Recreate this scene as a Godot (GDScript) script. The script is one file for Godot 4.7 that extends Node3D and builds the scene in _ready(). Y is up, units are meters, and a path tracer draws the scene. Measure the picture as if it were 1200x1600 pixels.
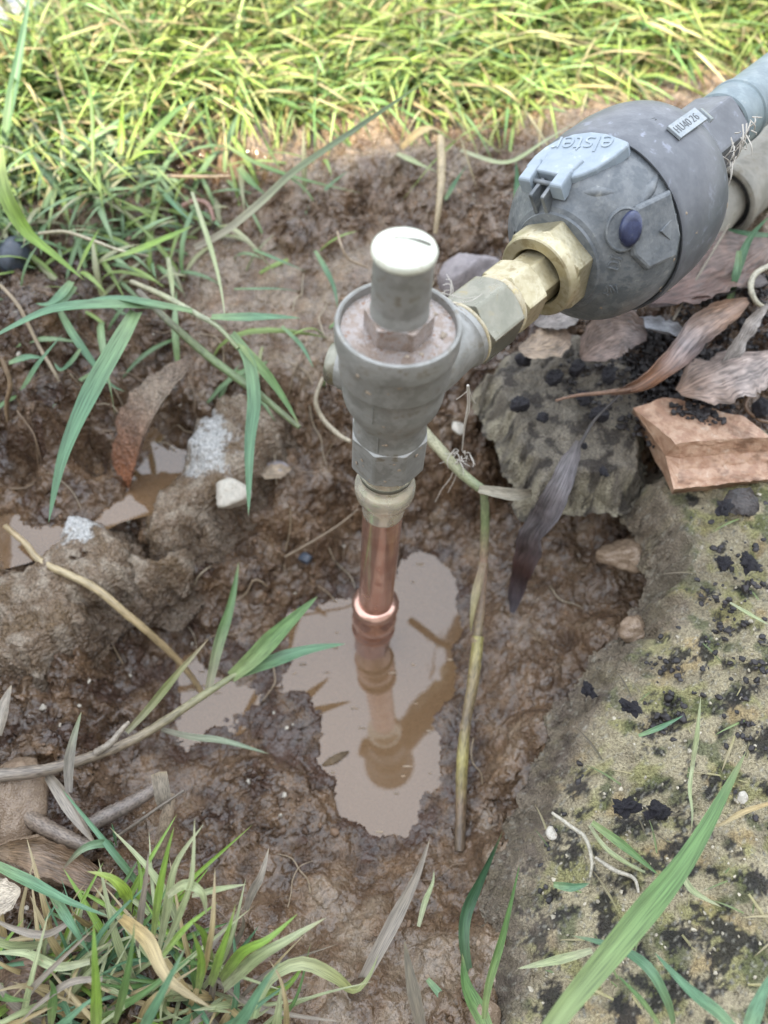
extends Node3D
# A muddy hole with a water meter, a pressure valve and a copper pipe standing in a puddle.

const UP := Vector3.UP
var rng := RandomNumberGenerator.new()
var M := {}
var taken := {}

# ------------------------------------------------------------------ mesh buffer
class Buf:
	var v := PackedVector3Array()
	var n := PackedVector3Array()
	var u := PackedVector2Array()
	var c := PackedColorArray()
	var i := PackedInt32Array()

	func vert(p: Vector3, nn: Vector3, uv := Vector2.ZERO, col := Color.WHITE) -> int:
		v.append(p); n.append(nn); u.append(uv); c.append(col)
		return v.size() - 1

	func tri(a: int, b: int, d: int) -> void:
		var g := (v[d] - v[a]).cross(v[b] - v[a])
		if g.dot(n[a] + n[b] + n[d]) < 0.0:
			i.append(a); i.append(d); i.append(b)
		else:
			i.append(a); i.append(b); i.append(d)

	func quad(a: int, b: int, d: int, e: int) -> void:
		tri(a, b, d); tri(a, d, e)

	func flat(p: Array, out_from: Vector3, col := Color.WHITE) -> void:
		# a flat polygon (fan) whose normal points away from out_from
		var nn: Vector3 = (p[1] - p[0]).cross(p[2] - p[0]).normalized()
		if nn.dot(p[0] - out_from) < 0.0:
			nn = -nn
		var first := v.size()
		for q in p:
			vert(q, nn, Vector2(q.x, q.z) * 30.0, col)
		for k in range(1, p.size() - 1):
			tri(first, first + k, first + k + 1)

	func grid(p: PackedVector3Array, rows: int, cols: int, closed: bool, cols_at: PackedColorArray, flip := false, uvs := Vector2(1, 1)) -> void:
		# rows x cols points, smooth normals from neighbours; closed joins last column to first
		var first := v.size()
		for r in rows:
			for k in cols:
				var r0: int = maxi(r - 1, 0)
				var r1: int = mini(r + 1, rows - 1)
				var k0: int = (k - 1 + cols) % cols if closed else maxi(k - 1, 0)
				var k1: int = (k + 1) % cols if closed else mini(k + 1, cols - 1)
				var nn := (p[r1 * cols + k] - p[r0 * cols + k]).cross(p[r * cols + k1] - p[r * cols + k0])
				if nn.length_squared() < 1e-20:
					var mid := Vector3.ZERO
					for q in p: mid += q / p.size()
					nn = (p[r * cols + k] - mid) * (-1.0 if flip else 1.0)
				nn = nn.normalized() * (-1.0 if flip else 1.0)
				vert(p[r * cols + k], nn, Vector2(float(k) / cols, float(r) / rows) * uvs, cols_at[r * cols + k] if cols_at.size() else Color.WHITE)
		for r in rows - 1:
			for k in (cols if closed else cols - 1):
				var k1: int = (k + 1) % cols
				quad(first + r * cols + k, first + (r + 1) * cols + k, first + (r + 1) * cols + k1, first + r * cols + k1)

	func mesh() -> ArrayMesh:
		var a := []
		a.resize(Mesh.ARRAY_MAX)
		a[Mesh.ARRAY_VERTEX] = v
		a[Mesh.ARRAY_NORMAL] = n
		a[Mesh.ARRAY_TEX_UV] = u
		a[Mesh.ARRAY_COLOR] = c
		a[Mesh.ARRAY_INDEX] = i
		var m := ArrayMesh.new()
		m.add_surface_from_arrays(Mesh.PRIMITIVE_TRIANGLES, a)
		return m

func numbered(called: String) -> String:
	var k: int = taken.get(called, 0)
	taken[called] = k + 1
	return called if k == 0 else "%s_%03d" % [called, k]

func tag(o: Node, label: String, category := "", group := "", kind := "") -> void:
	if label: o.set_meta("label", label)
	if category: o.set_meta("category", category)
	if group: o.set_meta("group", group)
	if kind: o.set_meta("kind", kind)

func thing(called: String, label: String, category: String, at := Vector3.ZERO, group := "") -> Node3D:
	var o := Node3D.new()
	o.name = numbered(called)
	o.position = at
	add_child(o, true)
	tag(o, label, category, group)
	return o

func part(called: String, mesh: Mesh, mat: Material, parent: Node, label := "") -> MeshInstance3D:
	var o := MeshInstance3D.new()
	o.mesh = mesh
	o.material_override = mat
	if parent == self:
		o.name = numbered(called)
	else:
		var k := 0
		for ch in parent.get_children():
			if str(ch.name) == called or str(ch.name).begins_with(called + "_0"): k += 1
		o.name = called if k == 0 else "%s_%03d" % [called, k]
	parent.add_child(o, true)
	if label: o.set_meta("label", label)
	return o

# ------------------------------------------------------------------ textures and materials
func fnoise(freq: float, octaves: int, s: int, kind := FastNoiseLite.TYPE_SIMPLEX_SMOOTH, gain := 0.5) -> FastNoiseLite:
	var f := FastNoiseLite.new()
	f.noise_type = kind
	f.seed = s
	f.frequency = freq
	f.fractal_type = FastNoiseLite.FRACTAL_FBM if octaves > 1 else FastNoiseLite.FRACTAL_NONE
	f.fractal_octaves = octaves
	f.fractal_gain = gain
	return f

func cells(freq: float, s: int) -> FastNoiseLite:
	var f := fnoise(freq, 1, s, FastNoiseLite.TYPE_CELLULAR)
	f.cellular_return_type = FastNoiseLite.RETURN_DISTANCE
	f.cellular_jitter = 1.0
	return f

func ramp_tex(f: FastNoiseLite, size: int, stops: Array) -> NoiseTexture2D:
	# stops: [offset, Color, offset, Color ...]
	var g := Gradient.new()
	var offs := PackedFloat32Array()
	var cs := PackedColorArray()
	for k in range(0, stops.size(), 2):
		offs.append(stops[k]); cs.append(stops[k + 1])
	g.offsets = offs
	g.colors = cs
	var t := NoiseTexture2D.new()
	t.width = size
	t.height = size
	t.seamless = true
	t.noise = f
	t.color_ramp = g
	return t

func gray(a: float) -> Color:
	return Color(a, a, a)

func lin(r: float, g: float, b: float) -> Color:
	return Color(r, g, b).linear_to_srgb()

func tri(m: StandardMaterial3D, per_metre: float, world := false) -> void:
	m.uv1_triplanar = true
	m.uv1_world_triplanar = world
	m.uv1_scale = Vector3.ONE * per_metre

func surf(called: String, albedo: Color, rough: float, metal := 0.0, specular := 0.5) -> StandardMaterial3D:
	var m := StandardMaterial3D.new()
	m.resource_name = called
	m.albedo_color = albedo
	m.roughness = rough
	m.metallic = metal
	m.metallic_specular = specular
	M[called] = m
	return m

func worn(called: String, a: Color, b: Color, c: Color, per_metre: float, rough: float, metal: float, bump_cm: float, s: int) -> StandardMaterial3D:
	# mottled surface: colours a..b with specks of c; roughness and fine relief vary too
	var m := surf(called, Color.WHITE, 1.0, metal)
	m.albedo_texture = ramp_tex(fnoise(0.012, 5, s, FastNoiseLite.TYPE_SIMPLEX_SMOOTH, 0.62), 512, [0.0, a, 0.38, a, 0.56, b, 0.72, b, 0.86, c])
	m.roughness_texture = ramp_tex(fnoise(0.02, 4, s + 3), 256, [0.0, gray(rough * 0.7), 0.5, gray(rough), 1.0, gray(minf(1.0, rough * 1.35))])
	m.heightmap_enabled = true
	m.heightmap_texture = ramp_tex(fnoise(0.06, 3, s + 5), 512, [0.0, gray(0.0), 1.0, gray(1.0)])
	m.heightmap_scale = bump_cm
	tri(m, per_metre)
	return m

func leafy(called: String, back: float) -> StandardMaterial3D:
	var m := surf(called, Color.WHITE, 0.5)
	m.vertex_color_use_as_albedo = true
	var f := fnoise(0.16, 3, 91)
	var img := f.get_seamless_image(128, 128)
	img.resize(128, 16)
	img.resize(128, 128)
	var g2 := Image.create(128, 128, false, Image.FORMAT_RGB8)
	for y in 128:
		for x in 128:
			var k := 0.5 + 0.85 * img.get_pixel(x, y).r
			g2.set_pixel(x, y, Color(k, k, k).clamp())
	m.albedo_texture = ImageTexture.create_from_image(g2)
	m.uv1_scale = Vector3(1.0, 1.0, 1.0)
	m.backlight_enabled = true
	m.backlight = gray(back)
	return m

func make_materials() -> void:
	var mud := surf("mud", Color.WHITE, 1.0)
	mud.vertex_color_use_as_albedo = true
	mud.uv1_scale = Vector3(9.0, 9.0, 9.0)
	mud.albedo_texture = ramp_tex(fnoise(0.014, 6, 5, FastNoiseLite.TYPE_SIMPLEX_SMOOTH, 0.68), 1024, [0.2, gray(0.72), 0.5, gray(0.9), 0.75, gray(1.0)])
	mud.roughness_texture = ramp_tex(fnoise(0.011, 5, 8, FastNoiseLite.TYPE_SIMPLEX_SMOOTH, 0.6), 1024, [0.25, gray(0.09), 0.45, gray(0.22), 0.62, gray(0.4), 0.8, gray(0.6)])
	mud.heightmap_enabled = true
	mud.heightmap_texture = ramp_tex(fnoise(0.03, 5, 12, FastNoiseLite.TYPE_SIMPLEX_SMOOTH, 0.6), 1024, [0.0, gray(0.0), 1.0, gray(1.0)])
	mud.heightmap_scale = 0.22
	mud.metallic_specular = 0.45
	mud.clearcoat_enabled = true
	mud.clearcoat = 0.7
	mud.clearcoat_roughness = 0.07
	mud.clearcoat_texture = ramp_tex(fnoise(0.01, 4, 77), 512, [0.34, gray(0.0), 0.5, gray(1.0)])
	tri(mud, 9.0)
	var stone := surf("stone", Color.WHITE, 1.0)
	stone.vertex_color_use_as_albedo = true
	stone.uv1_scale = Vector3(14.0, 14.0, 14.0)
	stone.albedo_texture = ramp_tex(fnoise(0.05, 5, 45, FastNoiseLite.TYPE_SIMPLEX_SMOOTH, 0.7), 1024, [0.2, gray(0.62), 0.5, gray(0.9), 0.75, gray(1.0)])
	stone.roughness_texture = ramp_tex(fnoise(0.02, 4, 18), 512, [0.25, gray(0.45), 0.7, gray(0.85)])
	stone.heightmap_enabled = true
	stone.heightmap_texture = ramp_tex(fnoise(0.05, 5, 22, FastNoiseLite.TYPE_SIMPLEX_SMOOTH, 0.7), 1024, [0.0, gray(0.0), 1.0, gray(1.0)])
	stone.heightmap_scale = 0.3
	tri(stone, 14.0)
	var rim := surf("wet_stone", Color.WHITE, 1.0)
	rim.vertex_color_use_as_albedo = true
	rim.uv1_scale = Vector3(12.0, 12.0, 12.0)
	rim.albedo_texture = stone.albedo_texture
	rim.roughness_texture = mud.roughness_texture
	rim.heightmap_enabled = true
	rim.heightmap_texture = mud.heightmap_texture
	rim.heightmap_scale = 0.3
	tri(rim, 12.0)
	var water := surf("muddy_water", lin(0.175, 0.106, 0.056), 0.015, 0.0, 0.64)
	water.transparency = BaseMaterial3D.TRANSPARENCY_ALPHA
	water.albedo_color.a = 0.8
	# metals and plastics
	worn("valve_metal", lin(0.22, 0.217, 0.2), lin(0.3, 0.295, 0.275), lin(0.2, 0.175, 0.14), 16.0, 0.44, 0.35, 0.012, 101)
	worn("dish_metal", lin(0.26, 0.2, 0.16), lin(0.33, 0.29, 0.27), lin(0.22, 0.12, 0.07), 30.0, 0.28, 0.35, 0.012, 111)
	worn("brass", lin(0.4, 0.345, 0.215), lin(0.5, 0.45, 0.31), lin(0.24, 0.18, 0.09), 18.0, 0.42, 0.7, 0.01, 121)
	worn("dull_brass", lin(0.2, 0.195, 0.155), lin(0.26, 0.25, 0.2), lin(0.3, 0.25, 0.14), 18.0, 0.3, 0.7, 0.008, 131)
	worn("tape", lin(0.5, 0.45, 0.33), lin(0.42, 0.35, 0.22), lin(0.62, 0.52, 0.22), 60.0, 0.6, 0.0, 0.02, 141)
	worn("copper", lin(0.68, 0.41, 0.33), lin(0.8, 0.54, 0.45), lin(0.55, 0.31, 0.24), 9.0, 0.22, 0.9, 0.004, 151)
	worn("copper_fitting", lin(0.54, 0.33, 0.26), lin(0.66, 0.43, 0.35), lin(0.4, 0.23, 0.17), 14.0, 0.2, 0.85, 0.006, 155)
	worn("bright_brass", lin(0.86, 0.81, 0.66), lin(0.9, 0.86, 0.74), lin(0.66, 0.56, 0.38), 18.0, 0.26, 0.8, 0.003, 161)
	worn("white_plastic", lin(0.58, 0.59, 0.49), lin(0.64, 0.645, 0.55), lin(0.38, 0.32, 0.21), 40.0, 0.4, 0.0, 0.004, 171)
	worn("meter_shell", lin(0.09, 0.1, 0.11), lin(0.15, 0.16, 0.166), lin(0.3, 0.3, 0.28), 20.0, 0.42, 0.0, 0.016, 181)
	worn("meter_collar", lin(0.09, 0.095, 0.106), lin(0.12, 0.126, 0.138), lin(0.25, 0.26, 0.31), 15.0, 0.42, 0.0, 0.006, 191)
	worn("lid_plastic", lin(0.25, 0.295, 0.335), lin(0.29, 0.335, 0.375), lin(0.42, 0.46, 0.48), 18.0, 0.45, 0.0, 0.005, 201)
	worn("plug_plastic", lin(0.02, 0.025, 0.06), lin(0.035, 0.045, 0.1), lin(0.1, 0.11, 0.14), 40.0, 0.3, 0.0, 0.005, 211)
	worn("pipe_blue", lin(0.15, 0.19, 0.205), lin(0.2, 0.245, 0.255), lin(0.36, 0.38, 0.36), 14.0, 0.48, 0.0, 0.012, 221)
	worn("pipe_grey", lin(0.21, 0.195, 0.165), lin(0.28, 0.262, 0.22), lin(0.22, 0.19, 0.14), 14.0, 0.55, 0.0, 0.02, 231)
	worn("rubber", lin(0.02, 0.02, 0.022), lin(0.04, 0.038, 0.036), lin(0.12, 0.1, 0.08), 30.0, 0.6, 0.0, 0.02, 241)
	worn("label_foil", lin(0.24, 0.27, 0.285), lin(0.31, 0.335, 0.345), lin(0.17, 0.175, 0.175), 40.0, 0.32, 0.3, 0.004, 251)
	worn("terracotta", lin(0.33, 0.19, 0.12), lin(0.45, 0.29, 0.195), lin(0.56, 0.43, 0.33), 22.0, 0.5, 0.0, 0.03, 261)
	worn("berry", lin(0.012, 0.01, 0.014), lin(0.02, 0.018, 0.024), lin(0.06, 0.05, 0.05), 90.0, 0.38, 0.0, 0.03, 271)
	worn("pebble_grey", lin(0.2, 0.175, 0.18), lin(0.28, 0.25, 0.25), lin(0.14, 0.11, 0.09), 24.0, 0.6, 0.0, 0.04, 281)
	worn("pebble_mud", lin(0.2, 0.14, 0.095), lin(0.26, 0.19, 0.13), lin(0.12, 0.08, 0.055), 30.0, 0.22, 0.0, 0.05, 285)
	worn("pebble_white", lin(0.4, 0.37, 0.31), lin(0.5, 0.46, 0.39), lin(0.25, 0.19, 0.14), 40.0, 0.55, 0.0, 0.02, 291)
	worn("pebble_blue", lin(0.03, 0.038, 0.05), lin(0.045, 0.055, 0.075), lin(0.16, 0.14, 0.12), 40.0, 0.35, 0.0, 0.01, 295)
	worn("pave", lin(0.25, 0.255, 0.275), lin(0.32, 0.325, 0.34), lin(0.2, 0.19, 0.175), 8.0, 0.7, 0.0, 0.05, 305)
	worn("plaster", lin(0.5, 0.47, 0.42), lin(0.58, 0.55, 0.5), lin(0.4, 0.37, 0.33), 1.0, 0.8, 0.0, 0.1, 301)
	M.terracotta.vertex_color_use_as_albedo = true
	var crumb := surf("crumb", Color.WHITE, 0.55)
	crumb.vertex_color_use_as_albedo = true
	leafy("grass", 0.55)
	leafy("stem", 0.1).roughness = 0.42
	var dl := leafy("dead_leaf", 0.12)
	dl.roughness = 0.42
	dl.heightmap_enabled = true
	dl.heightmap_texture = ramp_tex(fnoise(0.04, 4, 33), 256, [0.0, gray(0.0), 1.0, gray(1.0)])
	dl.heightmap_scale = 0.04
	surf("splash", lin(0.3, 0.24, 0.18), 0.7)
	surf("faded_ink", lin(0.1, 0.105, 0.11), 0.6)
	surf("ink", lin(0.03, 0.03, 0.03), 0.6)
	surf("scratch", lin(0.05, 0.045, 0.03), 0.7)
	surf("hair", lin(0.5, 0.46, 0.4), 0.6)

# ------------------------------------------------------------------ shape helpers
func smooth_path(p: Array, steps: int) -> PackedVector3Array:
	var c := Curve3D.new()
	c.bake_interval = 0.001
	for k in p.size():
		var a: Vector3 = p[maxi(k - 1, 0)]
		var b: Vector3 = p[mini(k + 1, p.size() - 1)]
		var t := (b - a) / 6.0
		c.add_point(p[k], -t, t)
	var out := PackedVector3Array()
	var total := c.get_baked_length()
	for k in steps + 1:
		out.append(c.sample_baked(total * k / steps, true))
	return out

func profile_at(w: Array, t: float) -> float:
	# widths spaced evenly along the path
	var f := t * (w.size() - 1)
	var k := mini(int(f), w.size() - 2)
	return lerpf(w[k], w[k + 1], f - k)

func color_at(cs: Array, t: float) -> Color:
	if cs.size() == 1: return cs[0]
	var f := t * (cs.size() - 1)
	var k := mini(int(f), cs.size() - 2)
	var a: Color = cs[k]
	return a.lerp(cs[k + 1], f - k)

func add_tube(b: Buf, path: Array, radii: Array, cs: Array, sides := 10, bumpy := 0.0, steps := 0) -> void:
	var n := steps if steps else maxi(8, path.size() * 6)
	var p := smooth_path(path, n)
	var pts := PackedVector3Array()
	var cols := PackedColorArray()
	var side := (p[1] - p[0]).cross(UP if absf((p[1] - p[0]).normalized().y) < 0.9 else Vector3.RIGHT).normalized()
	for k in n + 1:
		var d := (p[mini(k + 1, n)] - p[maxi(k - 1, 0)]).normalized()
		side = (side - d * side.dot(d)).normalized()
		var other := d.cross(side)
		var t := float(k) / n
		var r := profile_at(radii, t)
		var c := color_at(cs, t)
		for s in sides:
			var a := TAU * s / sides
			var rr := r * (1.0 + bumpy * (rng.randf() - 0.5))
			pts.append(p[k] + (side * cos(a) + other * sin(a)) * rr)
			var sh := 1.0 + 0.35 * (rng.randf() - 0.5)
			cols.append(Color(c.r * sh, c.g * sh, c.b * sh))
	b.grid(pts, n + 1, sides, true, cols, true, Vector2(1, 4))
	for e in [0, n]:
		var d2 := (p[0] - p[1]).normalized() if e == 0 else (p[n] - p[n - 1]).normalized()
		var mid := b.vert(p[e] + d2 * profile_at(radii, float(e) / n) * 0.3, d2, Vector2.ZERO, color_at(cs, float(e) / n))
		var ring := []
		for s in sides:
			ring.append(b.vert(pts[e * sides + s], d2, Vector2.ZERO, color_at(cs, float(e) / n)))
		for s in sides:
			b.tri(mid, ring[s], ring[(s + 1) % sides])

func add_blade(b: Buf, path: Array, width: float, cs: Array, fold := 0.3, twist0 := 0.0, twist1 := 0.0, steps := 14, tip := true, face := Vector3.UP) -> void:
	# a grass blade: V-shaped in section, tapering to its tip
	var p := smooth_path(path, steps)
	var pts := PackedVector3Array()
	var cols := PackedColorArray()
	var tipped := rng.randf_range(0.8, 1.01)
	for k in steps + 1:
		var t := float(k) / steps
		var d := (p[mini(k + 1, steps)] - p[maxi(k - 1, 0)]).normalized()
		var side := d.cross(face)
		if side.length() < 0.05:
			side = d.cross(Vector3(0.3, 0.2, 1.0))
		side = side.normalized().rotated(d, lerpf(twist0, twist1, t))
		var nn := side.cross(d).normalized()
		var w := width * 0.5 * (0.62 + 0.38 * sin(minf(t * 2.2, 1.0) * PI * 0.5))
		if tip:
			w *= pow(clampf((1.0 - t) / 0.55, 0.0, 1.0), 0.75) * 0.985 + 0.015
		var c := color_at(cs, t).lerp(Color(0.36, 0.28, 0.15), 0.5 * smoothstep(tipped, 1.02, t))
		for q in 5:
			var s := (q - 2) * 0.5
			pts.append(p[k] + side * (w * s) + nn * (absf(s) * fold * w))
			var sh := 1.12 if q == 2 else (0.9 if q == 1 or q == 3 else 1.0)
			sh *= 1.0 + 0.16 * (rng.randf() - 0.5)
			cols.append(Color(c.r * sh, c.g * sh, c.b * sh))
	b.grid(pts, steps + 1, 5, false, cols, false, Vector2(1, 1.0))

func blade_mesh(path: Array, width: float, cs: Array, fold := 0.3, twist0 := 0.0, twist1 := 0.0, tip := true, face := Vector3.UP) -> ArrayMesh:
	var b := Buf.new()
	add_blade(b, path, width, cs, fold, twist0, twist1, 18, tip, face)
	return b.mesh()

func tube_mesh(path: Array, radii: Array, cs: Array, sides := 10, bumpy := 0.0, steps := 0) -> ArrayMesh:
	var b := Buf.new()
	add_tube(b, path, radii, cs, sides, bumpy, steps)
	return b.mesh()

func leaf_mesh(path: Array, width: float, curl0: float, curl1: float, roll: float, cs: Array, seed_at: int, wavy := 0.0) -> ArrayMesh:
	# a dead leaf: a lens outline along its midrib, curled across by the given angles (radians from rib to edge)
	var b := Buf.new()
	var n := 54
	var m := 21
	var p := smooth_path(path, n)
	var f := fnoise(60.0, 3, seed_at)
	var pts := PackedVector3Array()
	var cols := PackedColorArray()
	for k in n + 1:
		var t := float(k) / n
		var d := (p[mini(k + 1, n)] - p[maxi(k - 1, 0)]).normalized()
		var side := d.cross(UP).normalized().rotated(d, roll)
		var nn := side.cross(d).normalized()
		var w := width * 0.5 * (pow(sin(PI * clampf(t * 0.96 + 0.02, 0.0, 1.0)), 0.75) + 0.02)
		var curl := lerpf(curl0, curl1, t) + 0.001
		for q in m:
			var s := (q - m / 2) / float(m / 2)
			var edge := w * (1.0 + (0.2 * f.get_noise_2d(t * 0.1 + 3.0 * signf(s), 0.0) + 0.07 * f.get_noise_2d(t * 0.45 + 5.0 * signf(s), 4.0)) * absf(s))
			var a := curl * s
			var r := edge / curl
			var at := p[k] + side * (sin(a) * r) + nn * ((1.0 - cos(a)) * r)
			at += nn * (wavy * edge * s * s * sin(t * 17.0 + s * 2.0 + seed_at)) + nn * (f.get_noise_3d(at.x, at.y, at.z) * 0.0012)
			pts.append(at)
			var c := color_at(cs, t)
			var vein := smoothstep(0.75, 1.0, absf(sin((t * 9.0 - absf(s) * 1.6) * PI)))
			var sh := 1.0 + 0.6 * f.get_noise_3d(at.x * 2.0, at.y * 2.0, at.z * 2.0) + (0.35 if q == m / 2 else 0.14 * vein)
			if absf(s) > 0.9: sh *= 0.75
			cols.append(Color(c.r * sh, c.g * sh, c.b * sh))
	b.grid(pts, n + 1, m, false, cols)
	return b.mesh()

func rock_mesh(size: Vector3, s: int, cuts: int, rough: float, cs: Array, segs := 20) -> ArrayMesh:
	# a stone: a ball cut by random planes, then roughened
	var r := RandomNumberGenerator.new()
	r.seed = s
	var planes := []
	for k in cuts:
		planes.append([Vector3(r.randf_range(-1, 1), r.randf_range(-1, 1), r.randf_range(-1, 1)).normalized(), r.randf_range(0.55, 0.85)])
	var f := fnoise(1.6, 4, s)
	var rows := segs / 2 + 1
	var pts := PackedVector3Array()
	var cols := PackedColorArray()
	for j in rows:
		var th := PI * j / (rows - 1)
		for k in segs:
			var ph := TAU * k / segs
			var d := Vector3(sin(th) * cos(ph), cos(th), sin(th) * sin(ph))
			var q := 1.0
			for pl in planes:
				var dt: float = d.dot(pl[0])
				if dt > 0.01: q = minf(q, pl[1] / dt)
			var nz := f.get_noise_3dv(d * 1.0)
			q *= 1.0 + rough * nz
			pts.append(d * q * size)
			var c := color_at(cs, clampf(0.5 + 0.9 * f.get_noise_3dv(d * 2.3 + Vector3(7, 7, 7)), 0.0, 1.0))
			cols.append(c)
	var b := Buf.new()
	b.grid(pts, rows, segs, true, cols, true)
	return b.mesh()

func ring_axes(b: Basis) -> Array:
	return [b.x, b.y, b.z]

func add_lathe(b: Buf, prof: Array, at: Vector3, axes: Basis, segs := 96, crease := 35.0) -> void:
	# prof: Vector2(radius, distance along the axis); axes.y is the axis, axes.x and axes.z across
	var n := prof.size()
	var seg_n := []
	for k in n - 1:
		var d: Vector2 = prof[k + 1] - prof[k]
		seg_n.append(Vector2(d.y, -d.x).normalized())
	for k in n - 1:
		var n0: Vector2 = seg_n[k]
		var n1: Vector2 = seg_n[k]
		if k > 0 and absf(rad_to_deg(n0.angle_to(seg_n[k - 1]))) < crease: n0 = (n0 + seg_n[k - 1]).normalized()
		if k < n - 2 and absf(rad_to_deg(n1.angle_to(seg_n[k + 1]))) < crease: n1 = (n1 + seg_n[k + 1]).normalized()
		var first := b.v.size()
		for s in segs + 1:
			var a := TAU * s / segs
			var out := axes.x * cos(a) + axes.z * sin(a)
			b.vert(at + out * prof[k].x + axes.y * prof[k].y, (out * n0.x + axes.y * n0.y).normalized(), Vector2(float(s) / segs, prof[k].y * 20.0))
			b.vert(at + out * prof[k + 1].x + axes.y * prof[k + 1].y, (out * n1.x + axes.y * n1.y).normalized(), Vector2(float(s) / segs, prof[k + 1].y * 20.0))
		for s in segs:
			b.quad(first + 2 * s, first + 2 * s + 1, first + 2 * s + 3, first + 2 * s + 2)

func mm(p: Array) -> Array:
	# [radius, along, radius, along ...] in millimetres
	var out := []
	for k in range(0, p.size(), 2):
		out.append(Vector2(p[k], p[k + 1]) * 0.001)
	return out

func lathe(p: Array, at: Vector3, axes: Basis, segs := 96, crease := 35.0) -> ArrayMesh:
	var b := Buf.new()
	add_lathe(b, mm(p), at, axes, segs, crease)
	return b.mesh()

func add_hex(b: Buf, t0: float, t1: float, rc: float, sides: int, turn: float, r_in0: float, r_in1: float, at: Vector3, axes: Basis, bore := 0.0) -> void:
	# a nut from t0 to t1 (mm): corner radius rc, ends turned down to r_in0 / r_in1 as a lathe leaves them, edges slightly rounded
	var segs := sides * 16
	var rows := []
	for k in 9: rows.append([lerpf(t0, t0 + (rc - r_in0) * 0.62, k / 8.0), r_in0 + (rc - r_in0) * k / 8.0])
	for k in 9: rows.append([lerpf(t1 - (rc - r_in1) * 0.62, t1, k / 8.0), rc - (rc - r_in1) * k / 8.0])
	var ap := rc * cos(PI / sides)
	var pts := []
	for row in rows:
		var ring := PackedVector3Array()
		for s in segs:
			var a := TAU * s / segs
			var w := fposmod(a, TAU / sides) - PI / sides
			var hr := minf(ap / cos(w), rc * 0.985)
			var r := minf(hr, row[1]) * 0.001
			ring.append(at + (axes.x * cos(a + turn) + axes.z * sin(a + turn)) * r + axes.y * row[0] * 0.001)
		pts.append(ring)
	for j in rows.size() - 1:
		for s in segs:
			var s1 := (s + 1) % segs
			var q := [pts[j][s], pts[j + 1][s], pts[j + 1][s1], pts[j][s1]]
			if (q[2] - q[0]).cross(q[3] - q[1]).length() < 1e-12: continue
			var mid: Vector3 = at + axes.y * (q[0] - at).dot(axes.y)
			var nn: Vector3 = (q[2] - q[0]).cross(q[3] - q[1]).normalized()
			if nn.dot(q[0] - mid) < 0.0: nn = -nn
			var f := b.v.size()
			for x in q: b.vert(x, nn)
			b.quad(f, f + 1, f + 2, f + 3)
	for e in [0, rows.size() - 1]:
		var nn2: Vector3 = axes.y * (-1.0 if e == 0 else 1.0)
		var t: float = rows[e][0] * 0.001
		var f2 := b.v.size()
		for s in segs:
			b.vert(pts[e][s], nn2)
			var a2: float = TAU * s / segs + turn
			b.vert(at + (axes.x * cos(a2) + axes.z * sin(a2)) * bore * 0.001 + axes.y * t, nn2)
		for s in segs:
			var s1 := (s + 1) % segs
			b.quad(f2 + 2 * s, f2 + 2 * s + 1, f2 + 2 * s1 + 1, f2 + 2 * s1)

func hexnut(t0: float, t1: float, rc: float, sides: int, turn: float, r0: float, r1: float, at: Vector3, axes: Basis, bore := 0.0) -> ArrayMesh:
	var b := Buf.new()
	add_hex(b, t0, t1, rc, sides, turn, r0, r1, at, axes, bore)
	return b.mesh()

func add_slab(b: Buf, poly: Array, o: Vector3, ux: Vector3, uy: Vector3, uz: Vector3, thick: float, bevel: float) -> void:
	# an extruded plate: outline poly (Vector2, metres) in the plane ux/uz, top at +thick along uy, edges bevelled
	var c := Vector2.ZERO
	for q in poly: c += q
	c /= poly.size()
	var rings := []
	for lv in [[0.0, 0.0], [thick - bevel, 0.0], [thick - bevel * 0.3, bevel * 0.4], [thick, bevel]]:
		var ring := []
		for q in poly:
			var v: Vector2 = q
			var w: Vector2 = v - (v - c).normalized() * lv[1]
			ring.append(o + ux * w.x + uz * w.y + uy * lv[0])
		rings.append(ring)
	var inside: Vector3 = o + ux * c.x + uz * c.y + uy * thick * 0.5
	for j in 3:
		for k in poly.size():
			var k1 := (k + 1) % poly.size()
			b.flat([rings[j][k], rings[j + 1][k], rings[j + 1][k1], rings[j][k1]], inside)
	var mid: Vector3 = o + ux * c.x + uz * c.y + uy * thick
	for k in poly.size():
		b.flat([mid, rings[3][k], rings[3][(k + 1) % poly.size()]], inside)

func lettering(text: String, size: float, depth: float, mat: Material, parent: Node, o: Vector3, along: Vector3, up: Vector3, called := "lettering", bold := false) -> MeshInstance3D:
	var f := SystemFont.new()
	f.font_names = PackedStringArray(["Droid Sans"])
	if bold: f.font_weight = 700
	var t := TextMesh.new()
	t.text = text
	t.font = f
	t.font_size = 32
	t.pixel_size = size / 32.0
	t.depth = depth
	t.curve_step = 1.0
	var m := part(called, t, mat, parent)
	var x := along.normalized()
	var z := x.cross(up).normalized()
	m.transform = Transform3D(Basis(x, z.cross(x), z), o)
	return m

# ------------------------------------------------------------------ ground
const CELL := 0.004
const GX := 180
const GZ := 190
const GX0 := -0.36
const GZ0 := -0.50
var macro := PackedVector3Array()   # height, lumpiness, wetness
var n_big := fnoise(26.0, 3, 11)
var n_mid := fnoise(95.0, 3, 14)
var n_fine := fnoise(420.0, 3, 17)
var n_clod := cells(95.0, 21)
var n_grit := cells(240.0, 25)
var n_where := fnoise(34.0, 2, 29)
var n_tone := fnoise(45.0, 4, 31)

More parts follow.
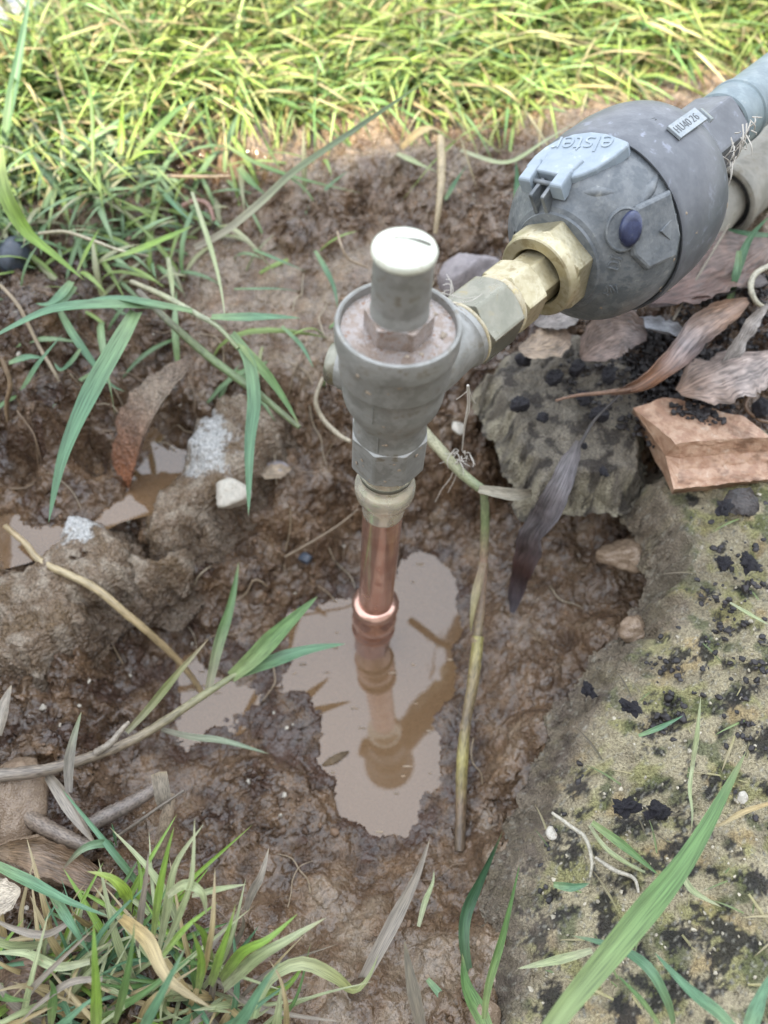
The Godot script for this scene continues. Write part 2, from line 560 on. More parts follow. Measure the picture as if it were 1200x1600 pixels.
func build_macro() -> void:
	var ctrl: Array = [Vector3(0.0000, -0.0220, -0.0119), Vector3(0.0000, -0.0180, 0.0436), Vector3(-0.0062, -0.0120, 0.0768), Vector3(0.0173, -0.0180, 0.0087), Vector3(-0.0244, -0.0120, -0.0074), Vector3(0.0253, -0.0110, -0.0343), Vector3(0.0127, -0.0120, 0.0615), Vector3(-0.0379, -0.0090, -0.0022), Vector3(-0.0338, -0.0090, 0.0124), Vector3(-0.0244, -0.0090, 0.0399), Vector3(-0.0314, -0.0090, -0.0117), Vector3(-0.0205, -0.0080, 0.0595), Vector3(-0.0135, -0.0080, 0.0792), Vector3(-0.0450, -0.0050, -0.0117), Vector3(-0.0416, -0.0050, 0.0175), Vector3(0.0279, -0.0120, -0.0074), Vector3(0.0300, -0.0090, 0.0229), Vector3(0.0188, -0.0080, 0.0626), Vector3(0.0000, -0.0080, 0.0865), Vector3(0.0218, -0.0060, -0.0480), Vector3(-0.0137, -0.0200, 0.0187), Vector3(0.0146, 0.0000, -0.0580), Vector3(0.0427, 0.0000, -0.0393), Vector3(0.0482, 0.0010, -0.0163), Vector3(0.0415, 0.0020, 0.0027), Vector3(0.0398, 0.0030, 0.0207), Vector3(0.0371, 0.0030, 0.0342), Vector3(0.0338, 0.0020, 0.0500), Vector3(0.0282, 0.0020, 0.0639), Vector3(0.0210, 0.0010, 0.0799), Vector3(0.0000, 0.0010, 0.0979), Vector3(-0.0129, 0.0020, 0.0948), Vector3(-0.0254, 0.0020, 0.0729), Vector3(-0.0349, 0.0010, 0.0544), Vector3(-0.0336, 0.0030, 0.0407), Vector3(-0.0425, 0.0020, 0.0305), Vector3(-0.0495, 0.0020, 0.0134), Vector3(-0.0482, 0.0010, -0.0051), Vector3(-0.0354, 0.0010, -0.0217), Vector3(-0.0194, 0.0010, -0.0347), Vector3(-0.0036, 0.0010, -0.0469), Vector3(0.0146, 0.0060, -0.0671), Vector3(-0.0143, 0.0090, -0.0559), Vector3(-0.0413, 0.0130, -0.0332), Vector3(-0.0672, 0.0100, -0.0119), Vector3(-0.0607, 0.0240, -0.0348), Vector3(-0.0408, 0.0320, -0.0537), Vector3(-0.0139, 0.0340, -0.0732), Vector3(0.0179, 0.0200, -0.0743), Vector3(0.0356, 0.0200, -0.0700), Vector3(0.0361, 0.0030, -0.0553), Vector3(0.0175, 0.0420, -0.0889), Vector3(0.0416, 0.0450, -0.0866), Vector3(-0.0340, 0.0480, -0.0757), Vector3(-0.0534, 0.0460, -0.0605), Vector3(-0.0136, 0.0600, -0.0921), Vector3(0.0339, 0.0640, -0.0975), Vector3(0.0000, 0.0760, -0.1138), Vector3(0.0474, 0.0680, -0.1030), Vector3(0.0549, 0.0520, -0.0898), Vector3(-0.0267, 0.0760, -0.1047), Vector3(-0.0506, 0.0840, -0.1245), Vector3(-0.0631, 0.0980, -0.1739), Vector3(-0.0865, 0.0920, -0.1550), Vector3(-0.0410, 0.0920, -0.1450), Vector3(-0.0424, 0.1120, -0.1996), Vector3(-0.0143, 0.1140, -0.2141), Vector3(0.0178, 0.1140, -0.2082), Vector3(-0.1117, 0.1080, -0.2351), Vector3(-0.0813, 0.1100, -0.2321), Vector3(-0.0344, 0.0900, -0.1472), Vector3(0.0000, 0.0920, -0.1550), Vector3(0.0351, 0.1040, -0.1825), Vector3(0.0474, 0.0980, -0.1482), Vector3(-0.0175, 0.1000, -0.1768), Vector3(0.0072, 0.1180, -0.2200), Vector3(0.0361, 0.1220, -0.2321), Vector3(0.0526, 0.1140, -0.1968), Vector3(0.0782, 0.1200, -0.2170), Vector3(-0.0548, 0.1210, -0.2400), Vector3(-0.0145, 0.1230, -0.2368), Vector3(0.0146, 0.1250, -0.2462), Vector3(-0.1625, 0.1160, -0.2231), Vector3(0.1144, 0.1270, -0.2830), Vector3(0.0000, 0.1260, -0.3066), Vector3(-0.1179, 0.1260, -0.3066), Vector3(-0.2357, 0.1260, -0.3066), Vector3(0.2357, 0.1260, -0.3066), Vector3(-0.1357, 0.1260, -0.4350), Vector3(0.1357, 0.1260, -0.4350), Vector3(-0.2714, 0.1260, -0.4350), Vector3(0.2714, 0.1260, -0.4350), Vector3(-0.0824, 0.1230, -0.2626), Vector3(-0.0896, 0.0980, -0.1903), Vector3(-0.1366, 0.0920, -0.1450), Vector3(-0.1515, 0.1140, -0.0943), Vector3(-0.1946, 0.1100, -0.1345), Vector3(-0.1787, 0.1160, -0.1323), Vector3(-0.1704, 0.1220, -0.0862), Vector3(-0.1630, 0.1040, -0.0771), Vector3(-0.1821, 0.1000, -0.0746), Vector3(-0.1424, 0.0970, -0.0982), Vector3(-0.1232, 0.0800, -0.1286), Vector3(-0.2057, 0.1100, -0.1747), Vector3(-0.1671, 0.1020, -0.1743), Vector3(-0.2150, 0.1180, -0.2200), Vector3(-0.1402, 0.1040, -0.1825), Vector3(-0.1813, 0.0480, -0.0673), Vector3(-0.1528, 0.0480, -0.0757), Vector3(-0.1460, 0.0500, -0.0959), Vector3(-0.1916, 0.0480, -0.0319), Vector3(-0.1897, 0.0620, -0.0818), Vector3(-0.1674, 0.0620, -0.0861), Vector3(-0.1148, 0.0480, -0.0715), Vector3(-0.1286, 0.0500, -0.0959), Vector3(-0.1801, 0.0560, -0.0023), Vector3(-0.1436, 0.0570, -0.0156), Vector3(-0.1105, 0.0570, -0.0374), Vector3(-0.0856, 0.0580, -0.0682), Vector3(-0.0669, 0.0660, -0.0914), Vector3(-0.0913, 0.0720, -0.1084), Vector3(-0.0587, 0.0500, -0.0914), Vector3(-0.0684, 0.0380, -0.0661), Vector3(-0.0909, 0.0320, -0.0457), Vector3(-0.1148, 0.0300, -0.0237), Vector3(-0.1325, 0.0360, -0.0059), Vector3(-0.1006, 0.0220, -0.0282), Vector3(-0.0898, 0.0140, -0.0099), Vector3(-0.1236, 0.0200, -0.0033), Vector3(-0.1093, 0.0060, 0.0045), Vector3(-0.1182, 0.0020, 0.0169), Vector3(-0.1039, -0.0040, 0.0109), Vector3(-0.0953, -0.0030, 0.0235), Vector3(-0.0826, 0.0050, 0.0076), Vector3(-0.1285, 0.0120, 0.0176), Vector3(-0.1421, 0.0340, -0.0034), Vector3(-0.1604, 0.0460, 0.0192), Vector3(-0.1730, 0.0460, 0.0380), Vector3(-0.1500, 0.0360, 0.0277), Vector3(-0.1594, 0.0420, 0.0629), Vector3(-0.1438, 0.0340, 0.0574), Vector3(-0.1329, 0.0220, 0.0443), Vector3(-0.1235, 0.0140, 0.0414), Vector3(-0.0655, 0.0010, 0.0199), Vector3(-0.0842, -0.0020, 0.0324), Vector3(-0.0958, -0.0020, 0.0423), Vector3(-0.0971, -0.0010, 0.0538), Vector3(-0.0724, 0.0000, 0.0494), Vector3(-0.0573, 0.0030, 0.0375), Vector3(-0.0499, 0.0050, 0.0478), Vector3(-0.0837, 0.0020, 0.0563), Vector3(-0.1075, 0.0040, 0.0599), Vector3(-0.0500, -0.0010, 0.0553), Vector3(-0.0682, -0.0010, 0.0294), Vector3(-0.0588, 0.0150, 0.0720), Vector3(-0.0412, 0.0110, 0.0767), Vector3(-0.0349, 0.0090, 0.0875), Vector3(-0.0486, 0.0150, 0.0888), Vector3(-0.0634, 0.0140, 0.0859), Vector3(-0.0738, 0.0100, 0.0764), Vector3(-0.0896, 0.0060, 0.0754), Vector3(-0.1049, 0.0080, 0.0701), Vector3(-0.1196, 0.0120, 0.0653), Vector3(-0.0202, 0.0060, 0.0978), Vector3(-0.0768, 0.0140, 0.0941), Vector3(-0.1404, 0.0280, 0.0811), Vector3(-0.1613, 0.0400, 0.0894), Vector3(-0.1486, 0.0400, 0.1070), Vector3(-0.1180, 0.0380, 0.1066), Vector3(-0.1004, 0.0260, 0.1043), Vector3(-0.0975, 0.0440, 0.1374), Vector3(-0.1399, 0.0520, 0.1485), Vector3(-0.0888, 0.0550, 0.1679), Vector3(-0.0508, 0.0300, 0.1359), Vector3(-0.0580, 0.0460, 0.1601), Vector3(-0.1318, 0.0560, 0.1716), Vector3(-0.1297, 0.0280, 0.0918), Vector3(-0.0270, 0.0160, 0.1226), Vector3(-0.0114, 0.0050, 0.1070), Vector3(0.0000, 0.0260, 0.1355), Vector3(-0.0192, 0.0360, 0.1578), Vector3(0.0248, 0.0320, 0.1471), Vector3(0.0109, 0.0130, 0.1197), Vector3(0.0332, 0.0020, 0.1025), Vector3(0.0368, 0.0120, 0.1221), Vector3(0.0277, 0.0100, 0.1168), Vector3(0.0424, 0.0420, 0.1436), Vector3(0.0345, 0.0460, 0.1640), Vector3(0.0000, 0.0400, 0.1678), Vector3(-0.0340, 0.0080, 0.1062), Vector3(-0.0495, 0.0140, 0.1149), Vector3(0.0556, 0.0090, -0.0355), Vector3(0.0506, 0.0060, 0.0009), Vector3(0.0566, 0.0090, 0.0364), Vector3(0.0442, 0.0030, 0.0657), Vector3(0.0479, 0.0100, 0.0877), Vector3(0.0759, 0.0120, -0.0338), Vector3(0.0812, 0.0150, 0.0050), Vector3(0.0689, 0.0140, 0.0317), Vector3(0.1022, 0.0260, -0.0454), Vector3(0.1203, 0.0420, -0.0552), Vector3(0.1225, 0.0360, -0.0203), Vector3(0.0975, 0.0240, -0.0085), Vector3(0.1076, 0.0380, 0.0089), Vector3(0.1285, 0.0460, -0.0331), Vector3(0.0751, 0.0340, 0.0545), Vector3(0.0579, 0.0220, 0.0711), Vector3(0.0478, 0.0320, 0.1079), Vector3(0.0886, 0.0180, -0.0628), Vector3(0.0720, 0.0200, -0.0787), Vector3(0.1044, 0.0340, -0.0732), Vector3(0.0804, 0.0220, 0.0284), Vector3(0.0381, 0.0010, 0.0941), Vector3(0.0573, 0.0100, -0.0595), Vector3(0.0632, 0.0140, -0.0099), Vector3(0.0999, 0.0880, -0.1205), Vector3(0.1282, 0.1060, -0.1202), Vector3(0.1618, 0.1160, -0.1419), Vector3(0.1927, 0.1180, -0.1395), Vector3(0.1589, 0.0940, -0.0968), Vector3(0.1862, 0.0920, -0.0776), Vector3(0.1279, 0.0780, -0.0772), Vector3(0.0960, 0.0740, -0.0722), Vector3(0.1707, 0.0660, -0.0390), Vector3(0.1555, 0.0620, 0.0265), Vector3(0.1206, 0.0560, 0.0674), Vector3(0.0913, 0.0500, 0.0918), Vector3(0.1218, 0.0580, 0.1172), Vector3(0.0833, 0.0520, 0.1382), Vector3(0.1384, 0.0620, 0.1392), Vector3(0.0681, 0.0480, 0.1679), Vector3(0.1304, 0.0620, 0.1680), Vector3(0.0869, 0.0980, -0.1384), Vector3(0.0667, 0.0800, -0.1100), Vector3(0.1724, 0.1220, -0.1967), Vector3(0.2053, 0.1240, -0.1938), Vector3(0.0536, 0.0860, -0.1225), Vector3(0.1173, 0.1160, -0.1670), Vector3(-0.2156, 0.1120, -0.0417), Vector3(-0.1986, 0.1040, 0.0178), Vector3(-0.1860, 0.0980, 0.0689), Vector3(-0.1779, 0.0920, 0.1127), Vector3(-0.1617, 0.0880, 0.1509), Vector3(-0.1487, 0.0840, 0.1765), Vector3(-0.2297, 0.1180, -0.1162), Vector3(0.2313, 0.1100, -0.0433), Vector3(0.2039, 0.1000, 0.0439), Vector3(0.1823, 0.0920, 0.1127), Vector3(0.0000, 0.0700, 0.2009), Vector3(-0.0578, 0.0760, 0.2003), Vector3(0.0590, 0.0700, 0.2009), Vector3(0.1457, 0.1240, -0.2414)]
	var lump: Array = [Vector2(0.12, 0.75), Vector2(0.12, 0.75), Vector2(0.12, 0.75), Vector2(0.12, 0.75), Vector2(0.12, 0.75), Vector2(0.12, 0.75), Vector2(0.12, 0.75), Vector2(0.12, 0.75), Vector2(0.12, 0.75), Vector2(0.12, 0.75), Vector2(0.12, 0.75), Vector2(0.12, 0.75), Vector2(0.12, 0.75), Vector2(0.12, 0.75), Vector2(0.12, 0.75), Vector2(0.12, 0.75), Vector2(0.12, 0.75), Vector2(0.12, 0.75), Vector2(0.12, 0.75), Vector2(0.12, 0.75), Vector2(0.12, 0.75), Vector2(0.30, 0.55), Vector2(0.30, 0.55), Vector2(0.30, 0.55), Vector2(0.30, 0.55), Vector2(0.30, 0.55), Vector2(0.30, 0.55), Vector2(0.30, 0.55), Vector2(0.30, 0.55), Vector2(0.30, 0.55), Vector2(0.30, 0.55), Vector2(0.30, 0.55), Vector2(0.30, 0.55), Vector2(1.00, 0.60), Vector2(1.00, 0.60), Vector2(1.00, 0.60), Vector2(1.00, 0.60), Vector2(1.00, 0.60), Vector2(1.00, 0.60), Vector2(1.00, 0.60), Vector2(0.30, 0.55), Vector2(1.00, 0.60), Vector2(1.00, 0.60), Vector2(1.00, 0.60), Vector2(1.00, 0.60), Vector2(1.00, 0.60), Vector2(1.00, 0.60), Vector2(1.00, 0.60), Vector2(1.00, 0.60), Vector2(1.00, 0.60), Vector2(0.30, 0.55), Vector2(1.00, 0.60), Vector2(1.00, 0.60), Vector2(0.30, 0.55), Vector2(0.30, 0.55), Vector2(1.00, 0.60), Vector2(1.00, 0.60), Vector2(1.00, 0.60), Vector2(1.00, 0.60), Vector2(1.00, 0.60), Vector2(1.00, 0.60), Vector2(0.22, 0.20), Vector2(0.22, 0.20), Vector2(0.22, 0.20), Vector2(0.22, 0.20), Vector2(1.00, 0.60), Vector2(1.00, 0.60), Vector2(1.00, 0.60), Vector2(1.00, 0.60), Vector2(1.00, 0.60), Vector2(0.22, 0.20), Vector2(0.22, 0.20), Vector2(1.00, 0.60), Vector2(1.00, 0.60), Vector2(0.22, 0.20), Vector2(1.00, 0.60), Vector2(0.55, 0.12), Vector2(1.00, 0.60), Vector2(1.00, 0.60), Vector2(0.55, 0.12), Vector2(0.55, 0.12), Vector2(0.55, 0.12), Vector2(0.50, 0.05), Vector2(0.50, 0.05), Vector2(0.50, 0.05), Vector2(0.50, 0.05), Vector2(0.50, 0.05), Vector2(0.50, 0.05), Vector2(0.50, 0.05), Vector2(0.50, 0.05), Vector2(0.50, 0.05), Vector2(0.50, 0.05), Vector2(0.55, 0.12), Vector2(0.22, 0.20), Vector2(0.90, 0.90), Vector2(0.90, 0.90), Vector2(0.90, 0.90), Vector2(0.90, 0.90), Vector2(0.90, 0.90), Vector2(0.90, 0.90), Vector2(0.90, 0.90), Vector2(0.90, 0.90), Vector2(1.00, 0.60), Vector2(0.90, 0.90), Vector2(0.90, 0.90), Vector2(0.50, 0.05), Vector2(1.00, 0.60), Vector2(0.12, 0.75), Vector2(0.12, 0.75), Vector2(0.30, 0.55), Vector2(0.12, 0.75), Vector2(0.90, 0.90), Vector2(0.90, 0.90), Vector2(0.12, 0.75), Vector2(0.30, 0.55), Vector2(1.00, 0.60), Vector2(1.00, 0.60), Vector2(1.00, 0.60), Vector2(1.00, 0.60), Vector2(1.00, 0.60), Vector2(1.00, 0.60), Vector2(1.00, 0.60), Vector2(1.00, 0.60), Vector2(1.00, 0.60), Vector2(1.00, 0.60), Vector2(1.00, 0.60), Vector2(0.90, 0.90), Vector2(0.90, 0.90), Vector2(0.90, 0.90), Vector2(0.90, 0.90), Vector2(0.90, 0.90), Vector2(0.12, 0.75), Vector2(0.12, 0.75), Vector2(0.90, 0.90), Vector2(0.90, 0.90), Vector2(0.90, 0.90), Vector2(1.00, 0.60), Vector2(1.00, 0.60), Vector2(0.90, 0.90), Vector2(0.90, 0.90), Vector2(0.90, 0.90), Vector2(0.90, 0.90), Vector2(0.90, 0.90), Vector2(0.30, 0.55), Vector2(0.12, 0.75), Vector2(0.12, 0.75), Vector2(0.12, 0.75), Vector2(0.30, 0.55), Vector2(1.00, 0.60), Vector2(1.00, 0.60), Vector2(0.30, 0.55), Vector2(0.30, 0.55), Vector2(0.12, 0.75), Vector2(0.12, 0.75), Vector2(0.80, 0.85), Vector2(0.80, 0.85), Vector2(0.80, 0.85), Vector2(0.80, 0.85), Vector2(0.80, 0.85), Vector2(0.80, 0.85), Vector2(0.30, 0.55), Vector2(0.30, 0.55), Vector2(0.90, 0.90), Vector2(0.80, 0.85), Vector2(0.80, 0.85), Vector2(0.90, 0.90), Vector2(1.00, 0.60), Vector2(1.00, 0.60), Vector2(0.90, 0.90), Vector2(0.30, 0.55), Vector2(0.90, 0.90), Vector2(0.90, 0.90), Vector2(0.90, 0.90), Vector2(0.30, 0.55), Vector2(0.90, 0.90), Vector2(0.90, 0.90), Vector2(0.90, 0.90), Vector2(0.22, 0.20), Vector2(0.30, 0.55), Vector2(0.22, 0.20), Vector2(0.22, 0.20), Vector2(0.22, 0.20), Vector2(0.30, 0.55), Vector2(0.30, 0.55), Vector2(0.30, 0.55), Vector2(0.30, 0.55), Vector2(0.55, 0.12), Vector2(0.55, 0.12), Vector2(0.22, 0.20), Vector2(0.80, 0.85), Vector2(0.30, 0.55), Vector2(0.30, 0.55), Vector2(0.30, 0.55), Vector2(0.30, 0.55), Vector2(0.30, 0.55), Vector2(1.00, 0.60), Vector2(0.30, 0.55), Vector2(0.30, 0.55), Vector2(0.30, 0.55), Vector2(0.30, 0.55), Vector2(0.30, 0.55), Vector2(0.30, 0.55), Vector2(0.30, 0.55), Vector2(0.30, 0.55), Vector2(0.30, 0.55), Vector2(0.30, 0.55), Vector2(0.30, 0.55), Vector2(0.55, 0.12), Vector2(0.30, 0.55), Vector2(1.00, 0.60), Vector2(1.00, 0.60), Vector2(0.30, 0.55), Vector2(0.30, 0.55), Vector2(0.30, 0.55), Vector2(0.30, 0.55), Vector2(0.90, 0.90), Vector2(0.90, 0.90), Vector2(0.90, 0.90), Vector2(0.90, 0.90), Vector2(0.90, 0.90), Vector2(0.90, 0.90), Vector2(0.90, 0.90), Vector2(0.90, 0.90), Vector2(0.90, 0.90), Vector2(0.90, 0.90), Vector2(0.90, 0.90), Vector2(0.90, 0.90), Vector2(0.90, 0.90), Vector2(0.90, 0.90), Vector2(0.90, 0.90), Vector2(0.90, 0.90), Vector2(0.90, 0.90), Vector2(0.90, 0.90), Vector2(0.90, 0.90), Vector2(0.50, 0.05), Vector2(0.50, 0.05), Vector2(0.90, 0.90), Vector2(0.90, 0.90), Vector2(0.50, 0.05), Vector2(0.50, 0.05), Vector2(0.50, 0.05), Vector2(0.50, 0.05), Vector2(0.50, 0.05), Vector2(0.50, 0.05), Vector2(0.50, 0.05), Vector2(0.50, 0.05), Vector2(0.50, 0.05), Vector2(0.50, 0.05), Vector2(0.90, 0.90), Vector2(0.90, 0.90), Vector2(0.90, 0.90), Vector2(0.90, 0.90)]
	macro.resize(GX * GZ)
	for j in GZ:
		for i in GX:
			var x := GX0 + i * CELL
			var z := GZ0 + j * CELL
			var sw := 0.0
			var s := Vector3.ZERO
			for k in ctrl.size():
				var c: Vector3 = ctrl[k]
				var d := (c.x - x) * (c.x - x) + (c.z - z) * (c.z - z) + 4e-5
				var w := 1.0 / (d * d)
				sw += w
				var l: Vector2 = lump[k]
				s += Vector3(c.y, l.x, l.y) * w
			macro[j * GX + i] = s / sw

func macro_at(x: float, z: float) -> Vector3:
	var fx := clampf((x - GX0) / CELL, 0.0, GX - 1.001)
	var fz := clampf((z - GZ0) / CELL, 0.0, GZ - 1.001)
	var i := int(fx)
	var j := int(fz)
	var tx := fx - i
	var tz := fz - j
	var k := j * GX + i
	var v := macro[k].lerp(macro[k + 1], tx).lerp(macro[k + GX].lerp(macro[k + GX + 1], tx), tz)
	var r := Vector2(x / 0.34, (z + 0.08) / 0.36).length()
	return v.lerp(Vector3(0.126, 0.5, 0.05), smoothstep(1.0, 1.35, r))

func detail(x: float, z: float, lump_: float, base := 1.0) -> float:
	var lump := lump_ * lerpf(0.3, 1.0, smoothstep(0.004, 0.016, absf(base - 0.002)))
	var wx := x + 0.004 * n_mid.get_noise_2d(x + 3.0, z)
	var wz := z + 0.004 * n_mid.get_noise_2d(x, z + 3.0)
	var where := clampf(0.4 + 2.0 * n_where.get_noise_2d(x, z), 0.0, 1.0)
	var clod := -n_clod.get_noise_2d(wx, wz)
	var grit := -n_grit.get_noise_2d(wx, wz)
	var h := 0.0085 * n_big.get_noise_2d(x, z) * (0.15 + lump) + 0.0034 * n_mid.get_noise_2d(x, z) * (0.15 + lump)
	h += lump * where * (0.0085 * (clod - 0.6) + 0.003 * (grit - 0.5))
	h += 0.00055 * n_fine.get_noise_2d(x, z) * (0.5 + lump)
	return h * lerpf(0.4, 1.0, smoothstep(0.003, 0.014, absf(base - 0.001)))

func roughened(p: Vector3, by: float) -> Vector3:
	# pushes a point about in all three directions, so that steep faces are as uneven as flat ones
	return p + by * Vector3(n_mid.get_noise_3dv(p) + 0.4 * n_fine.get_noise_3dv(p), 0.5 * n_fine.get_noise_3dv(p * 0.6), n_mid.get_noise_3dv(p + Vector3(3, 1, 7)) + 0.4 * n_fine.get_noise_3dv(p + Vector3(3, 1, 7)))

func ground(x: float, z: float) -> float:
	var m := macro_at(x, z)
	return m.x + detail(x, z, m.y, m.x)

func mud_color(x: float, z: float, m: Vector3, h: float) -> Color:
	var t := clampf(m.z + 0.6 * n_tone.get_noise_2d(x, z) + 0.5 * smoothstep(0.007, 0.0, h), 0.0, 1.0)
	var dry := Color(0.29, 0.215, 0.145)
	var mid := Color(0.165, 0.103, 0.06)
	var wet := Color(0.08, 0.047, 0.028)
	var c := dry.lerp(mid, smoothstep(0.0, 0.5, t)).lerp(wet, smoothstep(0.5, 1.0, t))
	var ochre := smoothstep(0.15, 0.5, n_big.get_noise_2d(x * 1.7 + 5.0, z * 1.7))
	c = c.lerp(Color(0.27, 0.165, 0.09), 0.4 * ochre)
	return c

func axis_lines(lo: float, hi: float, step: float, far: float) -> PackedFloat32Array:
	var left := []
	var s := step
	var x := lo
	while x > -far:
		s *= 1.12
		x -= s
		left.append(x)
	var out := PackedFloat32Array()
	left.reverse()
	for v in left: out.append(v)
	x = lo
	while x < hi:
		out.append(x)
		x += step
	s = step
	while x < far:
		out.append(x)
		s *= 1.12
		x += s
	out.append(far)
	return out

func build_ground() -> void:
	var xs := axis_lines(-0.235, 0.245, 0.00085, 60.0)
	var zs := axis_lines(-0.31, 0.185, 0.00085, 60.0)
	var nx := xs.size()
	var nz := zs.size()
	var b := Buf.new()
	b.v.resize(nx * nz); b.n.resize(nx * nz); b.u.resize(nx * nz); b.c.resize(nx * nz)
	for j in nz:
		var z := zs[j]
		for i in nx:
			var x := xs[i]
			var m := macro_at(x, z)
			var h := m.x + detail(x, z, m.y, m.x)
			var k := j * nx + i
			b.v[k] = roughened(Vector3(x, h, z), 0.0016 + 0.0016 * m.y)
			b.u[k] = Vector2(x, z)
			b.c[k] = mud_color(x, z, m, h)
	for j in nz:
		for i in nx:
			var i0 := maxi(i - 1, 0)
			var i1 := mini(i + 1, nx - 1)
			var j0 := maxi(j - 1, 0)
			var j1 := mini(j + 1, nz - 1)
			b.n[j * nx + i] = (b.v[j1 * nx + i] - b.v[j0 * nx + i]).cross(b.v[j * nx + i1] - b.v[j * nx + i0]).normalized()
	b.i.resize((nx - 1) * (nz - 1) * 6)
	var at := 0
	for j in nz - 1:
		for i in nx - 1:
			var k := j * nx + i
			b.i[at] = k; b.i[at + 1] = k + 1; b.i[at + 2] = k + nx
			b.i[at + 3] = k + 1; b.i[at + 4] = k + nx + 1; b.i[at + 5] = k + nx
			at += 6
	var o := part("ground", b.mesh(), M.mud, self)
	tag(o, "brown wet mud of the dug hole and soil under the lawn", "", "", "structure")

func inside_distance(p: Vector2, poly: Array) -> float:
	# positive inside
	var best := 1e9
	var hit := false
	var n := poly.size()
	for k in n:
		var a: Vector2 = poly[k]
		var c: Vector2 = poly[(k + 1) % n]
		var e := c - a
		var t := clampf((p - a).dot(e) / e.length_squared(), 0.0, 1.0)
		best = minf(best, p.distance_to(a + e * t))
		if (a.y > p.y) != (c.y > p.y) and p.x < (c.x - a.x) * (p.y - a.y) / (c.y - a.y) + a.x: hit = not hit
	return best if hit else -best

var slab_seen := {}
func slab_top(x: float, z: float) -> float:
	return slab_seen.get(Vector2i(int(x * 500.0), int(z * 500.0)), -1.0)

func stone_patch(poly: Array, tops: Array, step: float, drop: float, edge: float, rough: float, s: int, paint: Callable) -> ArrayMesh:
	# a stone whose upper side follows the points "tops", with broken, rounded edges that go down to "drop" below it
	var lo := Vector2(1e9, 1e9)
	var hi := -lo
	for q in poly:
		lo = lo.min(q); hi = hi.max(q)
	lo -= Vector2.ONE * 0.006
	hi += Vector2.ONE * 0.006
	var nx := int((hi.x - lo.x) / step) + 2
	var nz := int((hi.y - lo.y) / step) + 2
	var f1 := fnoise(38.0, 4, s)
	var f2 := fnoise(210.0, 4, s + 1)
	var f3 := cells(150.0, s + 2)
	var hs := PackedFloat32Array()
	var sd := PackedFloat32Array()
	hs.resize(nx * nz); sd.resize(nx * nz)
	for j in nz:
		for i in nx:
			var p := lo + Vector2(i, j) * step
			var d := inside_distance(p, poly) + 0.006 * f1.get_noise_2d(p.x + 9.0, p.y) + 0.0006 * f2.get_noise_2d(p.x * 0.6, p.y * 0.6 + 5.0)
			var sw := 0.0
			var y := 0.0
			for q in tops:
				var w := 1.0 / pow(Vector2(q.x - p.x, q.z - p.y).length_squared() + 2e-5, 1.6)
				sw += w
				y += q.y * w
			y /= sw
			y += rough * (0.004 * f1.get_noise_2d(p.x, p.y) + 0.0016 * f2.get_noise_2d(p.x, p.y) + 0.0012 * maxf(0.0, -f3.get_noise_2d(p.x, p.y) - 0.6))
			var e := clampf(d / edge, -1.0, 1.0)
			y -= drop * (1.0 - smoothstep(-1.0, 0.75, e))
			hs[j * nx + i] = y
			if s == 61: slab_seen[Vector2i(int(p.x * 500.0), int(p.y * 500.0))] = y
			sd[j * nx + i] = d
	var b := Buf.new()
	var at := PackedVector3Array()
	for j in nz:
		for i in nx:
			var p := lo + Vector2(i, j) * step
			at.append(roughened(Vector3(p.x, hs[j * nx + i], p.y), rough * (0.0008 + 0.0022 * smoothstep(edge * 0.8, -edge * 0.5, sd[j * nx + i]))))
	for j in nz:
		for i in nx:
			var i0 := maxi(i - 1, 0)
			var i1 := mini(i + 1, nx - 1)
			var j0 := maxi(j - 1, 0)
			var j1 := mini(j + 1, nz - 1)
			var q := at[j * nx + i]
			var nn := (at[j1 * nx + i] - at[j0 * nx + i]).cross(at[j * nx + i1] - at[j * nx + i0]).normalized()
			b.vert(q, nn, Vector2(q.x, q.z), paint.call(q.x, q.z, sd[j * nx + i], q.y))
	for j in nz - 1:
		for i in nx - 1:
			var k := j * nx + i
			if maxf(maxf(sd[k], sd[k + 1]), maxf(sd[k + nx], sd[k + nx + 1])) < -edge: continue
			for t in [k, k + 1, k + nx, k + 1, k + nx + 1, k + nx]: b.i.append(t)
	return b.mesh()

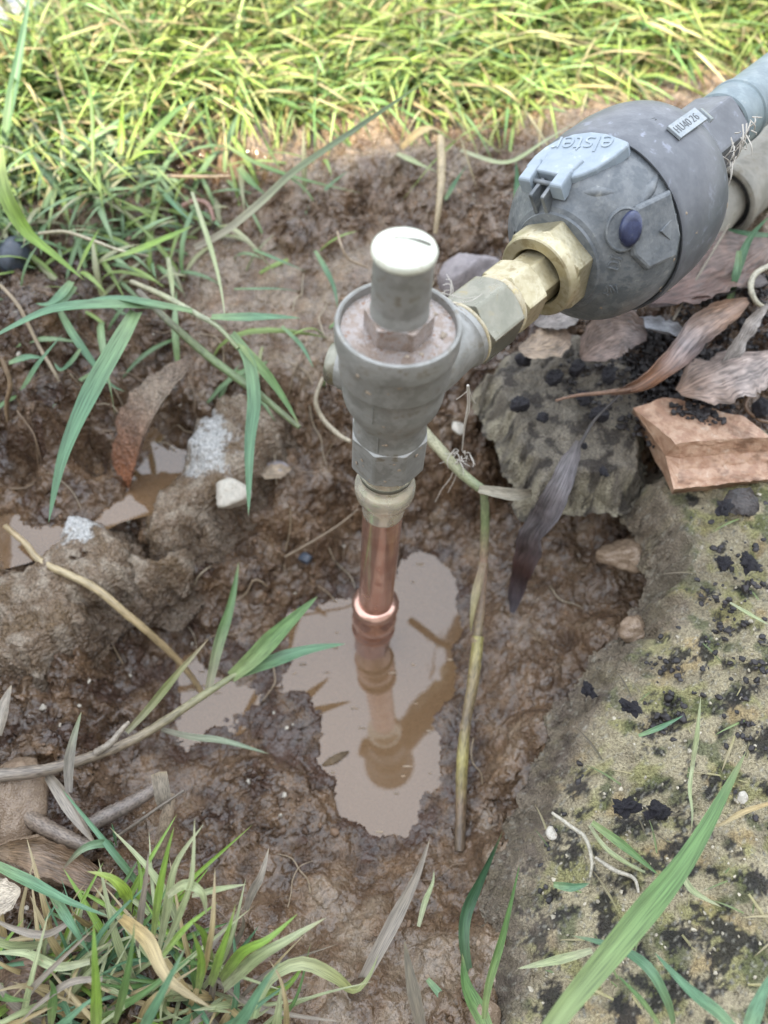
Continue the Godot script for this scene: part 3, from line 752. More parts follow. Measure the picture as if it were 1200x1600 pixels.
func _ready() -> void:
	rng.seed = 7
	# ---------------- camera, sky, sun, exposure
	var cam := Camera3D.new()
	cam.name = "camera"
	cam.position = Vector3(0.0, 0.377, 0.1708)
	cam.rotation_degrees = Vector3(-56.0, 0.0, 0.0)
	var lens := CameraAttributesPhysical.new()
	lens.frustum_focal_length = 18.13
	lens.frustum_focus_distance = 0.285
	lens.frustum_near = 0.01
	lens.frustum_far = 200.0
	lens.exposure_aperture = 5.0
	cam.attributes = lens
	add_child(cam)
	cam.current = true
	var we := WorldEnvironment.new()
	we.name = "daylight"
	var env := Environment.new()
	env.background_mode = Environment.BG_SKY
	var sm := ProceduralSkyMaterial.new()
	sm.sky_top_color = Color(0.84, 0.875, 0.925)
	sm.sky_horizon_color = Color(0.66, 0.665, 0.675)
	sm.sky_curve = 0.35
	sm.ground_bottom_color = Color(0.2, 0.2, 0.15)
	sm.ground_horizon_color = Color(0.6, 0.62, 0.6)
	sm.sky_energy_multiplier = 1.3
	sm.sun_angle_max = 25.0
	sm.use_debanding = false
	var sky := Sky.new()
	sky.sky_material = sm
	env.sky = sky
	env.tonemap_mode = Environment.TONE_MAPPER_LINEAR
	env.tonemap_exposure = 2.4
	env.sdfgi_enabled = true
	env.ssao_enabled = true
	env.ssil_enabled = true
	we.environment = env
	add_child(we)
	var sun := DirectionalLight3D.new()
	sun.name = "sun"
	sun.light_energy = 1.6
	sun.light_color = Color(1.0, 0.94, 0.82)
	sun.light_angular_distance = 0.5
	sun.shadow_enabled = true
	var to_sun := Vector3(-0.45 * 0.743, 0.669, 0.893 * 0.743)
	add_child(sun)
	sun.look_at_from_position(to_sun, Vector3.ZERO, UP)

	make_materials()
	build_macro()
	build_ground()
	build_water()
	build_house(to_sun)
	build_paving()
	build_stones()
	build_pipework()
	build_splashes()
	build_lawn()
	build_plants()
	build_litter()
	build_crumbs()

func build_water() -> void:
	for w in [["puddle_water", [Vector2(-0.125, -0.075), Vector2(0.07, -0.09), Vector2(0.07, 0.135), Vector2(-0.05, 0.135), Vector2(-0.125, 0.06)], 0.0, "brown puddle at the bottom of the hole round the copper pipe"],
			["ledge_water", [Vector2(-0.2054, -0.0918), Vector2(-0.1882, -0.1052), Vector2(-0.1543, -0.1098), Vector2(-0.1302, -0.1336), Vector2(-0.1094, -0.1145), Vector2(-0.1009, -0.0788), Vector2(-0.1029, -0.0582), Vector2(-0.1124, -0.0464), Vector2(-0.1306, -0.0406), Vector2(-0.1500, -0.0275), Vector2(-0.1722, -0.0167), Vector2(-0.1835, -0.0132), Vector2(-0.2008, -0.0097), Vector2(-0.2246, -0.0874)], 0.0545, "shallow brown water trapped behind the pale stone ledge"]]:
		var b := Buf.new()
		var tri_at := Geometry2D.triangulate_polygon(PackedVector2Array(w[1]))
		for q in w[1]: b.vert(Vector3(q.x, w[2], q.y), UP)
		for k in range(0, tri_at.size(), 3): b.tri(tri_at[k], tri_at[k + 1], tri_at[k + 2])
		tag(part(w[0], b.mesh(), M.muddy_water, self), w[3], "", "", "structure")

var pave_at := Vector3.ZERO
var pave_out := Vector3.FORWARD
func build_paving() -> void:
	var e0 := Vector3(-0.2291, 0.1340, -0.4253)
	var e1 := Vector3(-0.2596, 0.1340, -0.3600)
	var along := (e1 - e0).normalized()
	pave_out = along.cross(UP).normalized()
	if pave_out.dot(e0) < 0.0: pave_out = -pave_out
	pave_at = (e0 + e1) * 0.5
	var m := BoxMesh.new()
	m.size = Vector3(0.6, 0.06, 0.6)
	var o := part("paving", m, M.pave, self)
	o.transform = Transform3D(Basis(along, UP, along.cross(UP)), pave_at + pave_out * 0.3 - UP * 0.03)
	tag(o, "pale grey paving at the far corner of the lawn", "", "", "structure")

func build_house(to_sun: Vector3) -> void:
	# the house wall behind the photographer whose shadow lies over the hole; its edge falls across the lawn
	var flat := Vector3(to_sun.x, 0, to_sun.z).normalized()
	var foot := Vector3(0.03, 0.126, -0.262) + flat * 2.6
	var top := 2.6 * to_sun.y / Vector2(to_sun.x, to_sun.z).length() + 0.126
	var along := Vector3(0.968, 0.0, -0.25).normalized()
	var out := along.cross(UP).normalized()
	var m := BoxMesh.new()
	m.size = Vector3(9.0, top + 0.1, 0.25)
	var o := part("house_wall", m, M.plaster, self)
	var z := out if out.dot(flat) > 0.0 else -out
	o.transform = Transform3D(Basis(UP.cross(z), UP, z), Vector3(foot.x, 0.0, foot.z) + z * 0.125 + UP * (top * 0.5 - 0.05))
	tag(o, "plain rendered wall beyond the picture, shading the hole", "", "", "structure")

# ------------------------------------------------------------------ stones
func paint_slab(x: float, z: float, d: float, _y: float) -> Color:
	var a := n_tone.get_noise_2d(x * 1.6 + 40.0, z * 1.6)
	var g := n_mid.get_noise_2d(x + 11.0, z)
	var f := n_fine.get_noise_2d(x, z + 3.0)
	var c := Color(0.62, 0.53, 0.34).lerp(Color(0.46, 0.39, 0.255), smoothstep(-0.2, 0.4, a))
	c = c.lerp(Color(0.58, 0.41, 0.18), 0.6 * smoothstep(0.2, 0.5, n_big.get_noise_2d(x * 1.5 + 30.0, z * 1.5)))
	c = c.lerp(Color(0.43, 0.42, 0.14), 0.6 * smoothstep(0.0, 0.3, n_big.get_noise_2d(x * 1.9 + 8.0, z * 1.9 + 2.0) + 0.35 * g))
	c = c.lerp(Color(0.1, 0.13, 0.045), 0.7 * smoothstep(0.15, 0.4, n_where.get_noise_2d(x * 1.4 + 20.0, z * 1.4) + 0.5 * g))
	var soil := smoothstep(0.26, 0.42, 0.5 * n_where.get_noise_2d(x * 1.25, z * 1.25 + 9.0) + 0.62 * g + 0.42 * f + 0.24 * smoothstep(0.05, 0.17, z + x * 0.35))
	c = c.lerp(Color(0.035, 0.03, 0.03), 0.92 * soil)
	var edge := smoothstep(0.015, 0.0, d + 0.010 * a + 0.006 * g)
	c = c.lerp(Color(0.25, 0.195, 0.145), 0.85 * edge)
	if f > 0.42: c = c.lerp(Color(0.5, 0.47, 0.38), 0.6)
	return c

func paint_concrete(x: float, z: float, d: float, _y: float) -> Color:
	var a := n_tone.get_noise_2d(x * 2.0 + 60.0, z * 2.0)
	var f := n_fine.get_noise_2d(x, z + 13.0)
	var c := Color(0.26, 0.225, 0.175).lerp(Color(0.36, 0.31, 0.24), smoothstep(-0.3, 0.4, a + 0.4 * f))
	c = c.lerp(Color(0.52, 0.46, 0.33), smoothstep(0.005, -0.001, d) * smoothstep(-0.4, 0.2, a))
	c = c.lerp(Color(0.045, 0.035, 0.03), 0.8 * smoothstep(0.12, 0.3, n_where.get_noise_2d(x * 2.0 + 3.0, z * 2.0) + 0.3 * f))
	return c

func paint_ledge(x: float, z: float, d: float, y: float) -> Color:
	var a := n_tone.get_noise_2d(x * 1.8 + 90.0, z * 1.8)
	var f := n_mid.get_noise_2d(x + 21.0, z)
	var c := Color(0.26, 0.185, 0.122).lerp(Color(0.43, 0.35, 0.265), smoothstep(-0.25, 0.35, a + 0.3 * f))
	c = c.lerp(Color(0.22, 0.15, 0.09), smoothstep(0.0, 0.35, n_big.get_noise_2d(x * 2.0 + 3.0, z * 2.0)))
	for w in [[Vector3(-0.0908, 0.0740, -0.0763), 0.012], [Vector3(-0.0899, 0.0760, -0.0894), 0.006], [Vector3(-0.1505, 0.0600, -0.0373), 0.010], [Vector3(-0.1581, 0.0600, -0.0430), 0.006]]:
		var q: Vector3 = w[0]
		var r := Vector2(x - q.x, z - q.z).length()
		c = c.lerp(Color(0.68, 0.67, 0.64), smoothstep(1.35, 0.75, r / w[1] + 0.8 * f + 0.5 * n_fine.get_noise_2d(x, z)))
	c = c.lerp(Color(0.11, 0.075, 0.05), 0.7 * smoothstep(0.004, -0.004, d))
	return c

func section_at(a: Array, z: Array, k: int, u: float) -> Vector3:
	var p: Vector3 = a[k].lerp(z[k], u)
	if k < 2:
		var q: Vector3 = a[2].lerp(z[2], u)
		if k == 0: q.y = p.y
		p = p.lerp(q, 0.62 * pow(smoothstep(0.4, 1.05, u), 0.8))
	return p

func section_mesh(a: Array, z: Array, rough: float, s: int) -> ArrayMesh:
	# a block drawn out from section a to section z (same number of corners), its faces slightly uneven
	var f := fnoise(130.0, 4, s)
	var b := Buf.new()
	var n := a.size()
	var uneven := func(p: Vector3) -> Vector3:
		return p + Vector3(f.get_noise_3d(p.x, p.y, p.z), f.get_noise_3d(p.x + 5.0, p.y, p.z), f.get_noise_3d(p.x, p.y, p.z + 5.0)) * rough + Vector3(n_fine.get_noise_3dv(p), n_fine.get_noise_3dv(p + Vector3.ONE), n_fine.get_noise_3dv(p - Vector3.ONE)) * rough * 0.7
	for k in n:
		var k1 := (k + 1) % n
		var pts := PackedVector3Array()
		for i in 25:
			for j in 9:
				var p := section_at(a, z, k, i / 24.0)
				var q := section_at(a, z, k1, i / 24.0)
				pts.append(uneven.call(p.lerp(q, j / 8.0)))
		var cols := PackedColorArray()
		for p in pts:
			var dirt := smoothstep(0.05, 0.4, f.get_noise_3d(p.x * 0.5, p.y * 0.5, p.z * 0.5) + 0.5 * n_fine.get_noise_3dv(p))
			var sh := 1.0 + 0.3 * n_fine.get_noise_3dv(p * 0.7)
			cols.append((Color(1, 1, 1) * sh).lerp(Color(0.4, 0.36, 0.33), 0.75 * dirt))
		b.grid(pts, 25, 9, false, cols, true)
	var last := []
	for k in n: last.append(section_at(a, z, k, 1.0))
	for e in [a, last]:
		var mid := Vector3.ZERO
		for p in e: mid += p / n
		var other := Vector3.ZERO
		for p in (last if e == a else a): other += p / n
		for k in n:
			for j in 8:
				b.flat([uneven.call(mid), uneven.call(e[k].lerp(e[(k + 1) % n], j / 8.0)), uneven.call(e[k].lerp(e[(k + 1) % n], (j + 1) / 8.0))], other)
	return b.mesh()

func build_stones() -> void:
	var slab := stone_patch([Vector2(0.1203, -0.0409), Vector2(0.1265, -0.0214), Vector2(0.1289, -0.0048), Vector2(0.1210, 0.0176), Vector2(0.1070, 0.0337), Vector2(0.0929, 0.0464), Vector2(0.0797, 0.0613), Vector2(0.0731, 0.0766), Vector2(0.0667, 0.0893), Vector2(0.0568, 0.1029), Vector2(0.0492, 0.1207), Vector2(0.0484, 0.1386), Vector2(0.0430, 0.1548), Vector2(0.0379, 0.1856), Vector2(0.1590, 0.1844), Vector2(0.2185, 0.0127), Vector2(0.2235, -0.0554), Vector2(0.1717, -0.0817)],
		[Vector3(0.1259, 0.0900, -0.0369), Vector3(0.1300, 0.0920, -0.0048), Vector3(0.1210, 0.0880, 0.0180), Vector3(0.1059, 0.0820, 0.0357), Vector3(0.0924, 0.0740, 0.0492), Vector3(0.0801, 0.0660, 0.0640), Vector3(0.0696, 0.0580, 0.0863), Vector3(0.0581, 0.0530, 0.1047), Vector3(0.0504, 0.0560, 0.1279), Vector3(0.0449, 0.0580, 0.1586), Vector3(0.0402, 0.0600, 0.1839), Vector3(0.0992, 0.0800, 0.0751), Vector3(0.0876, 0.0720, 0.0971), Vector3(0.0717, 0.0640, 0.1182), Vector3(0.0669, 0.0660, 0.1494), Vector3(0.1279, 0.0920, 0.0403), Vector3(0.1187, 0.0860, 0.0890), Vector3(0.0999, 0.0800, 0.1311), Vector3(0.0831, 0.0760, 0.1681), Vector3(0.1682, 0.0960, -0.0187), Vector3(0.1519, 0.0950, 0.0416), Vector3(0.1395, 0.0920, 0.0907), Vector3(0.1287, 0.0900, 0.1325), Vector3(0.1204, 0.0860, 0.1682)], 0.0008, 0.026, 0.008, 0.9, 61, paint_slab)
	tag(part("stone_slab", slab, M.stone, self), "mossy stone slab flecked with black dirt beside the muddy hole", "slab")
	var conc := stone_patch([Vector2(0.0511, -0.1005), Vector2(0.0644, -0.1151), Vector2(0.0913, -0.1268), Vector2(0.1179, -0.1133), Vector2(0.1269, -0.0846), Vector2(0.1202, -0.0435), Vector2(0.0993, -0.0384), Vector2(0.0797, -0.0402), Vector2(0.0713, -0.0337), Vector2(0.0642, -0.0554), Vector2(0.0600, -0.0781)],
		[Vector3(0.0538, 0.0980, -0.0994), Vector3(0.0613, 0.0970, -0.0773), Vector3(0.0656, 0.0950, -0.0554), Vector3(0.0729, 0.0920, -0.0373), Vector3(0.0907, 0.1030, -0.1234), Vector3(0.1168, 0.1030, -0.1054), Vector3(0.1230, 0.0980, -0.0724), Vector3(0.1195, 0.0920, -0.0446), Vector3(0.0968, 0.0920, -0.0409), Vector3(0.0853, 0.0990, -0.0755)], 0.0007, 0.022, 0.0055, 0.7, 66, paint_concrete)
	tag(part("concrete_fragment", conc, M.stone, self), "flat broken piece of grey concrete under the brass nuts, littered with berries", "stone")
	var led1 := stone_patch([Vector2(-0.1218, -0.0430), Vector2(-0.1095, -0.0657), Vector2(-0.0993, -0.0928), Vector2(-0.0857, -0.1092), Vector2(-0.0676, -0.1138), Vector2(-0.0529, -0.1043), Vector2(-0.0539, -0.0812), Vector2(-0.0666, -0.0644), Vector2(-0.0861, -0.0488), Vector2(-0.1017, -0.0330), Vector2(-0.1159, -0.0269)],
		[Vector3(-0.1164, 0.0600, -0.0392), Vector3(-0.1037, 0.0630, -0.0645), Vector3(-0.0943, 0.0730, -0.0813), Vector3(-0.0832, 0.0770, -0.1038), Vector3(-0.0597, 0.0740, -0.0976), Vector3(-0.0653, 0.0680, -0.0770), Vector3(-0.0863, 0.0620, -0.0532), Vector3(-0.1032, 0.0600, -0.0355), Vector3(-0.0872, 0.0750, -0.0796)], 0.0008, 0.03, 0.010, 0.9, 71, paint_ledge)
	tag(part("ledge_stone", led1, M.wet_stone, self), "wet pale stone with a white patch behind the hanging green blade", "stone", "stones of the ledge over the hole")
	var led2 := stone_patch([Vector2(-0.1959, -0.0041), Vector2(-0.1694, -0.0161), Vector2(-0.1566, -0.0430), Vector2(-0.1367, -0.0417), Vector2(-0.1185, -0.0245), Vector2(-0.1240, -0.0074), Vector2(-0.1409, 0.0017), Vector2(-0.1440, 0.0172), Vector2(-0.1601, 0.0344), Vector2(-0.1867, 0.0382)],
		[Vector3(-0.1885, 0.0620, 0.0010), Vector3(-0.1667, 0.0620, -0.0058), Vector3(-0.1522, 0.0630, -0.0354), Vector3(-0.1363, 0.0630, -0.0335), Vector3(-0.1248, 0.0600, -0.0173), Vector3(-0.1436, 0.0570, -0.0017), Vector3(-0.1566, 0.0540, 0.0229), Vector3(-0.1705, 0.0540, 0.0352)], 0.0008, 0.03, 0.011, 1.0, 76, paint_ledge)
	tag(part("ledge_stone", led2, M.wet_stone, self), "low muddy pale stone under the start of the tan root", "stone", "stones of the ledge over the hole")
	var led3 := stone_patch([Vector2(-0.1285, -0.0282), Vector2(-0.1133, -0.0275), Vector2(-0.0902, -0.0471), Vector2(-0.0843, -0.0445), Vector2(-0.0992, -0.0218), Vector2(-0.1153, -0.0063), Vector2(-0.1261, -0.0066)],
		[Vector3(-0.1247, 0.0540, -0.0245), Vector3(-0.1123, 0.0520, -0.0221), Vector3(-0.0906, 0.0500, -0.0439), Vector3(-0.0965, 0.0420, -0.0280), Vector3(-0.1183, 0.0450, -0.0100)], 0.0009, 0.03, 0.010, 1.0, 79, paint_ledge)
	tag(part("ledge_stone", led3, M.wet_stone, self), "brown lower stone of the ledge between the two pale ones", "stone", "stones of the ledge over the hole")
	# the curved brown shard that stands in the ledge water
	var sh := leaf_mesh([Vector3(-0.1321, 0.0540, -0.0609), Vector3(-0.1239, 0.0740, -0.0742), Vector3(-0.1115, 0.0920, -0.0880), Vector3(-0.0936, 0.1040, -0.1035)], 0.034, 0.9, 0.55, -0.35, [Color(0.3, 0.11, 0.045), Color(0.24, 0.13, 0.08), Color(0.36, 0.28, 0.21), Color(0.2, 0.14, 0.1)], 17)
	tag(part("brown_shard", sh, M.wet_stone, self), "curved dark brown shard leaning in the ledge water", "shard")
	# terracotta fragment with a hollowed front
	var tl := [Vector3(0.1209, 0.0900, -0.0810), Vector3(0.1134, 0.1120, -0.0647), Vector3(0.1278, 0.1130, -0.0438), Vector3(0.1298, 0.1100, -0.0433), Vector3(0.1313, 0.1050, -0.0415), Vector3(0.1318, 0.1015, -0.0377), Vector3(0.1305, 0.1005, -0.0328), Vector3(0.1271, 0.1015, -0.0272), Vector3(0.1312, 0.0900, -0.0326)]
	var tr := [Vector3(0.1592, 0.0900, -0.1005), Vector3(0.1478, 0.1130, -0.0796), Vector3(0.1703, 0.1130, -0.0474), Vector3(0.1720, 0.1100, -0.0469), Vector3(0.1743, 0.1050, -0.0459), Vector3(0.1753, 0.1015, -0.0421), Vector3(0.1748, 0.1005, -0.0378), Vector3(0.1732, 0.1015, -0.0328), Vector3(0.1796, 0.0900, -0.0384)]
	tag(part("terracotta_fragment", section_mesh(tl, tr, 0.0007, 83), M.terracotta, self), "broken terracotta tile fragment with a hollowed front edge", "tile")
	var grey := [Color(0.75, 0.75, 0.75), Color(1, 1, 1), Color(0.85, 0.8, 0.78)]
	for st in [
		["pebble", Vector3(0.0472, 0.1040, -0.1634), Vector3(0.018, 0.014, 0.015), 5, "pebble_grey", "large rounded grey stone in the mud behind the brass nuts", 3, 0.12],
		["pebble", Vector3(-0.1960, 0.1130, -0.1709), Vector3(0.008, 0.009, 0.012), 8, "pebble_blue", "dark blue smooth stone among the grass roots at the edge of the mud", 0, 0.05],
		["stone_chip", Vector3(-0.0765, 0.0600, -0.0539), Vector3(0.010, 0.008, 0.0085), 13, "pebble_white", "pale flat stone chip under the tip of the hanging blade", 9, 0.08],
		["stone_chip", Vector3(-0.0413, 0.0240, -0.0375), Vector3(0.004, 0.003, 0.004), 15, "pebble_blue", "tiny blue chip set in the mud bank above the puddle", 6, 0.1],
		["stone_chip", Vector3(-0.0572, 0.0520, -0.0748), Vector3(0.008, 0.004, 0.006), 19, "pebble_grey", "thin buff stone flake lying in the mud right of the pale chip", 8, 0.1],
		["stone_chip", Vector3(0.1088, 0.0900, 0.1160), Vector3(0.003, 0.0018, 0.0028), 23, "pebble_white", "cream oval chip on the slab beside the big green blade", 2, 0.1],
		["stone_chip", Vector3(0.0639, 0.0640, 0.1074), Vector3(0.0022, 0.002, 0.0026), 24, "pebble_white", "pale blue-white chip on the muddy edge of the slab", 5, 0.1],
		["stone_chip", Vector3(0.1271, 0.0930, 0.1011), Vector3(0.002, 0.0014, 0.0026), 26, "pebble_white", "small white chip near the dark clump on the slab", 6, 0.1],
		["stone_chip", Vector3(0.0385, 0.0660, -0.0923), Vector3(0.004, 0.003, 0.005), 29, "pebble_white", "white fleck of stone behind the bent stem", 8, 0.1],
		["mud_stone", Vector3(0.1152, 0.0600, -0.0180), Vector3(0.014, 0.009, 0.010), 31, "pebble_mud", "muddy brown stone stuck in the bank below the terracotta", 6, 0.2],
		["mud_stone", Vector3(0.1111, 0.0660, 0.0238), Vector3(0.008, 0.006, 0.007), 33, "pebble_mud", "muddy lump of stone on the slab's broken edge", 6, 0.2],
		["mud_stone", Vector3(-0.1533, 0.0440, 0.0929), Vector3(0.013, 0.012, 0.020), 35, "pebble_mud", "wet brown rounded stone beside the crossed grey twigs", 4, 0.15],
		["mud_stone", Vector3(-0.1358, 0.0420, 0.1133), Vector3(0.024, 0.009, 0.010), 37, "pebble_mud", "long wet brown stone lying behind the grass tuft", 5, 0.15],
		["mud_stone", Vector3(0.0360, 0.0520, 0.1660), Vector3(0.006, 0.004, 0.005), 39, "pebble_mud", "dull pinkish pebble at the foot of the slender blade", 5, 0.15],
	]:
		var o := part(st[0], rock_mesh(st[2], st[3], st[6], st[7], grey, 36), M[st[4]], self)
		o.position = st[1]
		tag(o, st[5], "stone")

# ------------------------------------------------------------------ pipes, valve, meter
func build_pipework() -> void:
	var o := Vector3(-0.0063, 0.0, 0.0)
	var a := Vector3(0.0475, 1.0, 0.0).normalized()
	var ax := Basis(a.cross(Vector3(0, 0, 1)), a, Vector3(0, 0, 1))
	var t := thing("copper_pipe", "upright copper pipe rising from the brown puddle", "pipe", o)
	part("tube", lathe([8.0, -30, 8.0, 134], Vector3.ZERO, ax), M.copper, t)
	part("coupling", lathe([9.3, -30, 9.3, 15.5, 9.6, 16.6, 10.6, 17.8, 10.9, 19.2, 10.6, 20.6, 9.5, 21.8, 9.2, 23, 9.4, 24.5, 10.3, 27, 10.9, 29.5, 11.0, 32, 10.6, 34.6, 9.6, 37, 9.0, 39, 8.9, 40.6, 9.4, 42, 10.6, 43.2, 11.3, 44.6, 11.3, 46, 10.4, 47.2, 9.4, 48.0, 8.5, 48.5, 8.1, 48.7], Vector3.ZERO, ax, 96, 50.0), M.copper_fitting, t)
	t = thing("brass_adapter", "shiny brass ring fitting between the copper pipe and the valve", "pipe fitting", o)
	part("sleeve", lathe([7.6, 124.5, 8.1, 124.8, 8.3, 126, 8.3, 131, 8.6, 133, 9.8, 135.5, 11.0, 137.4, 11.5, 140, 11.4, 143, 10.6, 145, 9.6, 146.4, 9.3, 147.5, 9.3, 160], Vector3.ZERO, ax, 96, 50.0), M.bright_brass, t)
	part("stop_ring", lathe([8.2, 149, 9.75, 149.3, 9.8, 150.6, 8.2, 151], Vector3.ZERO, ax), M.dull_brass, t)
	# the valve
	t = thing("pressure_valve", "grey metal pressure reducing valve with a round white cap", "valve", o)
	var d := Vector3(0.68746, 0.0, -0.72622)
	var across := Vector3(0.72622, 0.0, 0.68746)
	var mx := Basis(across, d, UP)
	var hub := Vector3(0.0029, 0.194, 0.0) - o
	var b := Buf.new()
	add_lathe(b, mm([12.4, 174, 12.6, 175.5, 12.3, 177, 12.25, 183, 12.6, 184.2, 13.6, 186.5, 14.6, 188.5, 15.7, 191, 16.3, 194, 16.5, 197, 16.5, 202.2, 16.7, 202.6, 17.3, 203.4, 17.5, 205, 17.5, 213.2, 17.7, 213.8, 18.5, 214.6, 18.7, 216, 18.7, 221.6, 18.4, 222.5, 17.6, 222.8, 17.1, 222.4, 16.9, 219.4, 0.5, 219.4]), Vector3.ZERO, ax, 128, 30.0)
	add_lathe(b, mm([11.5, 6, 11.3, 20, 10.9, 24, 10.6, 30, 10.9, 31, 11.6, 31.8, 11.7, 33.6, 11.2, 34.4, 6.0, 34.6]), hub, mx, 96, 30.0)
	var side := Vector3(-0.93, 0.0, -0.32).normalized()
	var bx := Basis(side.cross(UP), side, UP)
	add_lathe(b, mm([8.6, 8, 8.0, 15, 7.3, 17.4, 6.9, 18.2, 6.7, 18.6]), hub + a * 0.005, bx, 64, 40.0)
	part("body", b.mesh(), M.valve_metal, t)
	part("inlet_nut", hexnut(158.5, 175.6, 13.7, 8, 0.39, 12.7, 12.2, Vector3.ZERO, ax, 9.0), M.valve_metal, t)
	part("side_plug", lathe([6.9, 17, 7.1, 18.3, 7.0, 20.4, 6.4, 21.4, 5.4, 21.7, 5.2, 20.8, 0.2, 20.6], hub + a * 0.005, bx, 64), M.dull_brass, t)
	var seam := Buf.new()
	for sg in [[16.62, 195.0, 202.0, 1.98], [12.42, 176.0, 184.0, 1.92]]:
		var an: float = sg[3]
		var out := ax.x * cos(an) + ax.z * sin(an)
		add_tube(seam, [out * sg[0] * 0.001 + a * sg[1] * 0.001, out * (sg[0] - 0.1) * 0.001 + a * sg[2] * 0.001], [0.0003, 0.0003], [Color.WHITE], 6)
	part("casting_seam", seam.mesh(), M.valve_metal, t)
	part("dish", lathe([16.85, 219.9, 16.3, 219.75, 9.0, 219.7, 8.0, 219.7], Vector3.ZERO, ax), M.dish_metal, t)
	part("bonnet_nut", hexnut(219.8, 226.5, 10.4, 6, 0.12, 10.4, 9.4, Vector3.ZERO, ax, 7.0), M.dish_metal, t)
	part("bonnet", lathe([8.6, 226.0, 8.5, 228.6, 8.25, 229.2, 8.2, 231, 8.35, 231.6, 8.35, 246.2, 8.0, 246.6], Vector3.ZERO, ax), M.valve_metal, t)
	var cap := part("cap", lathe([8.3, 245.8, 8.7, 246.0, 8.8, 246.4, 8.85, 247.4, 8.6, 248.0, 8.1, 248.35, 4.0, 248.5, 0.05, 248.5], Vector3.ZERO, ax, 96, 50.0), M.white_plastic, t)
	var sl := Buf.new()
	var top := a * 0.24852
	var slot := []
	for k in 9:
		var u := (k - 4) / 4.0
		slot.append(top + ax.x * (0.0062 * u + 0.0006) + ax.z * (-0.0032 + 0.0016 * u * u + 0.0008 * u) - a * 0.0002)
	add_tube(sl, slot, [0.00005, 0.0003, 0.00035, 0.0006, 0.0005], [Color.WHITE], 8, 0.3)
	part("slot", sl.mesh(), M.scratch, cap)
	# two brass nuts, and the union that joins the meter
	t = thing("brass_coupling", "row of brass hexagon nuts joining the valve and the meter", "pipe fitting", Vector3(0.0029, 0.194, 0.0))
	part("hex_nut", hexnut(35.2, 52.4, 13.2, 6, 0.30, 11.6, 11.4, Vector3.ZERO, mx, 8.0), M.dull_brass, t, "dull grey brass nut nearest the valve")
	part("thread_tape", lathe([10.2, 33.8, 11.6, 34.2, 11.9, 34.9, 11.4, 35.6, 10.0, 36], Vector3.ZERO, mx, 64, 60.0), M.tape, t)
	part("thread_tape", lathe([10.2, 51.6, 11.3, 52.4, 11.7, 53.4, 11.5, 54.6, 11.0, 55.6, 9.8, 56], Vector3.ZERO, mx, 64, 60.0), M.tape, t)
	part("hex_nut", hexnut(55.2, 66.0, 12.4, 6, 0.36, 11.2, 10.9, Vector3.ZERO, mx, 7.0), M.brass, t, "yellow brass nut in the middle")
	part("spigot", hexnut(66.0, 88.0, 9.7, 6, 0.33, 9.5, 9.5, Vector3.ZERO, mx, 5.0), M.brass, t)
	var un := Buf.new()
	add_hex(un, 78.0, 90.0, 16.9, 6, 0.55, 15.4, 15.6, Vector3.ZERO, mx, 11.0)
	add_lathe(un, mm([10.3, 82, 10.4, 75.2, 10.8, 74.6, 14.6, 74.4, 15.2, 74.8, 15.5, 75.6, 15.7, 79.5]), Vector3.ZERO, mx, 96, 30.0)
	part("union_nut", un.mesh(), M.brass, t)
	build_meter(mx)
	# pipe behind the meter and the big grey one beneath it
	var rise := UP * 0.004
	t = thing("blue_pipe", "weathered blue-grey plastic pipe leaving the back of the meter", "pipe", Vector3(0.0029, 0.194, 0.0) + rise)
	part("tube", lathe([11.9, 199, 13.2, 200, 13.4, 203, 13.1, 214, 12.5, 216, 12.4, 420], Vector3.ZERO, mx), M.pipe_blue, t)
	part("seal", lathe([11.2, 196, 12.2, 196.5, 12.4, 199, 12.0, 201], Vector3.ZERO, mx), M.rubber, t)
	part("rib", lathe([13.1, 213, 13.7, 213.6, 13.7, 215, 12.6, 216], Vector3.ZERO, mx), M.pipe_blue, t)
	var g0 := Vector3(0.1646, 0.1460, -0.1683)
	t = thing("grey_pipe", "thick grey plastic pipe with black print lying under the blue one", "pipe", g0)
	var gb := Buf.new()
	add_lathe(gb, mm([14.6, 30, 15.0, 2, 15.6, 0.6, 16.8, 0, 18.2, 0.4, 18.6, 1.4, 18.4, 5, 18.0, 7, 17.6, 9, 17.6, 330]), Vector3.ZERO, mx, 96)
	part("tube", gb.mesh(), M.pipe_grey, t)
	part("seal", lathe([12.0, 6, 14.9, 4.6, 15.0, 3.2, 14.2, 2.4, 12.4, 3, 3, 7], Vector3.ZERO, mx), M.rubber, t)
	var ph := deg_to_rad(32.0)
	var ou := across * cos(ph) + UP * sin(ph)
	lettering("DECIUNI", 0.0062, 0.0004, M.ink, t, ou * 0.0177 + d * 0.032, d, ou.cross(d), "print", true)
	t = thing("elbow_stub", "dirty grey pipe elbow tucked under the meter", "pipe fitting", g0)
	part("bend", tube_mesh([d * 0.012, d * -0.006 + UP * -0.002, d * -0.022 + UP * -0.012, d * -0.03 + UP * -0.03], [0.0125, 0.0128, 0.0132, 0.0135], [Color.WHITE], 32, 0.0, 30), M.pipe_grey, t)

func plate(poly: Array, thick: float, bevel: float, at: Vector3, nrm: Vector3, along: Vector3) -> ArrayMesh:
	var b := Buf.new()
	var ux := (along - nrm * along.dot(nrm)).normalized()
	add_slab(b, poly, at, ux, nrm, nrm.cross(ux), thick, bevel)
	return b.mesh()

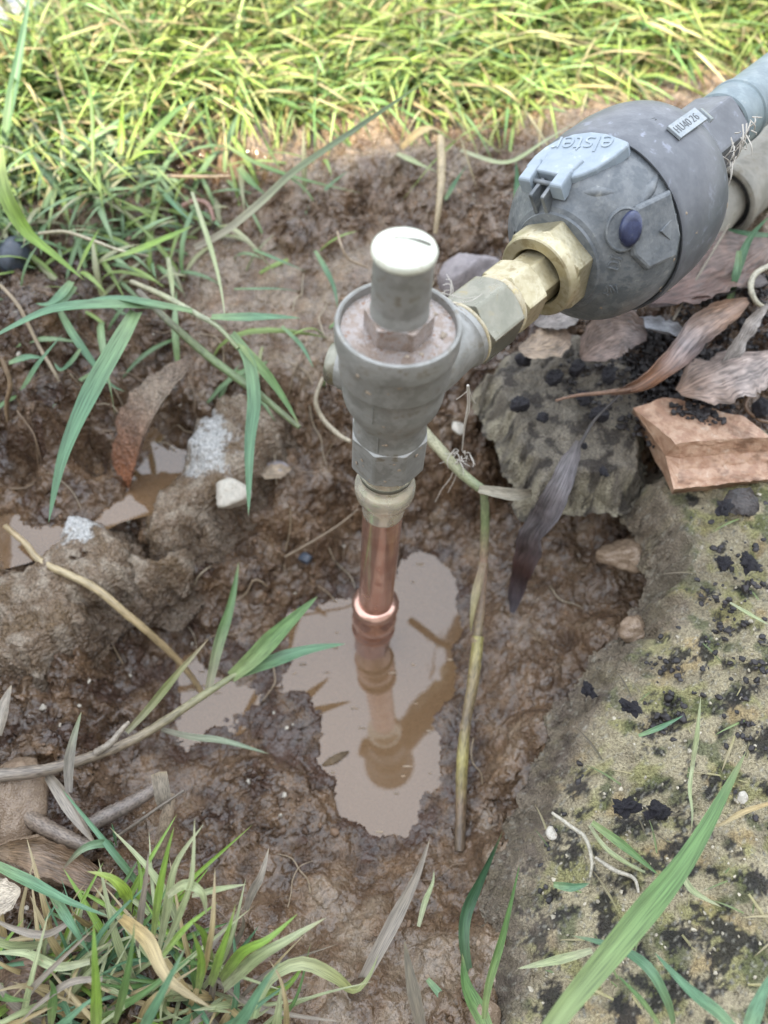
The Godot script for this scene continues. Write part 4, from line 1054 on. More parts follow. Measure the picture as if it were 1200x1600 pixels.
func build_meter(mx: Basis) -> void:
	var at := Vector3(0.0029, 0.194, 0.0)
	var t := thing("water_meter", "grey inline water meter with a pale blue hinged lid", "water meter", at)
	var d := mx.y
	part("front_shell", lathe([12, 86.6, 17.0, 87.2, 19.8, 88.4, 20.6, 89.4, 23.5, 91.5, 26.6, 93.6, 29.0, 96.2, 30.9, 99.6, 32.2, 104, 33.0, 109, 33.4, 113.4, 33.6, 118], Vector3.ZERO, mx, 128, 28.0), M.meter_shell, t)
	part("neck_ring", lathe([10, 90.5, 18.0, 89.8, 18.4, 88.2, 17.8, 86.8, 12, 86.4], Vector3.ZERO, mx, 96, 28.0), M.meter_shell, t)
	part("collar", lathe([33.5, 114.6, 34.0, 113.6, 34.8, 113.3, 35.3, 114.2, 35.5, 116, 35.4, 121, 35.7, 122, 35.7, 134, 35.2, 139, 34.6, 143, 33.2, 148, 30.8, 152.5, 27.6, 157, 23.5, 161.5, 19.8, 165, 17.2, 168, 12, 169], Vector3.ZERO, mx, 128, 24.0), M.meter_collar, t)
	part("outlet_nut", hexnut(168, 198, 15.6, 6, 0.42, 14.6, 14.4, UP * 0.003, mx, 8.0), M.meter_collar, t)
	# hinged lid
	var ph := deg_to_rad(104.0)
	var ou := mx.x * cos(ph) + UP * sin(ph)
	var n := (ou - d * 0.38).normalized()
	var o := d * 0.1125 + ou * 0.0349
	var u := (d - n * d.dot(n)).normalized()
	var w := u.cross(n)
	var outline := []
	for q in [[-19.4, -17.0], [-20.8, -14.5], [-21.2, -10.0], [-20.6, 3.0], [-18.6, 6.0], [-15.3, 9.2], [-9.0, 12.6], [-3.8, 14.2], [-2.2, 13.6], [-1.4, 10.3], [-0.2, 4.0], [-0.4, -2.0], [-2.6, -8.0], [-5.8, -12.0], [-10.0, -15.0], [-14.5, -16.6]]:
		outline.append(Vector2(q[0], q[1]) * 0.001)
	var lb := Buf.new()
	add_slab(lb, outline, o - n * 0.003, u, n, w, 0.0046, 0.0008)
	var lid := part("lid", lb.mesh(), M.lid_plastic, t)
	var pan := []
	for q in [[-21.4, -11.5], [-21.4, 1.5], [-13.5, 3.6], [-11.2, -3.5], [-13.0, -11.5]]: pan.append(Vector2(q[0], q[1]) * 0.001)
	var pb := Buf.new()
	add_slab(pb, pan, o + n * 0.0012, u, n, w, 0.0013, 0.0009)
	part("raised_panel", pb.mesh(), M.lid_plastic, lid)
	for hx in [[-15.5, -10.6], [-2.4, 2.6]]:
		var hp := [Vector2(-26.2, hx[0]) * 0.001, Vector2(-26.2, hx[1]) * 0.001, Vector2(-19.0, hx[1]) * 0.001, Vector2(-16.0, hx[1] - 1.6) * 0.001, Vector2(-16.0, hx[0] + 1.6) * 0.001, Vector2(-19.0, hx[0]) * 0.001]
		var hb := Buf.new()
		add_slab(hb, hp, o - n * 0.0035, u, n, w, 0.0062, 0.0009)
		part("hinge", hb.mesh(), M.lid_plastic, lid)
	for rx in [-9.0, -4.2]:
		var rp := [Vector2(-30.0, rx) * 0.001, Vector2(-30.0, rx + 1.5) * 0.001, Vector2(-21.5, rx + 1.5) * 0.001, Vector2(-21.5, rx) * 0.001]
		var rb := Buf.new()
		add_slab(rb, rp, o - n * 0.009, u, n, w, 0.0092, 0.0006)
		part("hinge_lug", rb.mesh(), M.meter_shell, t)
	part("hinge_pin", tube_mesh([o + u * -0.0238 + w * -0.0125 + n * 0.0002, o + u * -0.0238 + w * 0.0005 + n * 0.0002], [0.0009, 0.0009], [Color.WHITE], 12), M.meter_shell, t)
	lettering("elster", 0.0088, 0.0005, M.lid_plastic, lid, o + u * -0.0062 + w * -0.0018 + n * 0.0017, (w * -1.0 + u * -0.22), u * -1.0, "lettering")
	# details of the shell, each on the surface where it sits
	var plug: Array = [Vector3(0.0832, 0.2135, -0.0553), Vector3(-0.0874, 0.5050, 0.8587)]
	var pn: Vector3 = plug[1]
	var pa: Vector3 = (plug[0] as Vector3) - at
	var long := (UP - pn * UP.dot(pn)).normalized()
	var pxs := Basis(long.cross(pn) * 0.68, pn, long * 1.12)
	part("plug_recess", lathe([7.4, -1.5, 7.2, 0.3, 6.7, 0.5, 6.2, 0.1, 0.1, 0.05], pa - d * 0.001 - long.cross(pn) * 0.0012, Basis(long.cross(pn) * 0.85, pn, long), 48), M.meter_shell, t)
	part("plug", lathe([5.3, -1, 5.3, 2.0, 5.0, 3.2, 4.2, 4.1, 3.0, 4.5, 0.1, 4.6], pa, pxs, 48, 60.0), M.plug_plastic, t)
	var pad: Array = [Vector3(0.0922, 0.2115, -0.0563), Vector3(0.3211, 0.5193, 0.7920)]
	var arr: Array = [Vector3(0.0970, 0.2100, -0.0583), Vector3(0.5302, 0.4888, 0.6928)]
	var kn: Vector3 = pad[1]
	part("pad", plate([Vector2(-0.010, -0.004), Vector2(-0.006, -0.011), Vector2(0.006, -0.012), Vector2(0.0095, -0.006), Vector2(0.0095, 0.010), Vector2(-0.004, 0.011), Vector2(-0.010, 0.006)], 0.0022, 0.0014, (pad[0] as Vector3) - at - kn * 0.0012, kn, d), M.meter_shell, t)
	var rn: Vector3 = arr[1]
	part("arrow", plate([Vector2(0.0045, -0.001), Vector2(-0.003, 0.0052), Vector2(-0.003, 0.002), Vector2(-0.0045, 0.0025), Vector2(-0.0045, -0.0015), Vector2(-0.003, -0.002), Vector2(-0.003, -0.0055)], 0.0009, 0.0003, (arr[0] as Vector3) - at + rn * 0.0011, rn, d * -1.0 + UP * 0.3), M.meter_shell, t)
	for e in [["DIC", [Vector3(0.0807, 0.2039, -0.0519), Vector3(-0.1535, 0.2577, 0.9540)], 0.0052], ["QN", [Vector3(0.0808, 0.1915, -0.0507), Vector3(-0.3894, -0.0399, 0.9202)], 0.0046], ["NO", [Vector3(0.0502, 0.1930, -0.0779), Vector3(-0.8041, -0.0095, 0.5945)], 0.0046]]:
		var hit: Array = e[1]
		var en: Vector3 = hit[1]
		var ea := (UP * 0.9 + d * 0.2 if e[0] != "QN" else UP * 0.4 + mx.x)
		ea = (ea - en * ea.dot(en)).normalized()
		lettering(e[0], e[2], 0.0007, M.meter_shell, t, (hit[0] as Vector3) - at + en * 0.0002, ea, en.cross(ea), "cast_lettering")
	var lab: Array = [Vector3(0.1060, 0.2273, -0.0939), Vector3(0.2552, 0.9533, 0.1613)]
	var ln: Vector3 = lab[1]
	var la := (lab[0] as Vector3) - at + ln * 0.0008
	var lp := part("label_plate", plate([Vector2(-0.0095, -0.0031), Vector2(0.0095, -0.0031), Vector2(0.0095, 0.0031), Vector2(-0.0095, 0.0031)], 0.0011, 0.0002, la - ln * 0.0002, ln, d), M.label_foil, t)
	var flat_d := (d - ln * d.dot(ln)).normalized()
	lettering("HU40 26", 0.0040, 0.00012, M.ink, lp, la + ln * 0.00096 - flat_d * 0.001, flat_d, ln.cross(flat_d), "print").material_override = M.faded_ink
	var lug := [Vector3(0.1166, 0.2238, -0.1060), Vector3(0.4731, 0.8767, -0.0870)]
	part("label_lug", plate([Vector2(-0.0012, -0.003), Vector2(0.0012, -0.003), Vector2(0.0012, 0.003), Vector2(-0.0012, 0.003)], 0.0016, 0.0004, (lug[0] as Vector3) - at, lug[1], d), M.label_foil, lp)
	var hole: Array = [Vector3(0.0941, 0.2291, -0.0940), Vector3(0.0253, 0.9990, 0.0377)]
	part("notch", plate([Vector2(-0.0012, -0.0008), Vector2(0.0012, -0.0008), Vector2(0.0012, 0.0008), Vector2(-0.0012, 0.0008)], 0.00025, 0.0001, (hole[0] as Vector3) - at + (hole[1] as Vector3) * 0.0003, hole[1], d + mx.x * 0.3), M.ink, t)
	# the two raised shoulders of the shell
	for r in [[[Vector3(0.0931, 0.2232, -0.0714), Vector3(0.0548, 0.8013, 0.5957)], [Vector3(0.0863, 0.2185, -0.0605), Vector3(0.1578, 0.7338, 0.6607)]], [[Vector3(0.0667, 0.2191, -0.0675), Vector3(-0.5392, 0.6248, 0.5647)], [Vector3(0.0774, 0.2216, -0.0637), Vector3(-0.0814, 0.8371, 0.5410)]]]:
		var p0: Array = r[0]
		var p1: Array = r[1]
		part("shoulder_rib", tube_mesh([(p0[0] as Vector3) - at - (p0[1] as Vector3) * 0.0012, ((p0[0] as Vector3) + (p1[0] as Vector3)) * 0.5 - at - (p0[1] as Vector3) * 0.0004, (p1[0] as Vector3) - at - (p1[1] as Vector3) * 0.0012], [0.0012, 0.0022, 0.0016], [Color.WHITE], 16), M.meter_shell, t)

# ------------------------------------------------------------------ grass
func pick(a: Array) -> Variant:
	return a[rng.randi() % a.size()]

func lawn_edge(x: float) -> float:
	return -0.312 - 0.14 * smoothstep(0.06, 0.22, x) * 0.45 + 0.06 * smoothstep(-0.12, -0.2, x) + 0.42 * smoothstep(-0.27, -0.36, x) + 0.3 * smoothstep(0.31, 0.38, x) + 0.02 * n_where.get_noise_2d(x * 0.7, 4.0) + 0.012 * n_big.get_noise_2d(x * 2.0, 9.0)

func sod_blade(length: float, width: float, droop: float, s: float, steps := 7) -> ArrayMesh:
	var path := []
	for k in 5:
		var t := k / 4.0
		path.append(Vector3(s * 0.12 * t * t * length, length * (t - droop * 0.45 * t * t), length * droop * t * t * 0.9))
	var b := Buf.new()
	add_blade(b, path, width, [Color(0.8, 0.85, 0.62), Color(0.9, 0.92, 0.8), Color(1, 1, 1), Color(1, 0.97, 0.8)], 0.35, 0.0, s, steps, true, Vector3(0.1, 0.2, 1.0))
	return b.mesh()

func scatter(called: String, mesh: Mesh, mat: Material, parent: Node, at: Array, tints: Array) -> void:
	var mm_ := MultiMesh.new()
	mm_.transform_format = MultiMesh.TRANSFORM_3D
	mm_.use_colors = true
	mm_.mesh = mesh
	mm_.instance_count = at.size()
	for k in at.size():
		mm_.set_instance_transform(k, at[k])
		mm_.set_instance_color(k, tints[k])
	var o := MultiMeshInstance3D.new()
	o.multimesh = mm_
	o.material_override = mat
	var n := 0
	for ch in parent.get_children():
		if str(ch.name).begins_with(called): n += 1
	o.name = called if n == 0 else "%s_%03d" % [called, n]
	parent.add_child(o, true)
	o.set_meta("kind", "stuff")

const LAWN := [Color(0.28, 0.4, 0.09), Color(0.33, 0.44, 0.11), Color(0.2, 0.34, 0.08), Color(0.34, 0.47, 0.14), Color(0.14, 0.27, 0.08), Color(0.38, 0.49, 0.2), Color(0.27, 0.43, 0.17), Color(0.36, 0.43, 0.14), Color(0.5, 0.44, 0.25), Color(0.42, 0.46, 0.2), Color(0.4, 0.33, 0.18)]

func splash(parent: Node, at: Vector3, out: Vector3, r: float, mesh: Mesh) -> void:
	var o := part("mud_splash", mesh, M.splash, parent)
	var z := out.cross(UP if absf(out.y) < 0.9 else Vector3.RIGHT).normalized()
	o.transform = Transform3D(Basis(out.cross(z), out, z).rotated(out, rng.randf() * TAU).scaled_local(Vector3(r * rng.randf_range(0.6, 1.5), r * 0.22, r)), at)

func build_splashes() -> void:
	var blobs := []
	for k in 3: blobs.append(rock_mesh(Vector3.ONE, 500 + k, 4, 0.6, [Color.WHITE], 14))
	var d := Vector3(0.68746, 0.0, -0.72622)
	var across := Vector3(0.72622, 0.0, 0.68746)
	var meter := get_node("water_meter")
	var prof := [Vector2(0.0915, 0.0235), Vector2(0.096, 0.029), Vector2(0.104, 0.0322), Vector2(0.113, 0.0334), Vector2(0.116, 0.0355), Vector2(0.138, 0.0353), Vector2(0.148, 0.0332)]
	for k in 34:
		var j := rng.randi() % 6
		var q: Vector2 = prof[j].lerp(prof[j + 1], rng.randf())
		var ph := rng.randf_range(-0.9, 1.1)
		var out := across * cos(ph) + UP * sin(ph)
		var slope: Vector2 = prof[j + 1] - prof[j]
		var nn := (out * slope.x - d * slope.y).normalized()
		splash(meter, d * q.x + out * q.y, nn, rng.randf_range(0.0004, 0.0013), pick(blobs))
	var valve := get_node("pressure_valve")
	var a := Vector3(0.0475, 1.0, 0.0).normalized()
	for k in 22:
		var h := rng.randf_range(0.16, 0.222)
		var r := 0.0187 if h > 0.2155 else (0.0175 if h > 0.2045 else (0.0164 if h > 0.194 else (0.0124 if h > 0.177 else 0.0132)))
		var ph := rng.randf_range(0.2, 2.9)
		var out := Vector3(cos(ph), 0, sin(ph))
		splash(valve, a * h + out * r, out, rng.randf_range(0.0003, 0.001), pick(blobs))
	for k in 7:
		var rr := rng.randf_range(0.011, 0.016)
		var ph := rng.randf() * TAU
		splash(valve, a * 0.2198 + Vector3(cos(ph) * rr, -cos(ph) * rr * 0.0475, sin(ph) * rr), a, rng.randf_range(0.0004, 0.0012), pick(blobs))

func build_lawn() -> void:
	var lawn := thing("lawn_grass", "sunlit yellow-green lawn grass beyond the hole", "grass")
	lawn.set_meta("kind", "stuff")
	var kinds := [[0.055, 0.0024, 0.5, 0.3], [0.07, 0.0021, 0.9, -0.6], [0.042, 0.0026, 0.25, 0.2], [0.085, 0.0023, 1.15, 0.8], [0.05, 0.0017, 0.7, -0.2], [0.065, 0.0029, 1.3, 0.6]]
	for k in kinds.size():
		var at := []
		var tints := []
		var many := 8200
		while at.size() < many:
			var x := rng.randf_range(-0.52, 0.56)
			var z := -0.70 + 0.98 * rng.randf() * rng.randf_range(0.6, 1.0)
			var e := lawn_edge(x)
			if (Vector3(x, 0, z) - Vector3(pave_at.x, 0, pave_at.z)).dot(pave_out) > -0.035 and x < -0.1: continue
			if z > e + rng.randf() * rng.randf() * 0.035: continue
			if absf(x - 0.14 - (-z - 0.1) * 0.95) < 0.03 and z > -0.34: continue
			if n_where.get_noise_2d(x * 1.3, z * 1.3) < -0.28 and rng.randf() < 0.75: continue
			var s := rng.randf_range(0.5, 1.2) * (1.0 if z < e - 0.03 else 0.85)
			var lie := rng.randf_range(-0.25, 0.7) + (0.35 if z > e - 0.04 else 0.0)
			var bs := Basis(UP, rng.randf() * TAU) * Basis(Vector3.RIGHT, lie)
			if z > e - 0.03: bs = Basis(UP, rng.randf_range(-2.2, 2.2)) * Basis(Vector3.RIGHT, lie)
			at.append(Transform3D(bs.scaled(Vector3.ONE * s), Vector3(x, ground(x, z) - 0.002, z)))
			var c: Color = pick(LAWN)
			var patch := 1.0 + 0.6 * n_big.get_noise_2d(x * 0.6, z * 0.6)
			var sh := rng.randf_range(0.75, 1.2) * patch
			tints.append(Color(c.r * sh, c.g * sh, c.b * sh))
		scatter("grass_blades", sod_blade(kinds[k][0], kinds[k][1], kinds[k][2], kinds[k][3]), M.grass, lawn, at, tints)
		at = []
		tints = []
		while at.size() < 1500:
			var x := rng.randf_range(-2.2, 2.2)
			var z := rng.randf_range(-2.6, 2.0)
			if absf(x) < 0.45 and z > -0.66 and z < 0.32: continue
			at.append(Transform3D((Basis(UP, rng.randf() * TAU) * Basis(Vector3.RIGHT, rng.randf_range(-0.2, 0.8))).scaled(Vector3.ONE * rng.randf_range(0.9, 1.8)), Vector3(x, ground(x, z) - 0.002, z)))
			var c: Color = pick(LAWN)
			tints.append(c * rng.randf_range(0.75, 1.1))
		scatter("grass_blades", sod_blade(kinds[k][0], kinds[k][1] * 1.4, kinds[k][2], kinds[k][3], 4), M.grass, lawn, at, tints)
	# small round leaves and pale straw between the blades
	var at2 := []
	var t2 := []
	while at2.size() < 1300:
		var x := rng.randf_range(-0.45, 0.48)
		var z := rng.randf_range(-0.66, -0.24)
		if z > lawn_edge(x) - 0.02 or n_big.get_noise_2d(x, z) < 0.0: continue
		at2.append(Transform3D((Basis(UP, rng.randf() * TAU) * Basis(Vector3.RIGHT, rng.randf_range(-0.6, 0.6))).scaled(Vector3.ONE * rng.randf_range(0.6, 1.4)), Vector3(x, ground(x, z) - 0.004 + 0.012 * rng.randf(), z)))
		var g := rng.randf_range(0.8, 1.25)
		t2.append(Color(0.15 * g, 0.25 * g, 0.035 * g))
	scatter("small_leaves", sod_blade(0.014, 0.0065, 0.6, 0.3), M.grass, lawn, at2, t2)
	at2 = []
	t2 = []
	while at2.size() < 900:
		var x := rng.randf_range(-0.45, 0.48)
		var z := rng.randf_range(-0.60, -0.21)
		if z > lawn_edge(x) + 0.035: continue
		at2.append(Transform3D(Basis(UP, rng.randf() * TAU) * Basis(Vector3.RIGHT, rng.randf_range(1.2, 1.6)), Vector3(x, ground(x, z) + 0.002 + 0.006 * rng.randf(), z)))
		var g := rng.randf_range(0.6, 1.2)
		t2.append(Color(0.42 * g, 0.33 * g, 0.17 * g))
	scatter("straw", sod_blade(0.045, 0.0028, 0.2, 0.4), M.grass, lawn, at2, t2)
	# thin, bluish grass in the shade at the side of the hole
	var wild := thing("shaded_grass", "thin bluish green grass in the shade at the side of the hole", "grass")
	wild.set_meta("kind", "stuff")
	for k in 3:
		at2 = []
		t2 = []
		while at2.size() < 150:
			var x := rng.randf_range(-0.24, -0.03)
			var z := rng.randf_range(-0.26, -0.10)
			var keep := smoothstep(-0.06, -0.19, x) * smoothstep(-0.15, -0.21, z)
			if rng.randf() > keep + 0.05: continue
			var bs := Basis(UP, rng.randf() * TAU) * Basis(Vector3.RIGHT, rng.randf_range(0.3, 1.25))
			at2.append(Transform3D(bs.scaled(Vector3.ONE * rng.randf_range(0.6, 1.15)), Vector3(x, ground(x, z) - 0.001, z)))
			var c: Color = pick([Color(0.2, 0.31, 0.16), Color(0.26, 0.37, 0.2), Color(0.17, 0.27, 0.14), Color(0.27, 0.37, 0.11), Color(0.36, 0.36, 0.22)])
			var g := rng.randf_range(0.8, 1.2)
			t2.append(Color(c.r * g, c.g * g, c.b * g))
		scatter("grass_blades", sod_blade([0.05, 0.062, 0.04][k], [0.004, 0.0034, 0.003][k], [0.5, 0.9, 0.3][k], [0.3, -0.5, 0.2][k]), M.grass, wild, at2, t2)

const TEAL := [Color(0.2, 0.29, 0.13), Color(0.115, 0.235, 0.125), Color(0.13, 0.25, 0.135)]
const MIDG := [Color(0.24, 0.3, 0.12), Color(0.13, 0.235, 0.07), Color(0.11, 0.21, 0.07)]
const BRIGHT := [Color(0.3, 0.36, 0.14), Color(0.24, 0.38, 0.06), Color(0.2, 0.33, 0.06)]
const DARK := [Color(0.1, 0.17, 0.08), Color(0.05, 0.12, 0.055), Color(0.05, 0.11, 0.05)]
const PALE := [Color(0.4, 0.41, 0.25), Color(0.34, 0.39, 0.19), Color(0.4, 0.42, 0.25)]
const DEAD := [Color(0.25, 0.21, 0.16), Color(0.28, 0.24, 0.19), Color(0.3, 0.25, 0.19)]
const STRAW := [Color(0.42, 0.3, 0.13), Color(0.46, 0.36, 0.18), Color(0.4, 0.33, 0.2)]
const BROWN := [Color(0.13, 0.1, 0.06), Color(0.15, 0.12, 0.075), Color(0.12, 0.1, 0.06)]

func blade(label: String, path: Array, width: float, cs: Array, fold := 0.3, tw0 := 0.0, tw1 := 0.0, group := "", called := "grass_leaf") -> void:
	var o := part(called, blade_mesh(path, width * 0.88, cs, fold, tw0, tw1), M.grass, self)
	tag(o, label, "grass blade", group)

func build_plants() -> void:
	# long blades that cross the slab and the near edge
	blade("big green blade crossing the mossy slab, the widest of all", [Vector3(0.0435, 0.1180, 0.1722), Vector3(0.0529, 0.1160, 0.1632), Vector3(0.0753, 0.1100, 0.1440), Vector3(0.1002, 0.1060, 0.1214), Vector3(0.1275, 0.1040, 0.0885)], 0.00875, MIDG, 0.32, 0.15, -0.1)
	blade("green blade running out of the picture beyond the big one's bend", [Vector3(0.1025, 0.1100, 0.1745), Vector3(0.0987, 0.1080, 0.1669), Vector3(0.0921, 0.1020, 0.1595), Vector3(0.0855, 0.0960, 0.1494)], 0.00421, TEAL, 0.3)
	blade("dark green blade arching under the big blade on the slab", [Vector3(0.0907, 0.0860, 0.1682), Vector3(0.0872, 0.0940, 0.1617), Vector3(0.0817, 0.0980, 0.1534), Vector3(0.0742, 0.0920, 0.1476), Vector3(0.0625, 0.0840, 0.1436)], 0.00406, TEAL, 0.3, 0.3, 0.0)
	blade("bright green blade tip at the lower corner of the slab", [Vector3(0.1005, 0.1120, 0.1745), Vector3(0.1068, 0.1120, 0.1654), Vector3(0.1158, 0.1080, 0.1556)], 0.00484, TEAL, 0.3)
	blade("short pale green blade lying beside the big blade's middle", [Vector3(0.0697, 0.0800, 0.1476), Vector3(0.0601, 0.0780, 0.1499), Vector3(0.0453, 0.0720, 0.1525)], 0.00324, PALE, 0.25)
	blade("dark green twisted blade standing at the foot of the muddy stem", [Vector3(0.0320, 0.0360, 0.1516), Vector3(0.0303, 0.0400, 0.1413), Vector3(0.0319, 0.0400, 0.1314), Vector3(0.0384, 0.0380, 0.1197), Vector3(0.0489, 0.0400, 0.1015)], 0.00598, DARK, 0.3, 0.2, 1.0)
	blade("pale green blade below the dark twisted one", [Vector3(0.0370, 0.0600, 0.1752), Vector3(0.0338, 0.0560, 0.1661), Vector3(0.0296, 0.0500, 0.1564), Vector3(0.0293, 0.0440, 0.1458)], 0.00680, MIDG, 0.3, 0.0, 0.6)
	blade("slender green blade leaning along the muddy edge of the slab", [Vector3(0.0342, 0.0600, 0.1665), Vector3(0.0356, 0.0660, 0.1571), Vector3(0.0412, 0.0740, 0.1413), Vector3(0.0474, 0.0840, 0.1216)], 0.00375, MIDG, 0.4, 0.3, 0.8)
	blade("flat brown blade pressed into the near mud", [Vector3(0.0140, 0.0460, 0.1716), Vector3(0.0113, 0.0420, 0.1600), Vector3(0.0092, 0.0400, 0.1497), Vector3(0.0079, 0.0380, 0.1411)], 0.00568, BROWN, 0.15)
	blade("grey dead blade leaning over the near mud", [Vector3(-0.0094, 0.0420, 0.1570), Vector3(-0.0052, 0.0440, 0.1500), Vector3(0.0049, 0.0420, 0.1328), Vector3(0.0129, 0.0360, 0.1183), Vector3(0.0192, 0.0340, 0.1033)], 0.00638, DEAD, 0.25, 0.1, 0.5)
	blade("pale blade looping from the tuft to the dead grey one", [Vector3(-0.0427, 0.0760, 0.1664), Vector3(-0.0379, 0.0800, 0.1559), Vector3(-0.0276, 0.0800, 0.1513), Vector3(-0.0173, 0.0720, 0.1545), Vector3(-0.0108, 0.0580, 0.1582), Vector3(-0.0058, 0.0520, 0.1545), Vector3(-0.0019, 0.0480, 0.1461)], 0.00478, [Color(0.26, 0.33, 0.15), Color(0.4, 0.42, 0.22), Color(0.38, 0.4, 0.16), Color(0.3, 0.33, 0.18)], 0.3, 0.5, -0.6)
	blade("small pale green blade stuck in the mud beside the dead one", [Vector3(0.0137, 0.0300, 0.1355), Vector3(0.0165, 0.0300, 0.1268), Vector3(0.0200, 0.0280, 0.1194), Vector3(0.0208, 0.0260, 0.1143)], 0.00258, PALE, 0.3)
	blade("faint green blade half sunk in the near mud", [Vector3(0.0163, 0.0380, 0.1538), Vector3(0.0235, 0.0400, 0.1619), Vector3(0.0276, 0.0420, 0.1698)], 0.00329, TEAL, 0.2)
	# the runner that lies across the pool, with its leaves
	var r := thing("grass_runner", "muddy grass runner lying over the small pool with green leaves at its tip", "plant")
	part("stem", tube_mesh([Vector3(-0.1629, 0.0580, 0.0847), Vector3(-0.1411, 0.0560, 0.0819), Vector3(-0.1270, 0.0540, 0.0774), Vector3(-0.1093, 0.0480, 0.0676), Vector3(-0.0962, 0.0420, 0.0558), Vector3(-0.0822, 0.0360, 0.0417), Vector3(-0.0676, 0.0340, 0.0300)], [0.0027, 0.0026, 0.0023, 0.0021, 0.002, 0.0018, 0.0013], [Color(0.25, 0.21, 0.17), Color(0.2, 0.16, 0.12), Color(0.24, 0.19, 0.13), Color(0.27, 0.24, 0.14), Color(0.26, 0.28, 0.14)], 12, 0.16, 60), M.stem, r)
	part("leaf", blade_mesh([Vector3(-0.0712, 0.0340, 0.0325), Vector3(-0.0611, 0.0400, 0.0262), Vector3(-0.0479, 0.0460, 0.0143), Vector3(-0.0316, 0.0500, -0.0014)], 0.00871, MIDG, 0.42, 0.3, 0.1), M.grass, r)
	part("leaf", blade_mesh([Vector3(-0.0695, 0.0340, 0.0319), Vector3(-0.0538, 0.0380, 0.0272), Vector3(-0.0360, 0.0400, 0.0217), Vector3(-0.0182, 0.0380, 0.0175)], 0.00663, TEAL, 0.3), M.grass, r)
	part("leaf", blade_mesh([Vector3(-0.0810, 0.0360, 0.0396), Vector3(-0.0773, 0.0440, 0.0215), Vector3(-0.0724, 0.0500, 0.0030), Vector3(-0.0701, 0.0540, -0.0180)], 0.00515, [Color(0.3, 0.27, 0.18), Color(0.13, 0.22, 0.08), Color(0.11, 0.21, 0.08)], 0.4, 0.5, 0.5), M.grass, r)
	part("leaf", blade_mesh([Vector3(-0.1107, 0.0480, 0.0634), Vector3(-0.1018, 0.0500, 0.0528), Vector3(-0.0899, 0.0560, 0.0390), Vector3(-0.0780, 0.0600, 0.0250)], 0.00365, [Color(0.24, 0.22, 0.13), Color(0.2, 0.22, 0.08), Color(0.35, 0.28, 0.18)], 0.7, 0.3, 0.3), M.grass, r)
	part("leaf", blade_mesh([Vector3(-0.0984, 0.0400, 0.0594), Vector3(-0.0868, 0.0300, 0.0596), Vector3(-0.0742, 0.0200, 0.0582), Vector3(-0.0547, 0.0080, 0.0605)], 0.00327, [Color(0.25, 0.23, 0.17), Color(0.33, 0.38, 0.26), Color(0.25, 0.33, 0.22)], 0.3), M.grass, r)
	part("sheath", tube_mesh([Vector3(-0.1199, 0.0540, 0.0737), Vector3(-0.1140, 0.0560, 0.0706), Vector3(-0.1093, 0.0580, 0.0648), Vector3(-0.1071, 0.0580, 0.0621)], [0.0018, 0.0016, 0.0013, 0.0008], DEAD, 8, 0.2), M.stem, r)
	# the bent stem standing beside the puddle
	var s := thing("bent_stem", "jointed green and brown stem bent over beside the puddle", "plant")
	part("stem", tube_mesh([Vector3(0.0179, 0.1000, -0.0620), Vector3(0.0266, 0.0960, -0.0527), Vector3(0.0359, 0.0920, -0.0427), Vector3(0.0447, 0.0880, -0.0369)], [0.0026, 0.0026, 0.0024, 0.0022], [Color(0.42, 0.4, 0.27), Color(0.36, 0.35, 0.22), Color(0.27, 0.32, 0.18)], 14, 0.1, 30), M.stem, s)
	part("stem", tube_mesh([Vector3(0.0459, 0.0880, -0.0369), Vector3(0.0478, 0.0720, -0.0313), Vector3(0.0481, 0.0560, -0.0197), Vector3(0.0471, 0.0440, -0.0052), Vector3(0.0449, 0.0340, 0.0137)], [0.0019, 0.0021, 0.0021, 0.0024, 0.0021], [Color(0.26, 0.3, 0.17), Color(0.2, 0.24, 0.11), Color(0.3, 0.2, 0.14), Color(0.27, 0.19, 0.13), Color(0.24, 0.19, 0.11)], 14, 0.1, 40), M.stem, s)
	part("stem", tube_mesh([Vector3(0.0452, 0.0350, 0.0125), Vector3(0.0426, 0.0280, 0.0308), Vector3(0.0385, 0.0200, 0.0497), Vector3(0.0362, 0.0130, 0.0685), Vector3(0.0353, 0.0070, 0.0842), Vector3(0.0340, 0.0030, 0.1026)], [0.0027, 0.0029, 0.0024, 0.0028, 0.0026, 0.0024], [Color(0.32, 0.28, 0.1), Color(0.26, 0.2, 0.1), Color(0.2, 0.15, 0.09), Color(0.33, 0.28, 0.1), Color(0.19, 0.13, 0.08), Color(0.14, 0.1, 0.065)], 14, 0.14, 50), M.stem, s)
	part("sheath", blade_mesh([Vector3(0.0432, 0.0900, -0.0351), Vector3(0.0511, 0.0890, -0.0340), Vector3(0.0608, 0.0840, -0.0361), Vector3(0.0765, 0.0760, -0.0448)], 0.0062, [Color(0.4, 0.36, 0.27), Color(0.35, 0.31, 0.24), Color(0.22, 0.17, 0.12)], 0.5, 0.2, 0.6), M.dead_leaf, s)
	part("sheath", blade_mesh([Vector3(0.0481, 0.0560, -0.0161), Vector3(0.0455, 0.0480, -0.0066), Vector3(0.0427, 0.0440, 0.0051), Vector3(0.0411, 0.0420, 0.0141)], 0.005, [Color(0.36, 0.27, 0.2), Color(0.35, 0.3, 0.16), Color(0.3, 0.25, 0.1)], 0.6, 0.4, 0.8), M.dead_leaf, s)
